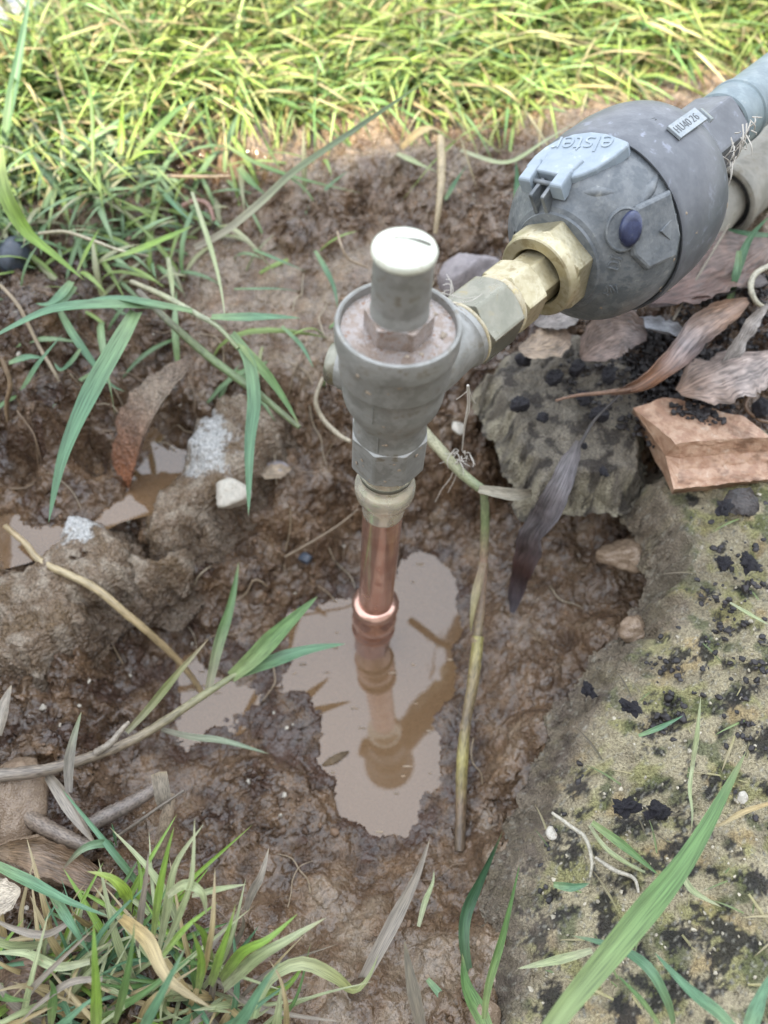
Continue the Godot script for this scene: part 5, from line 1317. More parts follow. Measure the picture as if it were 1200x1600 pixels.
	for nd in [[Vector3(0.0478, 0.0540, -0.0166), 0.0026], [Vector3(0.0448, 0.0350, 0.0142), 0.0031], [Vector3(0.0381, 0.0200, 0.0513), 0.0028], [Vector3(0.0453, 0.0880, -0.0365), 0.0028]]:
		var q: Vector3 = nd[0]
		part("node", tube_mesh([q + Vector3(0, 0.0014, 0), q, q - Vector3(0, 0.0014, 0)], [0.6 * nd[1], nd[1], 0.6 * nd[1]], [Color(0.27, 0.2, 0.12)], 12, 0.1), M.stem, s)
	var rh := Buf.new()
	var knot := Vector3(0.0358, 0.0970, -0.0492)
	for k in 16:
		var q0: Vector3 = knot + Vector3(rng.randf_range(-0.004, 0.004), rng.randf_range(-0.001, 0.003), rng.randf_range(-0.003, 0.004))
		var q1 := q0 + Vector3(rng.randf_range(-0.008, 0.005), rng.randf_range(-0.008, 0.004), rng.randf_range(-0.002, 0.008))
		add_tube(rh, [q0, q0.lerp(q1, 0.5) + Vector3(rng.randf_range(-0.002, 0.002), 0.001, 0.001), q1], [0.00022, 0.00018, 0.00012], [Color.WHITE], 5)
	for e in [[Vector3(0.0327, 0.0970, -0.0455), Vector3(0.0312, 0.0880, -0.0439), Vector3(0.0274, 0.0780, -0.0437), Vector3(0.0247, 0.0700, -0.0419)], [Vector3(0.0336, 0.0970, -0.0455), Vector3(0.0333, 0.0880, -0.0439), Vector3(0.0303, 0.0780, -0.0419)]]:
		add_tube(rh, e, [0.0003, 0.00024, 0.00014], [Color.WHITE], 5)
	part("root_hairs", rh.mesh(), M.hair, s)
	var hang := Buf.new()
	add_tube(hang, [Vector3(0.0331, 0.1520, -0.0412), Vector3(0.0347, 0.1380, -0.0427), Vector3(0.0344, 0.1240, -0.0443), Vector3(0.0351, 0.1040, -0.0463)], [0.0006, 0.0007, 0.0004, 0.0002], [Color.WHITE], 7, 0.2)
	add_tube(hang, [Vector3(0.0335, 0.1480, -0.0422), Vector3(0.0318, 0.1420, -0.0450), Vector3(0.0299, 0.1380, -0.0465)], [0.0003, 0.0002, 0.0002], [Color.WHITE], 5)
	add_tube(hang, [Vector3(0.0337, 0.1500, -0.0411), Vector3(0.0359, 0.1420, -0.0436), Vector3(0.0377, 0.1380, -0.0444)], [0.0003, 0.0002, 0.0002], [Color.WHITE], 5)
	tag(part("hanging_root", hang.mesh(), M.hair, self), "thin pale root hanging below the valve's outlet", "root")
	var fz := Buf.new()
	for k in 12:
		var q0 := Vector3(0.0184, 0.2150, -0.0209) + Vector3(rng.randf_range(-0.002, 0.003), rng.randf_range(-0.003, 0.003), rng.randf_range(-0.002, 0.003))
		var q1 := q0 + Vector3(rng.randf_range(-0.004, 0.013), rng.randf_range(-0.004, 0.005), rng.randf_range(-0.007, 0.005))
		add_tube(fz, [q0, q0.lerp(q1, 0.5) + Vector3(0.001, rng.randf_range(-0.002, 0.003), rng.randf_range(-0.002, 0.002)), q1], [0.00017, 0.00015, 0.0001], [Color.WHITE], 5)
	tag(part("fibre_tangle", fz.mesh(), M.hair, self), "tangle of white fibres caught on the brass nut by the valve", "fibres")
	fz = Buf.new()
	for k in 22:
		var q0 := Vector3(0.1332, 0.2140, -0.1065) + Vector3(rng.randf_range(-0.003, 0.003), rng.randf_range(-0.010, 0.010), rng.randf_range(-0.003, 0.003))
		var q1 := q0 + Vector3(rng.randf_range(-0.005, 0.005), rng.randf_range(-0.010, 0.006), rng.randf_range(0.0, 0.006))
		add_tube(fz, [q0, q0.lerp(q1, 0.5) + Vector3(0, 0.001, 0.002), q1], [0.0003, 0.00025, 0.00015], [Color.WHITE], 5)
	tag(part("fibre_tangle", fz.mesh(), M.hair, self), "dry root fibres caught on the back nut of the meter", "fibres")
	# roots
	for e in [
		["tan root curving over the dark hollow into the small pool", [Vector3(-0.1826, 0.0640, -0.0321), Vector3(-0.1701, 0.0640, -0.0220), Vector3(-0.1622, 0.0620, -0.0140), Vector3(-0.1485, 0.0600, -0.0079), Vector3(-0.1351, 0.0560, -0.0023), Vector3(-0.1211, 0.0460, 0.0067), Vector3(-0.1099, 0.0320, 0.0128), Vector3(-0.1006, 0.0140, 0.0184), Vector3(-0.0930, 0.0000, 0.0264)], [0.0013, 0.0016, 0.0019, 0.002, 0.0018, 0.0017, 0.0014], [Color(0.4, 0.3, 0.17), Color(0.46, 0.37, 0.22), Color(0.4, 0.3, 0.16), Color(0.3, 0.22, 0.12)]],
		["pale forked root looping below the valve's side plug", [Vector3(-0.0300, 0.0980, -0.0973), Vector3(-0.0337, 0.0920, -0.0880), Vector3(-0.0300, 0.0860, -0.0807), Vector3(-0.0219, 0.0840, -0.0722), Vector3(-0.0162, 0.0840, -0.0682)], [0.001, 0.0011, 0.0012, 0.0013, 0.001], [Color(0.32, 0.27, 0.19), Color(0.4, 0.34, 0.24)]],
		["thin root falling down the dark bank beside the shaded grass", [Vector3(-0.1889, 0.1240, -0.1346), Vector3(-0.1793, 0.1180, -0.1253), Vector3(-0.1720, 0.1040, -0.1133), Vector3(-0.1620, 0.0960, -0.0992), Vector3(-0.1558, 0.0820, -0.0905), Vector3(-0.1540, 0.0720, -0.0855)], [0.0009, 0.001, 0.001, 0.0009, 0.0006], [Color(0.3, 0.23, 0.15), Color(0.36, 0.29, 0.19)]],
		["brown root hanging down the dark bank at the picture's edge", [Vector3(-0.1825, 0.1120, -0.0963), Vector3(-0.1804, 0.1020, -0.0892), Vector3(-0.1868, 0.0880, -0.0852), Vector3(-0.1899, 0.0660, -0.0786)], [0.001, 0.0012, 0.001, 0.0007], [Color(0.22, 0.15, 0.09), Color(0.27, 0.19, 0.11)]],
		["pale root thread reaching out from the root clump over the mud", [Vector3(-0.1743, 0.1320, -0.1638), Vector3(-0.1631, 0.1300, -0.1681), Vector3(-0.1511, 0.1260, -0.1673), Vector3(-0.1351, 0.1220, -0.1633), Vector3(-0.1215, 0.1200, -0.1618)], [0.0008, 0.0009, 0.0008, 0.0005], [Color(0.42, 0.36, 0.24), Color(0.52, 0.47, 0.34)]],
		["dry root poking up out of the far mud bank", [Vector3(-0.0246, 0.1220, -0.1791), Vector3(-0.0219, 0.1220, -0.1669), Vector3(-0.0184, 0.1160, -0.1644), Vector3(-0.0085, 0.1100, -0.1653)], [0.0006, 0.0007, 0.0005], [Color(0.36, 0.27, 0.18)]],
		["thin grey root lying on the bank above the puddle", [Vector3(-0.0510, 0.0340, -0.0327), Vector3(-0.0361, 0.0400, -0.0387), Vector3(-0.0229, 0.0460, -0.0446), Vector3(-0.0131, 0.0500, -0.0517)], [0.0006, 0.0006, 0.0004], [Color(0.24, 0.18, 0.12)]],
		["pale stick standing up at the far edge behind the valve", [Vector3(0.0312, 0.1380, -0.2402), Vector3(0.0310, 0.1340, -0.2132), Vector3(0.0292, 0.1280, -0.1936), Vector3(0.0273, 0.1180, -0.1829)], [0.0022, 0.0024, 0.002, 0.0012], [Color(0.42, 0.33, 0.19), Color(0.36, 0.28, 0.17)]],
		["thin dry stalk leaning across the dark litter below the meter", [Vector3(0.1359, 0.1260, -0.1073), Vector3(0.1446, 0.1340, -0.1203), Vector3(0.1539, 0.1420, -0.1333), Vector3(0.1633, 0.1500, -0.1465)], [0.0006, 0.0006, 0.0005], [Color(0.3, 0.26, 0.2)]],
		["cream curled tendril at the edge of the litter", [Vector3(0.1823, 0.1400, -0.1294), Vector3(0.1731, 0.1400, -0.1229), Vector3(0.1698, 0.1380, -0.1155), Vector3(0.1727, 0.1340, -0.1105), Vector3(0.1788, 0.1300, -0.1116)], [0.0012, 0.0014, 0.0013, 0.0009], [Color(0.5, 0.46, 0.35)]],
		["brown crooked twig beside the broad dead leaf", [Vector3(0.1818, 0.1120, -0.0859), Vector3(0.1728, 0.1100, -0.0776), Vector3(0.1670, 0.1080, -0.0695), Vector3(0.1734, 0.1040, -0.0652), Vector3(0.1801, 0.1020, -0.0649)], [0.0009, 0.0008, 0.0007], [Color(0.22, 0.14, 0.09)]],
		["reddish worm-like root in the far mud bank", [Vector3(-0.1119, 0.1160, -0.2100), Vector3(-0.1046, 0.1180, -0.2117), Vector3(-0.0971, 0.1180, -0.2082), Vector3(-0.0935, 0.1140, -0.1996)], [0.0014, 0.0016, 0.0014, 0.001], [Color(0.27, 0.15, 0.11)]],
		["pale straw lying along the foot of the lawn", [Vector3(-0.1197, 0.1260, -0.2228), Vector3(-0.1026, 0.1260, -0.2222), Vector3(-0.0847, 0.1270, -0.2212)], [0.0009, 0.001, 0.0007], [Color(0.38, 0.28, 0.18)]],
		["white curled rootlet on the near edge of the slab", [Vector3(0.0632, 0.0720, 0.1017), Vector3(0.0693, 0.0720, 0.1063), Vector3(0.0746, 0.0720, 0.1108), Vector3(0.0758, 0.0720, 0.1185), Vector3(0.0748, 0.0700, 0.1235)], [0.0006, 0.0008, 0.0008, 0.0005], [Color(0.46, 0.42, 0.33)]],
		["second pale rootlet lying beside the cream chip", [Vector3(0.0767, 0.0740, 0.1177), Vector3(0.0824, 0.0760, 0.1223), Vector3(0.0882, 0.0780, 0.1252), Vector3(0.0891, 0.0780, 0.1299)], [0.0006, 0.0009, 0.0007, 0.0005], [Color(0.42, 0.38, 0.3)]],
		["fine grey twig leaning against the upright broken stalk", [Vector3(-0.1069, 0.0480, 0.1056), Vector3(-0.0976, 0.0540, 0.1013), Vector3(-0.0886, 0.0580, 0.0962), Vector3(-0.0794, 0.0600, 0.0905)], [0.0007, 0.0007, 0.0005], [Color(0.16, 0.13, 0.1)]],
	]:
		tag(part("root", tube_mesh(e[1], e[2], e[3], 9, 0.2, 40), M.stem, self), e[0], "root")
	var rl := Buf.new()
	for k in 75:
		var x := rng.randf_range(-0.19, -0.02) if k < 50 else rng.randf_range(-0.12, 0.1)
		var z := rng.randf_range(-0.14, 0.03) if k < 50 else rng.randf_range(-0.2, 0.14)
		var dir := rng.randf() * TAU
		var pth := []
		for j in 5:
			var gy := ground(x, z)
			pth.append(Vector3(x, gy + 0.0008 + 0.002 * rng.randf() * float(j % 2), z))
			dir += rng.randf_range(-0.7, 0.7)
			x += cos(dir) * 0.006
			z += sin(dir) * 0.006
		if (pth[0] as Vector3).y < 0.002: continue
		var w := rng.randf_range(0.00018, 0.0005)
		add_tube(rl, pth, [w, w, w * 0.5], [pick([Color(0.34, 0.26, 0.17), Color(0.24, 0.17, 0.11), Color(0.42, 0.35, 0.25)])], 5, 0.1, 12)
	var rlo := part("fine_roots", rl.mesh(), M.stem, self)
	tag(rlo, "fine pale roots strewn over the mud of the hole", "roots", "", "stuff")
	# twigs and dead stalks by the tuft
	for e in [
		["flat grey twig running down from the runner's end", [Vector3(-0.1382, 0.0520, 0.0826), Vector3(-0.1299, 0.0520, 0.0910), Vector3(-0.1220, 0.0500, 0.1004), Vector3(-0.1146, 0.0460, 0.1086)], 0.0056, DEAD, "blade"],
		["thick grey muddy twig pointing at the broken stalk", [Vector3(-0.1212, 0.0440, 0.1009), Vector3(-0.1106, 0.0440, 0.0949), Vector3(-0.1029, 0.0420, 0.0899), Vector3(-0.0970, 0.0400, 0.0847)], 0.0031, [Color(0.17, 0.14, 0.115), Color(0.21, 0.17, 0.14)], "tube"],
		["long muddy twig under the flat grey one", [Vector3(-0.1578, 0.0420, 0.0893), Vector3(-0.1441, 0.0440, 0.0979), Vector3(-0.1301, 0.0460, 0.1045), Vector3(-0.1182, 0.0440, 0.1089)], 0.0033, [Color(0.22, 0.165, 0.12), Color(0.25, 0.2, 0.16)], "tube"],
		["upright broken stalk beside the tuft", [Vector3(-0.0922, 0.0360, 0.1099), Vector3(-0.0894, 0.0440, 0.1029), Vector3(-0.0869, 0.0520, 0.0967), Vector3(-0.0858, 0.0560, 0.0913)], 0.0027, [Color(0.27, 0.2, 0.14), Color(0.32, 0.25, 0.18)], "tube"],
		["split dry sheath standing on the broken stalk", [Vector3(-0.0876, 0.0540, 0.0957), Vector3(-0.0879, 0.0600, 0.0918), Vector3(-0.0890, 0.0660, 0.0849)], 0.0062, DEAD, "blade"],
		["grey blade standing up in front of the runner", [Vector3(-0.1266, 0.0560, 0.0903), Vector3(-0.1264, 0.0620, 0.0823), Vector3(-0.1248, 0.0680, 0.0739), Vector3(-0.1226, 0.0720, 0.0626)], 0.0042, [Color(0.25, 0.22, 0.19), Color(0.23, 0.21, 0.17), Color(0.17, 0.2, 0.1)], "blade"],
		["thin grey spike standing in the mud beside the tuft", [Vector3(-0.0533, 0.0440, 0.1312), Vector3(-0.0508, 0.0480, 0.1258), Vector3(-0.0473, 0.0520, 0.1203), Vector3(-0.0449, 0.0540, 0.1108)], 0.0034, DEAD, "blade"],
		["flat grey dry blade at the picture's edge above the runner", [Vector3(-0.1618, 0.0560, 0.0674), Vector3(-0.1617, 0.0580, 0.0571), Vector3(-0.1600, 0.0600, 0.0465)], 0.0058, DEAD, "blade"],
	]:
		var me := blade_mesh(e[1], e[2], e[3], 0.5, 0.2, 0.2, "sheath" not in e[0]) if e[4] == "blade" else tube_mesh(e[1], [e[2], e[2] * 1.05, e[2] * 0.95, e[2] * 0.8], e[3], 11, 0.22, 24)
		tag(part("twig", me, M.stem, self), e[0], "twig")
	# the plants beside the ledge
	var p := thing("grass_shoot", "grass shoot with long drooping leaves hanging over the ledge water", "plant")
	part("stem", tube_mesh([Vector3(-0.1257, 0.1220, -0.1394), Vector3(-0.1073, 0.1240, -0.1267), Vector3(-0.0900, 0.1240, -0.1140), Vector3(-0.0789, 0.1220, -0.1074), Vector3(-0.0687, 0.1180, -0.0966)], [0.0012, 0.0014, 0.0015, 0.0013, 0.001], [Color(0.3, 0.27, 0.18), Color(0.34, 0.34, 0.2), Color(0.36, 0.38, 0.25), Color(0.22, 0.26, 0.12)], 10, 0.1), M.stem, p)
	part("leaf", blade_mesh([Vector3(-0.1033, 0.1280, -0.1130), Vector3(-0.1212, 0.1340, -0.1079), Vector3(-0.1476, 0.1380, -0.1007), Vector3(-0.1662, 0.1360, -0.0913), Vector3(-0.1839, 0.1300, -0.0842)], 0.00788, TEAL, 0.35, 0.1, 0.2), M.grass, p)
	part("leaf", blade_mesh([Vector3(-0.0910, 0.1260, -0.1131), Vector3(-0.1074, 0.1320, -0.1111), Vector3(-0.1281, 0.1340, -0.1131), Vector3(-0.1475, 0.1320, -0.1102)], 0.00539, TEAL, 0.3, 0.0, 0.4), M.grass, p)
	part("leaf", blade_mesh([Vector3(-0.1155, 0.1300, -0.1081), Vector3(-0.1187, 0.1320, -0.0841), Vector3(-0.1289, 0.1240, -0.0600), Vector3(-0.1388, 0.1120, -0.0364), Vector3(-0.1456, 0.0960, -0.0134)], 0.00922, TEAL, 0.4, -0.2, 0.1), M.grass, p, "broad leaf hanging down over the water")
	part("leaf", blade_mesh([Vector3(-0.0821, 0.1240, -0.1113), Vector3(-0.0663, 0.1260, -0.1086), Vector3(-0.0513, 0.1260, -0.1091), Vector3(-0.0398, 0.1220, -0.1131)], 0.00575, TEAL, 0.3), M.grass, p)
	part("leaf", blade_mesh([Vector3(-0.0722, 0.1200, -0.1043), Vector3(-0.0637, 0.1160, -0.0923), Vector3(-0.0601, 0.1080, -0.0734), Vector3(-0.0619, 0.0980, -0.0529), Vector3(-0.0613, 0.0860, -0.0234)], 0.00649, TEAL, 0.35, 0.4, -0.3), M.grass, p)
	part("leaf", blade_mesh([Vector3(-0.0703, 0.1190, -0.1019), Vector3(-0.0599, 0.1160, -0.0902), Vector3(-0.0495, 0.1080, -0.0794), Vector3(-0.0395, 0.1000, -0.0651)], 0.00449, MIDG, 0.3, 0.3, 0.3), M.grass, p)
	part("leaf", blade_mesh([Vector3(-0.1034, 0.1280, -0.2049), Vector3(-0.0877, 0.1260, -0.1591), Vector3(-0.0800, 0.1240, -0.1323), Vector3(-0.0758, 0.1220, -0.1118)], 0.0026, PALE, 0.4), M.grass, p)
	tag(part("dead_stalk", tube_mesh([Vector3(-0.1238, 0.1160, -0.1394), Vector3(-0.1042, 0.1120, -0.1192), Vector3(-0.0837, 0.1080, -0.1003), Vector3(-0.0609, 0.1040, -0.0823), Vector3(-0.0397, 0.0980, -0.0652)], [0.0016, 0.0019, 0.0021, 0.002, 0.0012], [Color(0.2, 0.17, 0.13), Color(0.13, 0.16, 0.07), Color(0.15, 0.21, 0.09), Color(0.16, 0.19, 0.09)], 10, 0.1, 40), M.stem, self), "olive stalk slanting behind the hanging leaves to the mud bank", "stalk")
	blade("long stalk-like blade rising across the far mud to the lawn", [Vector3(-0.0990, 0.1180, -0.1706), Vector3(-0.0840, 0.1220, -0.1775), Vector3(-0.0625, 0.1360, -0.1830), Vector3(-0.0446, 0.1520, -0.1836), Vector3(-0.0182, 0.1720, -0.1817), Vector3(0.0197, 0.1960, -0.1871)], 0.00674, [Color(0.28, 0.24, 0.17), Color(0.34, 0.33, 0.22), Color(0.2, 0.24, 0.13), Color(0.13, 0.17, 0.09), Color(0.15, 0.22, 0.07)], 0.5, 0.3, 0.2)
	blade("tall narrow blade standing at the picture's far corner", [Vector3(-0.2154, 0.1240, -0.2302), Vector3(-0.2029, 0.1500, -0.2413), Vector3(-0.1938, 0.1700, -0.2549), Vector3(-0.1837, 0.1960, -0.2805)], 0.00644, TEAL, 0.4, 0.3, 0.5)
	blade("bright green blade arching down to the root clump", [Vector3(-0.1814, 0.1700, -0.1760), Vector3(-0.1794, 0.1580, -0.1597), Vector3(-0.1738, 0.1420, -0.1516), Vector3(-0.1620, 0.1320, -0.1463), Vector3(-0.1492, 0.1220, -0.1404)], 0.00809, BRIGHT, 0.35, 0.2, -0.2)
	var sets := [
		["narrow thin shoot standing before the lawn", [Vector3(-0.1616, 0.1220, -0.2140), Vector3(-0.1574, 0.1400, -0.2274), Vector3(-0.1553, 0.1660, -0.2432), Vector3(-0.1633, 0.1900, -0.2523)], 0.0028, MIDG],
		["upright bright blade of the clump at the lawn's foot", [Vector3(-0.1479, 0.1260, -0.2332), Vector3(-0.1451, 0.1400, -0.2431), Vector3(-0.1411, 0.1560, -0.2495)], 0.0044, BRIGHT],
		["tallest leaning blade of the clump at the lawn's foot", [Vector3(-0.1450, 0.1260, -0.2332), Vector3(-0.1340, 0.1440, -0.2424), Vector3(-0.1193, 0.1600, -0.2484), Vector3(-0.1034, 0.1780, -0.2597)], 0.0058, BRIGHT],
		["low arching blade of the clump at the lawn's foot", [Vector3(-0.1445, 0.1260, -0.2344), Vector3(-0.1269, 0.1400, -0.2399), Vector3(-0.1137, 0.1460, -0.2551), Vector3(-0.1029, 0.1440, -0.2723)], 0.0048, MIDG],
		["short blade of the clump leaning over the mud", [Vector3(-0.1450, 0.1260, -0.2332), Vector3(-0.1322, 0.1340, -0.2313), Vector3(-0.1184, 0.1360, -0.2292)], 0.004, BRIGHT],
		["dark thin blade standing alone before the sunlit soil", [Vector3(-0.0929, 0.1260, -0.2445), Vector3(-0.0964, 0.1380, -0.2466), Vector3(-0.0975, 0.1500, -0.2510), Vector3(-0.0975, 0.1600, -0.2550)], 0.0024, MIDG],
		["second thin blade leaning before the sunlit soil", [Vector3(-0.0587, 0.1260, -0.2307), Vector3(-0.0647, 0.1340, -0.2375), Vector3(-0.0689, 0.1460, -0.2389), Vector3(-0.0712, 0.1560, -0.2417)], 0.0024, MIDG],
		["olive blade lying across the far mud bank", [Vector3(-0.0914, 0.1280, -0.2508), Vector3(-0.0708, 0.1300, -0.2286), Vector3(-0.0455, 0.1280, -0.2167), Vector3(-0.0122, 0.1240, -0.2098)], 0.0034, MIDG],
		["short green blade in the far mud bank", [Vector3(-0.0816, 0.1260, -0.2307), Vector3(-0.0731, 0.1260, -0.2168), Vector3(-0.0651, 0.1220, -0.2116)], 0.005, MIDG],
		["bright blade lying over the mud before the root threads", [Vector3(-0.1453, 0.1180, -0.1593), Vector3(-0.1258, 0.1240, -0.1607), Vector3(-0.1110, 0.1280, -0.1656), Vector3(-0.0987, 0.1280, -0.1761)], 0.0056, BRIGHT],
		["green tip rising from the arching bright blade", [Vector3(-0.1550, 0.1200, -0.1492), Vector3(-0.1489, 0.1280, -0.1539), Vector3(-0.1419, 0.1360, -0.1629)], 0.0046, BRIGHT],
		["grey-green blade lying across the middle mud", [Vector3(-0.1272, 0.1200, -0.2230), Vector3(-0.1125, 0.1220, -0.1995), Vector3(-0.1008, 0.1200, -0.1873)], 0.0042, TEAL],
		["teal blade lying in the smooth far mud", [Vector3(-0.0708, 0.1100, -0.1801), Vector3(-0.0577, 0.1120, -0.1695), Vector3(-0.0410, 0.1060, -0.1666)], 0.0036, TEAL],
		["teal blade curving down beside the valve's far side", [Vector3(-0.0370, 0.1120, -0.1764), Vector3(-0.0311, 0.1100, -0.1642), Vector3(-0.0264, 0.1040, -0.1562), Vector3(-0.0244, 0.0980, -0.1472)], 0.0034, TEAL],
		["straight pale blade lying on the smooth mud", [Vector3(-0.0788, 0.1060, -0.1528), Vector3(-0.0666, 0.1080, -0.1504), Vector3(-0.0537, 0.1060, -0.1528), Vector3(-0.0441, 0.1020, -0.1556)], 0.003, TEAL],
		["folded teal blade pair over the dark bank", [Vector3(-0.1554, 0.1220, -0.1394), Vector3(-0.1583, 0.1220, -0.1290), Vector3(-0.1643, 0.1200, -0.1249), Vector3(-0.1718, 0.1180, -0.1281)], 0.0056, TEAL],
		["second teal blade just below the folded pair", [Vector3(-0.1538, 0.1200, -0.1380), Vector3(-0.1584, 0.1180, -0.1300), Vector3(-0.1657, 0.1160, -0.1248), Vector3(-0.1734, 0.1140, -0.1308)], 0.005, TEAL],
		["teal blade slanting down past the ledge water", [Vector3(-0.1641, 0.1120, -0.1322), Vector3(-0.1541, 0.1100, -0.1159), Vector3(-0.1447, 0.1040, -0.1044), Vector3(-0.1351, 0.0960, -0.0949), Vector3(-0.1283, 0.0920, -0.0935)], 0.0046, TEAL],
		["short cut blade with a pale end over the dark bank", [Vector3(-0.1789, 0.0940, -0.0882), Vector3(-0.1676, 0.1060, -0.0959), Vector3(-0.1591, 0.1140, -0.1007), Vector3(-0.1523, 0.1200, -0.1043)], 0.0056, TEAL],
		["small flat blade beneath the cut one", [Vector3(-0.1833, 0.1040, -0.1009), Vector3(-0.1735, 0.1060, -0.1032), Vector3(-0.1667, 0.1040, -0.1044)], 0.0042, TEAL],
		["teal blade end curled above the ledge water", [Vector3(-0.1483, 0.1080, -0.1069), Vector3(-0.1529, 0.1040, -0.1018), Vector3(-0.1593, 0.1000, -0.1005), Vector3(-0.1640, 0.1000, -0.1058)], 0.0034, TEAL],
		["blade crossing the mud toward the hanging root", [Vector3(-0.0520, 0.1040, -0.1270), Vector3(-0.0417, 0.1020, -0.1153), Vector3(-0.0350, 0.0980, -0.1038)], 0.003, TEAL],
		["grey-green blade beside the straight pale one", [Vector3(-0.1149, 0.1120, -0.1711), Vector3(-0.1107, 0.1100, -0.1540), Vector3(-0.1080, 0.1060, -0.1390)], 0.0034, PALE],
		["drooping pale blade under the bright clump", [Vector3(-0.1571, 0.1240, -0.2352), Vector3(-0.1552, 0.1220, -0.2140), Vector3(-0.1540, 0.1160, -0.2025)], 0.005, TEAL],
		["second drooping blade under the bright clump", [Vector3(-0.1544, 0.1240, -0.2339), Vector3(-0.1508, 0.1200, -0.2170), Vector3(-0.1511, 0.1160, -0.2053)], 0.004, PALE],
		["pale blade lying beyond the valve at the lawn's edge", [Vector3(0.0072, 0.1280, -0.2412), Vector3(0.0176, 0.1320, -0.2254), Vector3(0.0319, 0.1260, -0.2246)], 0.0044, PALE],
		["brown curled blade at the far edge of the mud", [Vector3(0.0100, 0.1320, -0.2396), Vector3(0.0178, 0.1380, -0.2434), Vector3(0.0258, 0.1380, -0.2498), Vector3(0.0326, 0.1340, -0.2529)], 0.0052, STRAW],
		["long pale stalk lying along the lawn's edge by the meter", [Vector3(0.0428, 0.1320, -0.2377), Vector3(0.0662, 0.1340, -0.2221), Vector3(0.0872, 0.1400, -0.2324), Vector3(0.1057, 0.1440, -0.2456)], 0.004, PALE],
		["short teal blade standing by the pale stick", [Vector3(0.0338, 0.1200, -0.2099), Vector3(0.0394, 0.1260, -0.2168), Vector3(0.0452, 0.1340, -0.2203)], 0.0036, TEAL],
		["green blade standing close by the meter's lid", [Vector3(0.0692, 0.1300, -0.1896), Vector3(0.0699, 0.1360, -0.1985), Vector3(0.0684, 0.1460, -0.2044)], 0.0044, TEAL],
		["green blade by the grey pipe's print", [Vector3(0.1644, 0.1280, -0.1184), Vector3(0.1656, 0.1400, -0.1266), Vector3(0.1702, 0.1500, -0.1359), Vector3(0.1769, 0.1600, -0.1395)], 0.005, TEAL],
		["dark blade reaching under the grey pipe", [Vector3(0.1837, 0.1460, -0.1432), Vector3(0.1718, 0.1460, -0.1442), Vector3(0.1608, 0.1400, -0.1594)], 0.0042, DARK],
		["pale green shoot hanging by the curled tendril", [Vector3(0.1656, 0.1460, -0.1319), Vector3(0.1639, 0.1400, -0.1220), Vector3(0.1629, 0.1280, -0.1184)], 0.004, TEAL],
		["small upright blade on the mossy slab", [Vector3(0.1099, 0.0960, 0.0923), Vector3(0.1112, 0.1040, 0.0829), Vector3(0.1136, 0.1100, 0.0704)], 0.0024, PALE],
		["short blade lying below the slab's grey patch", [Vector3(0.0947, 0.0920, 0.0790), Vector3(0.1035, 0.0940, 0.0760), Vector3(0.1122, 0.0940, 0.0719)], 0.0022, TEAL],
		["pale blade stub near the terracotta's far slab corner", [Vector3(0.1393, 0.0980, 0.0268), Vector3(0.1446, 0.1000, 0.0329), Vector3(0.1521, 0.1000, 0.0379)], 0.0026, PALE],
		["olive blade lying above the cream chip", [Vector3(0.0763, 0.0780, 0.1065), Vector3(0.0861, 0.0800, 0.1150), Vector3(0.0961, 0.0820, 0.1249)], 0.0036, MIDG],
		["second olive blade beside it with a bent end", [Vector3(0.0755, 0.0760, 0.1072), Vector3(0.0806, 0.0780, 0.1163), Vector3(0.0909, 0.0780, 0.1227), Vector3(0.0976, 0.0800, 0.1250)], 0.0026, PALE],
		["thin blade curving over the slab to the cream chip", [Vector3(0.1012, 0.0900, 0.1226), Vector3(0.1034, 0.0900, 0.1305), Vector3(0.1124, 0.0900, 0.1359)], 0.0026, PALE],
		["short dark blade lying flat on the slab", [Vector3(0.0609, 0.0720, 0.1263), Vector3(0.0672, 0.0740, 0.1275), Vector3(0.0735, 0.0740, 0.1262)], 0.0034, TEAL],
		["bent thin grass stem on the slab by the black clump", [Vector3(0.1124, 0.0960, 0.0873), Vector3(0.1073, 0.0980, 0.0991), Vector3(0.1063, 0.0980, 0.1076), Vector3(0.1052, 0.0960, 0.1135)], 0.0016, PALE],
		["straw-coloured blade lying across the slab's far side", [Vector3(0.1324, 0.1020, 0.1054), Vector3(0.1217, 0.1020, 0.1085), Vector3(0.1129, 0.1000, 0.1122), Vector3(0.1077, 0.0980, 0.1093)], 0.002, STRAW],
		["thin green blade slanting at the slab's corner", [Vector3(0.0857, 0.0880, 0.1682), Vector3(0.0804, 0.0900, 0.1616), Vector3(0.0741, 0.0880, 0.1545)], 0.002, MIDG],
	]
	for e in sets:
		blade(e[0], e[1], e[2], e[3], 0.35, rng.randf_range(-0.4, 0.4), rng.randf_range(-0.5, 0.5))
	# the tuft
	var tuft := thing("grass_tuft", "tuft of green and straw-coloured grass at the near corner of the hole", "grass tuft")
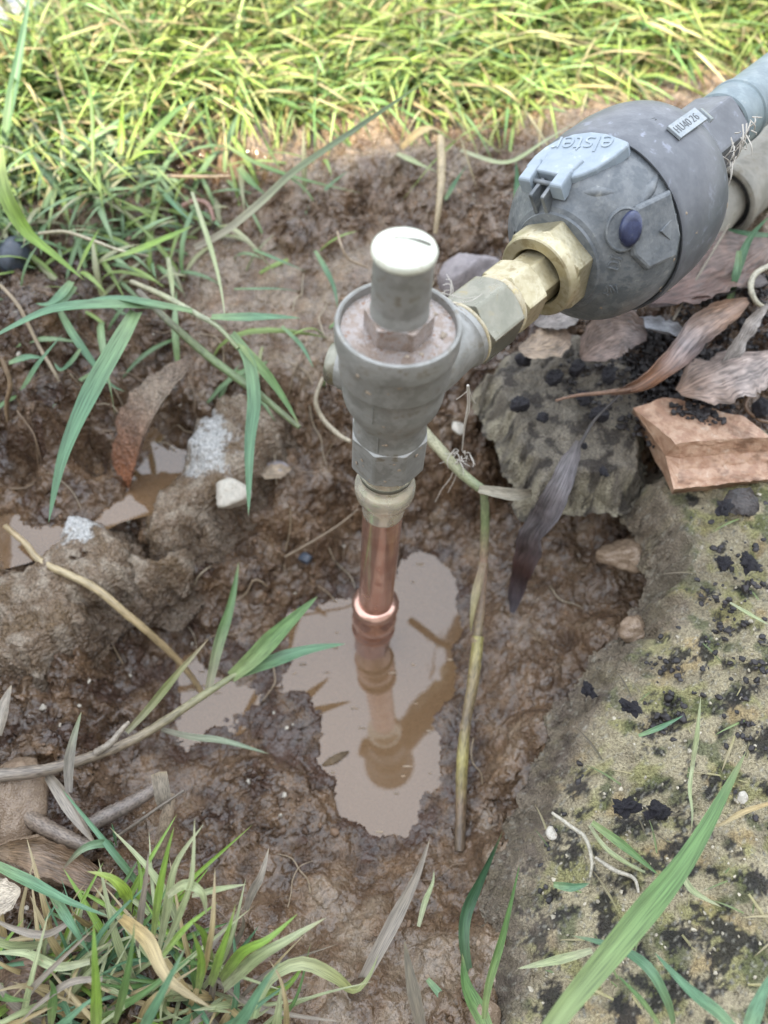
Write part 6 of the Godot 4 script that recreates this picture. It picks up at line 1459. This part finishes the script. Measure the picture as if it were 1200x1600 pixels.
	for e in [
		[[Vector3(-0.0880, 0.0760, 0.1356), Vector3(-0.0862, 0.0920, 0.1318), Vector3(-0.0897, 0.1000, 0.1285), Vector3(-0.0962, 0.1040, 0.1272)], 0.0068, [Color(0.2, 0.27, 0.08), Color(0.27, 0.4, 0.05), Color(0.36, 0.45, 0.12)]],
		[[Vector3(-0.1051, 0.0520, 0.1116), Vector3(-0.1061, 0.0620, 0.1107), Vector3(-0.1127, 0.0660, 0.1132), Vector3(-0.1222, 0.0580, 0.1194)], 0.0046, [Color(0.12, 0.24, 0.12), Color(0.16, 0.26, 0.14), Color(0.35, 0.27, 0.2)]],
		[[Vector3(-0.1043, 0.0540, 0.1101), Vector3(-0.1030, 0.0640, 0.1069), Vector3(-0.1026, 0.0700, 0.1050)], 0.002, TEAL],
		[[Vector3(-0.1409, 0.0800, 0.1198), Vector3(-0.1198, 0.0880, 0.1283), Vector3(-0.1040, 0.0920, 0.1347), Vector3(-0.0910, 0.0900, 0.1386)], 0.0058, TEAL],
		[[Vector3(-0.1141, 0.0840, 0.1307), Vector3(-0.1034, 0.0900, 0.1401), Vector3(-0.0971, 0.0840, 0.1488)], 0.0052, TEAL],
		[[Vector3(-0.0777, 0.0700, 0.1459), Vector3(-0.0714, 0.0920, 0.1366), Vector3(-0.0667, 0.1080, 0.1256), Vector3(-0.0577, 0.1160, 0.1152)], 0.005, PALE],
		[[Vector3(-0.0790, 0.0760, 0.1425), Vector3(-0.0733, 0.0980, 0.1317), Vector3(-0.0690, 0.1120, 0.1225), Vector3(-0.0665, 0.1180, 0.1164)], 0.0044, BRIGHT],
		[[Vector3(-0.0758, 0.0720, 0.1479), Vector3(-0.0647, 0.1000, 0.1375), Vector3(-0.0602, 0.1120, 0.1300), Vector3(-0.0599, 0.1200, 0.1142)], 0.004, PALE],
		[[Vector3(-0.0855, 0.0700, 0.1459), Vector3(-0.0804, 0.0900, 0.1363), Vector3(-0.0774, 0.1020, 0.1284), Vector3(-0.0768, 0.1060, 0.1214)], 0.0042, DEAD],
		[[Vector3(-0.0595, 0.0700, 0.1497), Vector3(-0.0582, 0.0920, 0.1440), Vector3(-0.0602, 0.1040, 0.1416)], 0.0052, BRIGHT],
		[[Vector3(-0.0608, 0.0720, 0.1536), Vector3(-0.0551, 0.0960, 0.1462), Vector3(-0.0532, 0.1060, 0.1400), Vector3(-0.0533, 0.1120, 0.1272)], 0.0046, STRAW],
		[[Vector3(-0.0551, 0.0720, 0.1555), Vector3(-0.0449, 0.0940, 0.1496), Vector3(-0.0357, 0.1040, 0.1465), Vector3(-0.0274, 0.1020, 0.1392)], 0.0062, BRIGHT],
		[[Vector3(-0.0537, 0.0720, 0.1582), Vector3(-0.0406, 0.0940, 0.1514), Vector3(-0.0302, 0.1000, 0.1465), Vector3(-0.0186, 0.0960, 0.1396)], 0.0072, PALE],
		[[Vector3(-0.0582, 0.0720, 0.1573), Vector3(-0.0501, 0.1000, 0.1483), Vector3(-0.0464, 0.1120, 0.1425), Vector3(-0.0450, 0.1160, 0.1381)], 0.0054, BRIGHT],
		[[Vector3(-0.0627, 0.0700, 0.1582), Vector3(-0.0581, 0.0920, 0.1512), Vector3(-0.0590, 0.1080, 0.1446)], 0.005, BRIGHT],
		[[Vector3(-0.0867, 0.0900, 0.1392), Vector3(-0.0734, 0.1040, 0.1469), Vector3(-0.0649, 0.1060, 0.1572), Vector3(-0.0525, 0.0980, 0.1643)], 0.0066, STRAW],
		[[Vector3(-0.0700, 0.1000, 0.1338), Vector3(-0.0628, 0.1080, 0.1316), Vector3(-0.0572, 0.1080, 0.1342), Vector3(-0.0568, 0.1000, 0.1394)], 0.0046, PALE],
		[[Vector3(-0.0939, 0.0700, 0.1750), Vector3(-0.0869, 0.1000, 0.1619), Vector3(-0.0846, 0.1160, 0.1529), Vector3(-0.0851, 0.1220, 0.1435)], 0.0062, BRIGHT],
		[[Vector3(-0.0797, 0.0760, 0.1750), Vector3(-0.0683, 0.1040, 0.1652), Vector3(-0.0613, 0.1160, 0.1561), Vector3(-0.0576, 0.1200, 0.1499)], 0.0064, TEAL],
		[[Vector3(-0.0872, 0.0760, 0.1681), Vector3(-0.0796, 0.0980, 0.1585), Vector3(-0.0755, 0.1120, 0.1493), Vector3(-0.0748, 0.1160, 0.1429)], 0.0044, MIDG],
		[[Vector3(-0.1097, 0.0780, 0.1749), Vector3(-0.0960, 0.0940, 0.1667), Vector3(-0.0881, 0.0980, 0.1610)], 0.005, TEAL],
		[[Vector3(-0.1094, 0.0720, 0.1681), Vector3(-0.1056, 0.0860, 0.1597), Vector3(-0.1059, 0.0920, 0.1565)], 0.005, MIDG],
		[[Vector3(-0.1048, 0.0860, 0.1397), Vector3(-0.1132, 0.0840, 0.1433), Vector3(-0.1253, 0.0820, 0.1412), Vector3(-0.1359, 0.0800, 0.1371)], 0.0038, DEAD],
		[[Vector3(-0.0895, 0.0900, 0.1564), Vector3(-0.1002, 0.0880, 0.1572), Vector3(-0.1112, 0.0820, 0.1630), Vector3(-0.1168, 0.0800, 0.1682)], 0.0034, DEAD],
		[[Vector3(-0.0979, 0.0800, 0.1508), Vector3(-0.1075, 0.0820, 0.1524), Vector3(-0.1198, 0.0800, 0.1485), Vector3(-0.1335, 0.0780, 0.1484)], 0.0046, PALE],
		[[Vector3(-0.0355, 0.0700, 0.1750), Vector3(-0.0335, 0.0840, 0.1665), Vector3(-0.0322, 0.0920, 0.1582)], 0.0056, PALE],
		[[Vector3(-0.0327, 0.0660, 0.1751), Vector3(-0.0314, 0.0800, 0.1647), Vector3(-0.0334, 0.0860, 0.1562), Vector3(-0.0373, 0.0880, 0.1509)], 0.003, STRAW],
		[[Vector3(-0.0528, 0.0780, 0.1749), Vector3(-0.0428, 0.0960, 0.1667), Vector3(-0.0366, 0.1040, 0.1587), Vector3(-0.0309, 0.1080, 0.1523)], 0.006, TEAL],
		[[Vector3(-0.0630, 0.0960, 0.1333), Vector3(-0.0541, 0.1000, 0.1319), Vector3(-0.0455, 0.0960, 0.1298)], 0.003, PALE],
		[[Vector3(-0.0726, 0.0880, 0.1509), Vector3(-0.0638, 0.0960, 0.1426), Vector3(-0.0544, 0.0960, 0.1352)], 0.003, BRIGHT],
	]:
		part("blade", blade_mesh(e[0], e[1] * 0.66, e[2], 0.35, rng.randf_range(-0.3, 0.3), rng.randf_range(-0.5, 0.5)), M.grass, tuft)
	var seat := [Vector3(-0.1103, 0.0500, 0.1483), Vector3(-0.1241, 0.0540, 0.1526), Vector3(-0.0636, 0.0460, 0.1522), Vector3(-0.0830, 0.0520, 0.1679), Vector3(-0.0687, 0.0500, 0.1603), Vector3(-0.1002, 0.0520, 0.1603), Vector3(-0.0545, 0.0480, 0.1679), Vector3(-0.1136, 0.0540, 0.1679), Vector3(-0.0831, 0.0460, 0.1481), Vector3(-0.1289, 0.0560, 0.1661), Vector3(-0.0971, 0.0440, 0.1395)]
	for k in 250:
		var q: Vector3 = pick(seat)
		q += Vector3(rng.randf_range(-0.013, 0.013), 0, rng.randf_range(-0.01, 0.012))
		var len_ := rng.randf_range(0.02, 0.062)
		var dir := Vector3(rng.randf_range(-0.9, 0.9), rng.randf_range(0.35, 1.0), rng.randf_range(-0.75, 0.5)).normalized()
		var bend := Vector3(rng.randf_range(-0.5, 0.5), -0.45, rng.randf_range(-0.5, 0.4)) * len_ * 0.6
		var cs: Array = pick([BRIGHT, PALE, TEAL, PALE, PALE, STRAW, DEAD, STRAW, MIDG])
		part("blade", blade_mesh([q, q + dir * len_ * 0.5, q + dir * len_ + bend * 0.7], rng.randf_range(0.0012, 0.003), cs, 0.35, 0.0, rng.randf_range(-0.8, 0.8)), M.grass, tuft)

# ------------------------------------------------------------------ leaves, berries, dirt
func build_litter() -> void:
	var tan := [Color(0.25, 0.13, 0.08), Color(0.35, 0.22, 0.15), Color(0.33, 0.2, 0.13)]
	for e in [
		["long curled tan leaf with a grey rolled end above the terracotta", [Vector3(0.1026, 0.1170, -0.0687), Vector3(0.1153, 0.1200, -0.0714), Vector3(0.1282, 0.1260, -0.0798), Vector3(0.1424, 0.1320, -0.0944), Vector3(0.1688, 0.1340, -0.1114)], 0.021, 2.3, 1.2, 0.5, [Color(0.16, 0.09, 0.06), Color(0.27, 0.14, 0.08), Color(0.3, 0.25, 0.24), Color(0.33, 0.22, 0.16), Color(0.36, 0.23, 0.16)], 3],
		["broad pale brown leaf folded along its rib behind the terracotta", [Vector3(0.1318, 0.1200, -0.0675), Vector3(0.1451, 0.1260, -0.0723), Vector3(0.1588, 0.1300, -0.0762), Vector3(0.1763, 0.1300, -0.0830)], 0.036, -0.5, -0.8, -0.2, [Color(0.24, 0.155, 0.11), Color(0.31, 0.25, 0.22), Color(0.26, 0.195, 0.165)], 5],
		["grey-brown leaf standing upright beside the broad one", [Vector3(0.1523, 0.1220, -0.0782), Vector3(0.1560, 0.1340, -0.0820), Vector3(0.1605, 0.1420, -0.0876), Vector3(0.1689, 0.1460, -0.0954)], 0.010, 0.7, 0.8, 0.9, [Color(0.36, 0.33, 0.31), Color(0.32, 0.28, 0.25)], 7],
		["dark purple-grey leaf hanging from the concrete into the mud", [Vector3(0.0872, 0.1070, -0.0494), Vector3(0.0796, 0.1050, -0.0323), Vector3(0.0748, 0.0920, -0.0242), Vector3(0.0711, 0.0640, -0.0220), Vector3(0.0677, 0.0380, -0.0174), Vector3(0.0655, 0.0200, -0.0076)], 0.0165, 0.6, 1.0, 0.1, [Color(0.1, 0.085, 0.08), Color(0.15, 0.135, 0.14), Color(0.12, 0.105, 0.108), Color(0.06, 0.03, 0.025), Color(0.1, 0.09, 0.1)], 9],
		["large wine-brown leaf lying under the meter", [Vector3(0.1218, 0.1340, -0.1114), Vector3(0.1414, 0.1360, -0.1224), Vector3(0.1615, 0.1380, -0.1338), Vector3(0.1884, 0.1380, -0.1482)], 0.034, 0.5, 0.4, 0.2, [Color(0.1, 0.055, 0.045), Color(0.15, 0.095, 0.075), Color(0.18, 0.125, 0.1)], 11],
		["grey leaf with a bleached patch below the wine-brown one", [Vector3(0.1255, 0.1280, -0.1139), Vector3(0.1427, 0.1300, -0.1196), Vector3(0.1612, 0.1320, -0.1236), Vector3(0.1850, 0.1300, -0.1297)], 0.022, 0.9, 0.7, -0.1, [Color(0.13, 0.09, 0.08), Color(0.28, 0.25, 0.25), Color(0.16, 0.13, 0.12)], 13],
		["crumpled mauve leaf end among the black berries", [Vector3(0.0933, 0.1140, -0.0943), Vector3(0.1023, 0.1200, -0.0987), Vector3(0.1122, 0.1240, -0.1009), Vector3(0.1230, 0.1220, -0.0996)], 0.024, 0.8, 0.6, 0.4, [Color(0.19, 0.135, 0.11), Color(0.23, 0.175, 0.15), Color(0.12, 0.09, 0.08)], 15],
		["bluish grey rolled leaf among the dark litter", [Vector3(0.1176, 0.1220, -0.1118), Vector3(0.1263, 0.1240, -0.1043), Vector3(0.1357, 0.1220, -0.1030), Vector3(0.1471, 0.1180, -0.1051)], 0.012, 1.3, 1.1, 0.0, [Color(0.28, 0.28, 0.3), Color(0.33, 0.34, 0.36), Color(0.22, 0.2, 0.2)], 17],
		["flat brown leaf under the brass nuts", [Vector3(0.0638, 0.1160, -0.0986), Vector3(0.0756, 0.1180, -0.0987), Vector3(0.0888, 0.1180, -0.1073)], 0.018, 0.2, 0.3, 0.1, [Color(0.26, 0.19, 0.13), Color(0.3, 0.22, 0.15), Color(0.2, 0.14, 0.1)], 19],
		["darker leaf tucked behind the flat brown one", [Vector3(0.0721, 0.1200, -0.1118), Vector3(0.0826, 0.1220, -0.1127), Vector3(0.0947, 0.1200, -0.1194)], 0.014, 0.3, 0.5, 0.2, [Color(0.2, 0.17, 0.15), Color(0.25, 0.22, 0.2)], 21],
		["small buff torn leaf on the bank of the puddle", [Vector3(-0.0653, 0.0560, -0.0739), Vector3(-0.0581, 0.0560, -0.0705), Vector3(-0.0486, 0.0540, -0.0745)], 0.009, 0.3, 0.5, 0.1, [Color(0.3, 0.23, 0.16)], 23],
		["dark dead leaf in front of the terracotta", [Vector3(0.1482, 0.0980, -0.0201), Vector3(0.1560, 0.1000, -0.0207), Vector3(0.1628, 0.0980, -0.0174)], 0.014, 0.4, 0.5, 0.2, [Color(0.05, 0.04, 0.035)], 25],
		["small brown leaf sunk in the near mud", [Vector3(-0.0122, 0.0420, 0.1600), Vector3(-0.0094, 0.0440, 0.1571), Vector3(-0.0066, 0.0440, 0.1541)], 0.008, 0.7, 0.5, 0.3, [Color(0.13, 0.085, 0.05)], 27],
		["slim brown leaf floating in the puddle", [Vector3(-0.0298, 0.0008, 0.0639), Vector3(-0.0241, 0.0009, 0.0609), Vector3(-0.0171, 0.0008, 0.0571)], 0.0035, 0.15, 0.15, 0.0, [Color(0.16, 0.11, 0.06)], 29],
		["wet brown leaf end lying behind the tuft", [Vector3(-0.1517, 0.0540, 0.1119), Vector3(-0.1324, 0.0580, 0.1138), Vector3(-0.1179, 0.0540, 0.1188), Vector3(-0.1036, 0.0480, 0.1251)], 0.014, 1.0, 0.8, 0.2, [Color(0.22, 0.15, 0.09), Color(0.16, 0.1, 0.065)], 31],
		["pale torn leaf at the picture's edge beside the tuft", [Vector3(-0.1438, 0.0700, 0.1323), Vector3(-0.1367, 0.0720, 0.1305), Vector3(-0.1299, 0.0720, 0.1284)], 0.012, 0.4, 0.3, 0.2, [Color(0.45, 0.38, 0.29)], 33],
		["brown crumpled leaf at the near corner", [Vector3(-0.1307, 0.0660, 0.1608), Vector3(-0.1214, 0.0700, 0.1572), Vector3(-0.1140, 0.0680, 0.1594)], 0.02, 0.8, 0.6, 0.2, [Color(0.2, 0.13, 0.09), Color(0.14, 0.09, 0.06)], 35],
	]:
		var o := part("dead_leaf", leaf_mesh(e[1], e[2], e[3], e[4], e[5], e[6], e[7], 0.12), M.dead_leaf, self)
		tag(o, e[0], "leaf")
	tag(part("leaf_stalk", tube_mesh([Vector3(0.0779, 0.1140, -0.0676), Vector3(0.0873, 0.1150, -0.0698), Vector3(0.0984, 0.1170, -0.0695), Vector3(0.1110, 0.1190, -0.0700)], [0.0006, 0.0008, 0.001, 0.0013], [Color(0.25, 0.15, 0.1)], 8), M.stem, self), "brown stalk of the long curled tan leaf", "stalk")
	tag(part("leaf_stalk", tube_mesh([Vector3(0.1099, 0.1080, -0.0762), Vector3(0.0964, 0.1080, -0.0617), Vector3(0.0901, 0.1060, -0.0521), Vector3(0.0863, 0.1040, -0.0463)], [0.0006, 0.0007, 0.0009], [Color(0.06, 0.05, 0.045)], 8), M.stem, self), "black curved stalk of the hanging leaf on the concrete", "stalk")
	var kinds := []
	var clumps := []
	for k in 4: clumps.append(rock_mesh(Vector3(1.15, 0.6, 0.9), 240 + k, 11, 0.95, [Color.WHITE], 30))
	for k in 4: kinds.append(rock_mesh(Vector3(1.0, 0.85 + 0.05 * k, 0.9), 200 + k, 3 + k, 0.42, [Color.WHITE, Color(0.8, 0.8, 0.85)], 26))
	for e in [
		[Vector3(0.0677, 0.1040, -0.1018), 4.2, "round black berry on the concrete nearest the brass nuts"],
		[Vector3(0.0640, 0.1020, -0.0744), 4.6, "black berry with a sunken top near the concrete's broken edge"],
		[Vector3(0.0813, 0.1060, -0.0879), 4.6, "large black berry in the middle of the concrete"],
		[Vector3(0.0995, 0.1040, -0.0663), 4.4, "black berry at the tip of the hanging leaf's stalk"],
		[Vector3(0.0949, 0.1020, -0.0789), 4.2, "black berry beside the stalk tip, touching the long curled leaf"],
		[Vector3(0.0740, 0.1020, -0.0669), 3.2, "crushed black berry between the concrete's edge and the stalk"],
		[Vector3(0.0908, 0.1020, -0.0505), 1.8, "tiny shiny black seed on the concrete by the hanging leaf"],
		[Vector3(0.0985, 0.0980, -0.0382), 3.4, "blue-black fallen berry skin at the concrete's near edge"],
		[Vector3(0.1217, 0.1340, -0.1267), 4.2, "dusty berry right under the meter's shell"],
		[Vector3(0.1143, 0.1240, -0.1131), 4.0, "mauve dusty berry among the leaves under the meter"],
		[Vector3(0.0919, 0.1080, -0.0927), 4.4, "black berry half hidden by crumpled litter"],
		[Vector3(0.1064, 0.1080, -0.0876), 4.6, "black berry under the crumpled mauve leaf"],
		[Vector3(0.1737, 0.1060, -0.0693), 5.0, "black berry behind the terracotta fragment"],
		[Vector3(0.1571, 0.1040, -0.0652), 4.2, "dark berry in the hollow behind the terracotta"],
		[Vector3(0.0872, 0.0840, 0.1027), 5.6, "large split black berry on the mossy slab"],
		[Vector3(0.0984, 0.0860, 0.1049), 5.6, "dark purple open husk beside the split berry"],
		[Vector3(0.0954, 0.0860, 0.0666), 4.8, "flat black clump at the slab's broken edge"],
		[Vector3(0.0843, 0.0700, 0.0526), 4.4, "grey-black clod at the rim where slab meets mud"],
		[Vector3(0.1468, 0.1000, -0.0174), 5.4, "black wet clump in front of the terracotta"],
		[Vector3(0.1495, 0.1000, 0.0095), 5.6, "black clump on the slab below the terracotta"],
		[Vector3(0.1409, 0.0980, 0.0099), 4.4, "small black clump next to the larger one on the slab"],
	]:
		var clump: bool = "clump" in e[2] or "clod" in e[2] or "husk" in e[2] or "split" in e[2] or "skin" in e[2]
		var o := part("dirt_clump" if clump else "berry", pick(clumps) if clump else pick(kinds), M.berry, self)
		var r: float = e[1] * 0.001
		o.position = e[0] + UP * r * 0.3
		if clump: r *= 0.75
		o.basis = Basis(UP, rng.randf() * TAU).scaled(Vector3(r, r * 0.86, r))
		tag(o, e[2], "dirt clump" if clump else "berry")

func build_crumbs() -> void:
	var scum := thing("floating_specks", "specks of straw and scum floating on the brown water", "scum")
	scum.set_meta("kind", "stuff")
	var fa := []
	var ft := []
	while fa.size() < 26:
		var x := rng.randf_range(-0.11, 0.06)
		var z := rng.randf_range(-0.06, 0.12)
		var gy := ground(x, z)
		if gy > -0.001 or (gy < -0.004 and rng.randf() < 0.6): continue
		fa.append(Transform3D(Basis(UP, rng.randf() * TAU).scaled(Vector3(rng.randf_range(0.0006, 0.003), 0.0003, rng.randf_range(0.0003, 0.0008))), Vector3(x, 0.0002, z)))
		var g := rng.randf_range(0.7, 1.3)
		ft.append(Color(0.24 * g, 0.18 * g, 0.12 * g))
	scatter("specks", rock_mesh(Vector3.ONE, 399, 4, 0.3, [Color.WHITE], 10), M.crumb, scum, fa, ft)
	# crumbs of earth, grit and rotted litter, too many to count
	var lumps := []
	for k in 4: lumps.append(rock_mesh(Vector3(1.0, 0.7, 0.75 + 0.1 * k), 300 + k, 9, 0.55, [Color.WHITE, Color(0.7, 0.68, 0.68)], 12))
	var slab_poly: Array = [Vector2(0.1265, -0.0214), Vector2(0.1289, -0.0048), Vector2(0.1210, 0.0176), Vector2(0.1070, 0.0337), Vector2(0.0929, 0.0464), Vector2(0.0797, 0.0613), Vector2(0.0667, 0.0893), Vector2(0.0568, 0.1029), Vector2(0.0494, 0.1386), Vector2(0.0418, 0.1680), Vector2(0.1611, 0.1682), Vector2(0.2132, 0.0127), Vector2(0.1937, -0.0554)]
	var dark := thing("black_litter", "black rotted crumbs of litter under the leaves and over the slab", "litter")
	dark.set_meta("kind", "stuff")
	for k in 4:
		var at := []
		var tints := []
		while at.size() < 980:
			var p: Vector3
			if at.size() < 25:
				p = (Vector3(0.1330, 0.1130, -0.0631)).lerp(Vector3(0.1490, 0.1130, -0.0574), rng.randf()) + Vector3(rng.randf_range(-0.004, 0.004), rng.randf_range(0.0, 0.0016), rng.randf_range(-0.004, 0.004))
			elif at.size() > 720:
				var u2 := rng.randf()
				p = (Vector3(0.1034, 0.1120, -0.1138)).lerp(Vector3(0.1924, 0.1220, -0.1443), u2).lerp((Vector3(0.1103, 0.1060, -0.0896)).lerp(Vector3(0.1888, 0.1160, -0.1008), u2), rng.randf())
				p.y = ground(p.x, p.z) + rng.randf_range(0.0, 0.005)
			elif at.size() < 520:
				var u := rng.randf()
				var v := rng.randf()
				p = (Vector3(0.0788, 0.0980, -0.0973)).lerp(Vector3(0.1268, 0.1160, -0.1276), u).lerp((Vector3(0.1220, 0.0920, -0.0502)).lerp(Vector3(0.1938, 0.1100, -0.0983), u), v)
				p.y = maxf(ground(p.x, p.z), 0.098 if rng.randf() < 0.7 else 0.0) + rng.randf_range(-0.001, 0.006)
				if u < 0.35 and rng.randf() < 0.7: continue
			else:
				p = Vector3(rng.randf_range(0.03, 0.24), 0, rng.randf_range(-0.03, 0.2))
				if inside_distance(Vector2(p.x, p.z), slab_poly) < 0.006: continue
				if n_where.get_noise_2d(p.x * 1.25, p.z * 1.25 + 9.0) + 0.5 * n_mid.get_noise_2d(p.x + 11.0, p.z) < 0.25 and rng.randf() < 0.85: continue
				p.y = lerpf(0.058, 0.096, smoothstep(0.03, 0.14, p.x - p.z * 0.25)) + rng.randf_range(-0.002, 0.001)
			var r := rng.randf_range(0.0005, 0.0017) * (1.7 if rng.randf() < 0.1 else 1.0)
			at.append(Transform3D(Basis.from_euler(Vector3(rng.randf() * 6.0, rng.randf() * 6.0, 0)).scaled(Vector3(r, r * 0.75, r)), p))
			var g := rng.randf_range(0.6, 1.6)
			tints.append(Color(0.026 * g, 0.022 * g, 0.022 * g))
		scatter("litter_crumbs", lumps[k], M.crumb, dark, at, tints)
	# pale grit set in the slab and dry clippings lying on it
	var grit := thing("slab_grit", "pale grit and dry grass clippings strewn over the mossy slab", "grit")
	grit.set_meta("kind", "stuff")
	for k in 2:
		var at := []
		var tints := []
		while at.size() < (420 if k == 0 else 90):
			var p := Vector3(rng.randf_range(0.03, 0.2), 0.2, rng.randf_range(-0.03, 0.17))
			if inside_distance(Vector2(p.x, p.z), slab_poly) < 0.006: continue
			p.y = slab_top(p.x, p.z)
			if p.y < 0.0: continue
			var g := rng.randf_range(0.6, 1.2)
			if k == 0:
				var r := rng.randf_range(0.0003, 0.0009) * (1.6 if rng.randf() < 0.08 else 1.0)
				at.append(Transform3D(Basis.from_euler(Vector3(rng.randf() * 6.0, rng.randf() * 6.0, 0)).scaled(Vector3.ONE * r), p))
				tints.append(Color(0.5 * g, 0.45 * g, 0.34 * g))
			else:
				at.append(Transform3D((Basis(UP, rng.randf() * TAU) * Basis(Vector3.RIGHT, 1.5)).scaled(Vector3.ONE * rng.randf_range(0.4, 1.1)), p + UP * 0.0008))
				tints.append(pick([Color(0.4 * g, 0.34 * g, 0.2 * g), Color(0.22 * g, 0.28 * g, 0.12 * g), Color(0.2 * g, 0.16 * g, 0.11 * g)]))
		scatter(["grains", "clippings"][k], lumps[1] if k == 0 else sod_blade(0.018, 0.0011, 0.3, 0.5), M.crumb if k == 0 else M.grass, grit, at, tints)
	var mudc := thing("mud_crumbs", "small wet crumbs of mud and grit over the banks of the hole", "mud")
	mudc.set_meta("kind", "stuff")
	for k in 4:
		var at := []
		var tints := []
		while at.size() < 900:
			var x := rng.randf_range(-0.22, 0.2)
			var z := rng.randf_range(-0.27, 0.17)
			var m := macro_at(x, z)
			if m.y < 0.45 and rng.randf() < 0.85: continue
			var y := ground(x, z)
			if y < 0.0015: continue
			if n_mid.get_noise_2d(x + 31.0, z) < 0.05 and rng.randf() < 0.7: continue
			var r := rng.randf_range(0.0005, 0.0017) * (1.6 if rng.randf() < 0.1 else 1.0)
			at.append(Transform3D(Basis.from_euler(Vector3(rng.randf() * 6.0, rng.randf() * 6.0, 0)).scaled(Vector3(r, r * 0.8, r)), Vector3(x, y, z)))
			var c := mud_color(x, z, m, y)
			var g := rng.randf_range(0.75, 1.3)
			if rng.randf() < 0.03: c = Color(0.42, 0.38, 0.31)
			tints.append(Color(c.r * g, c.g * g, c.b * g))
		scatter("mud_pieces", lumps[k], M.crumb, mudc, at, tints)
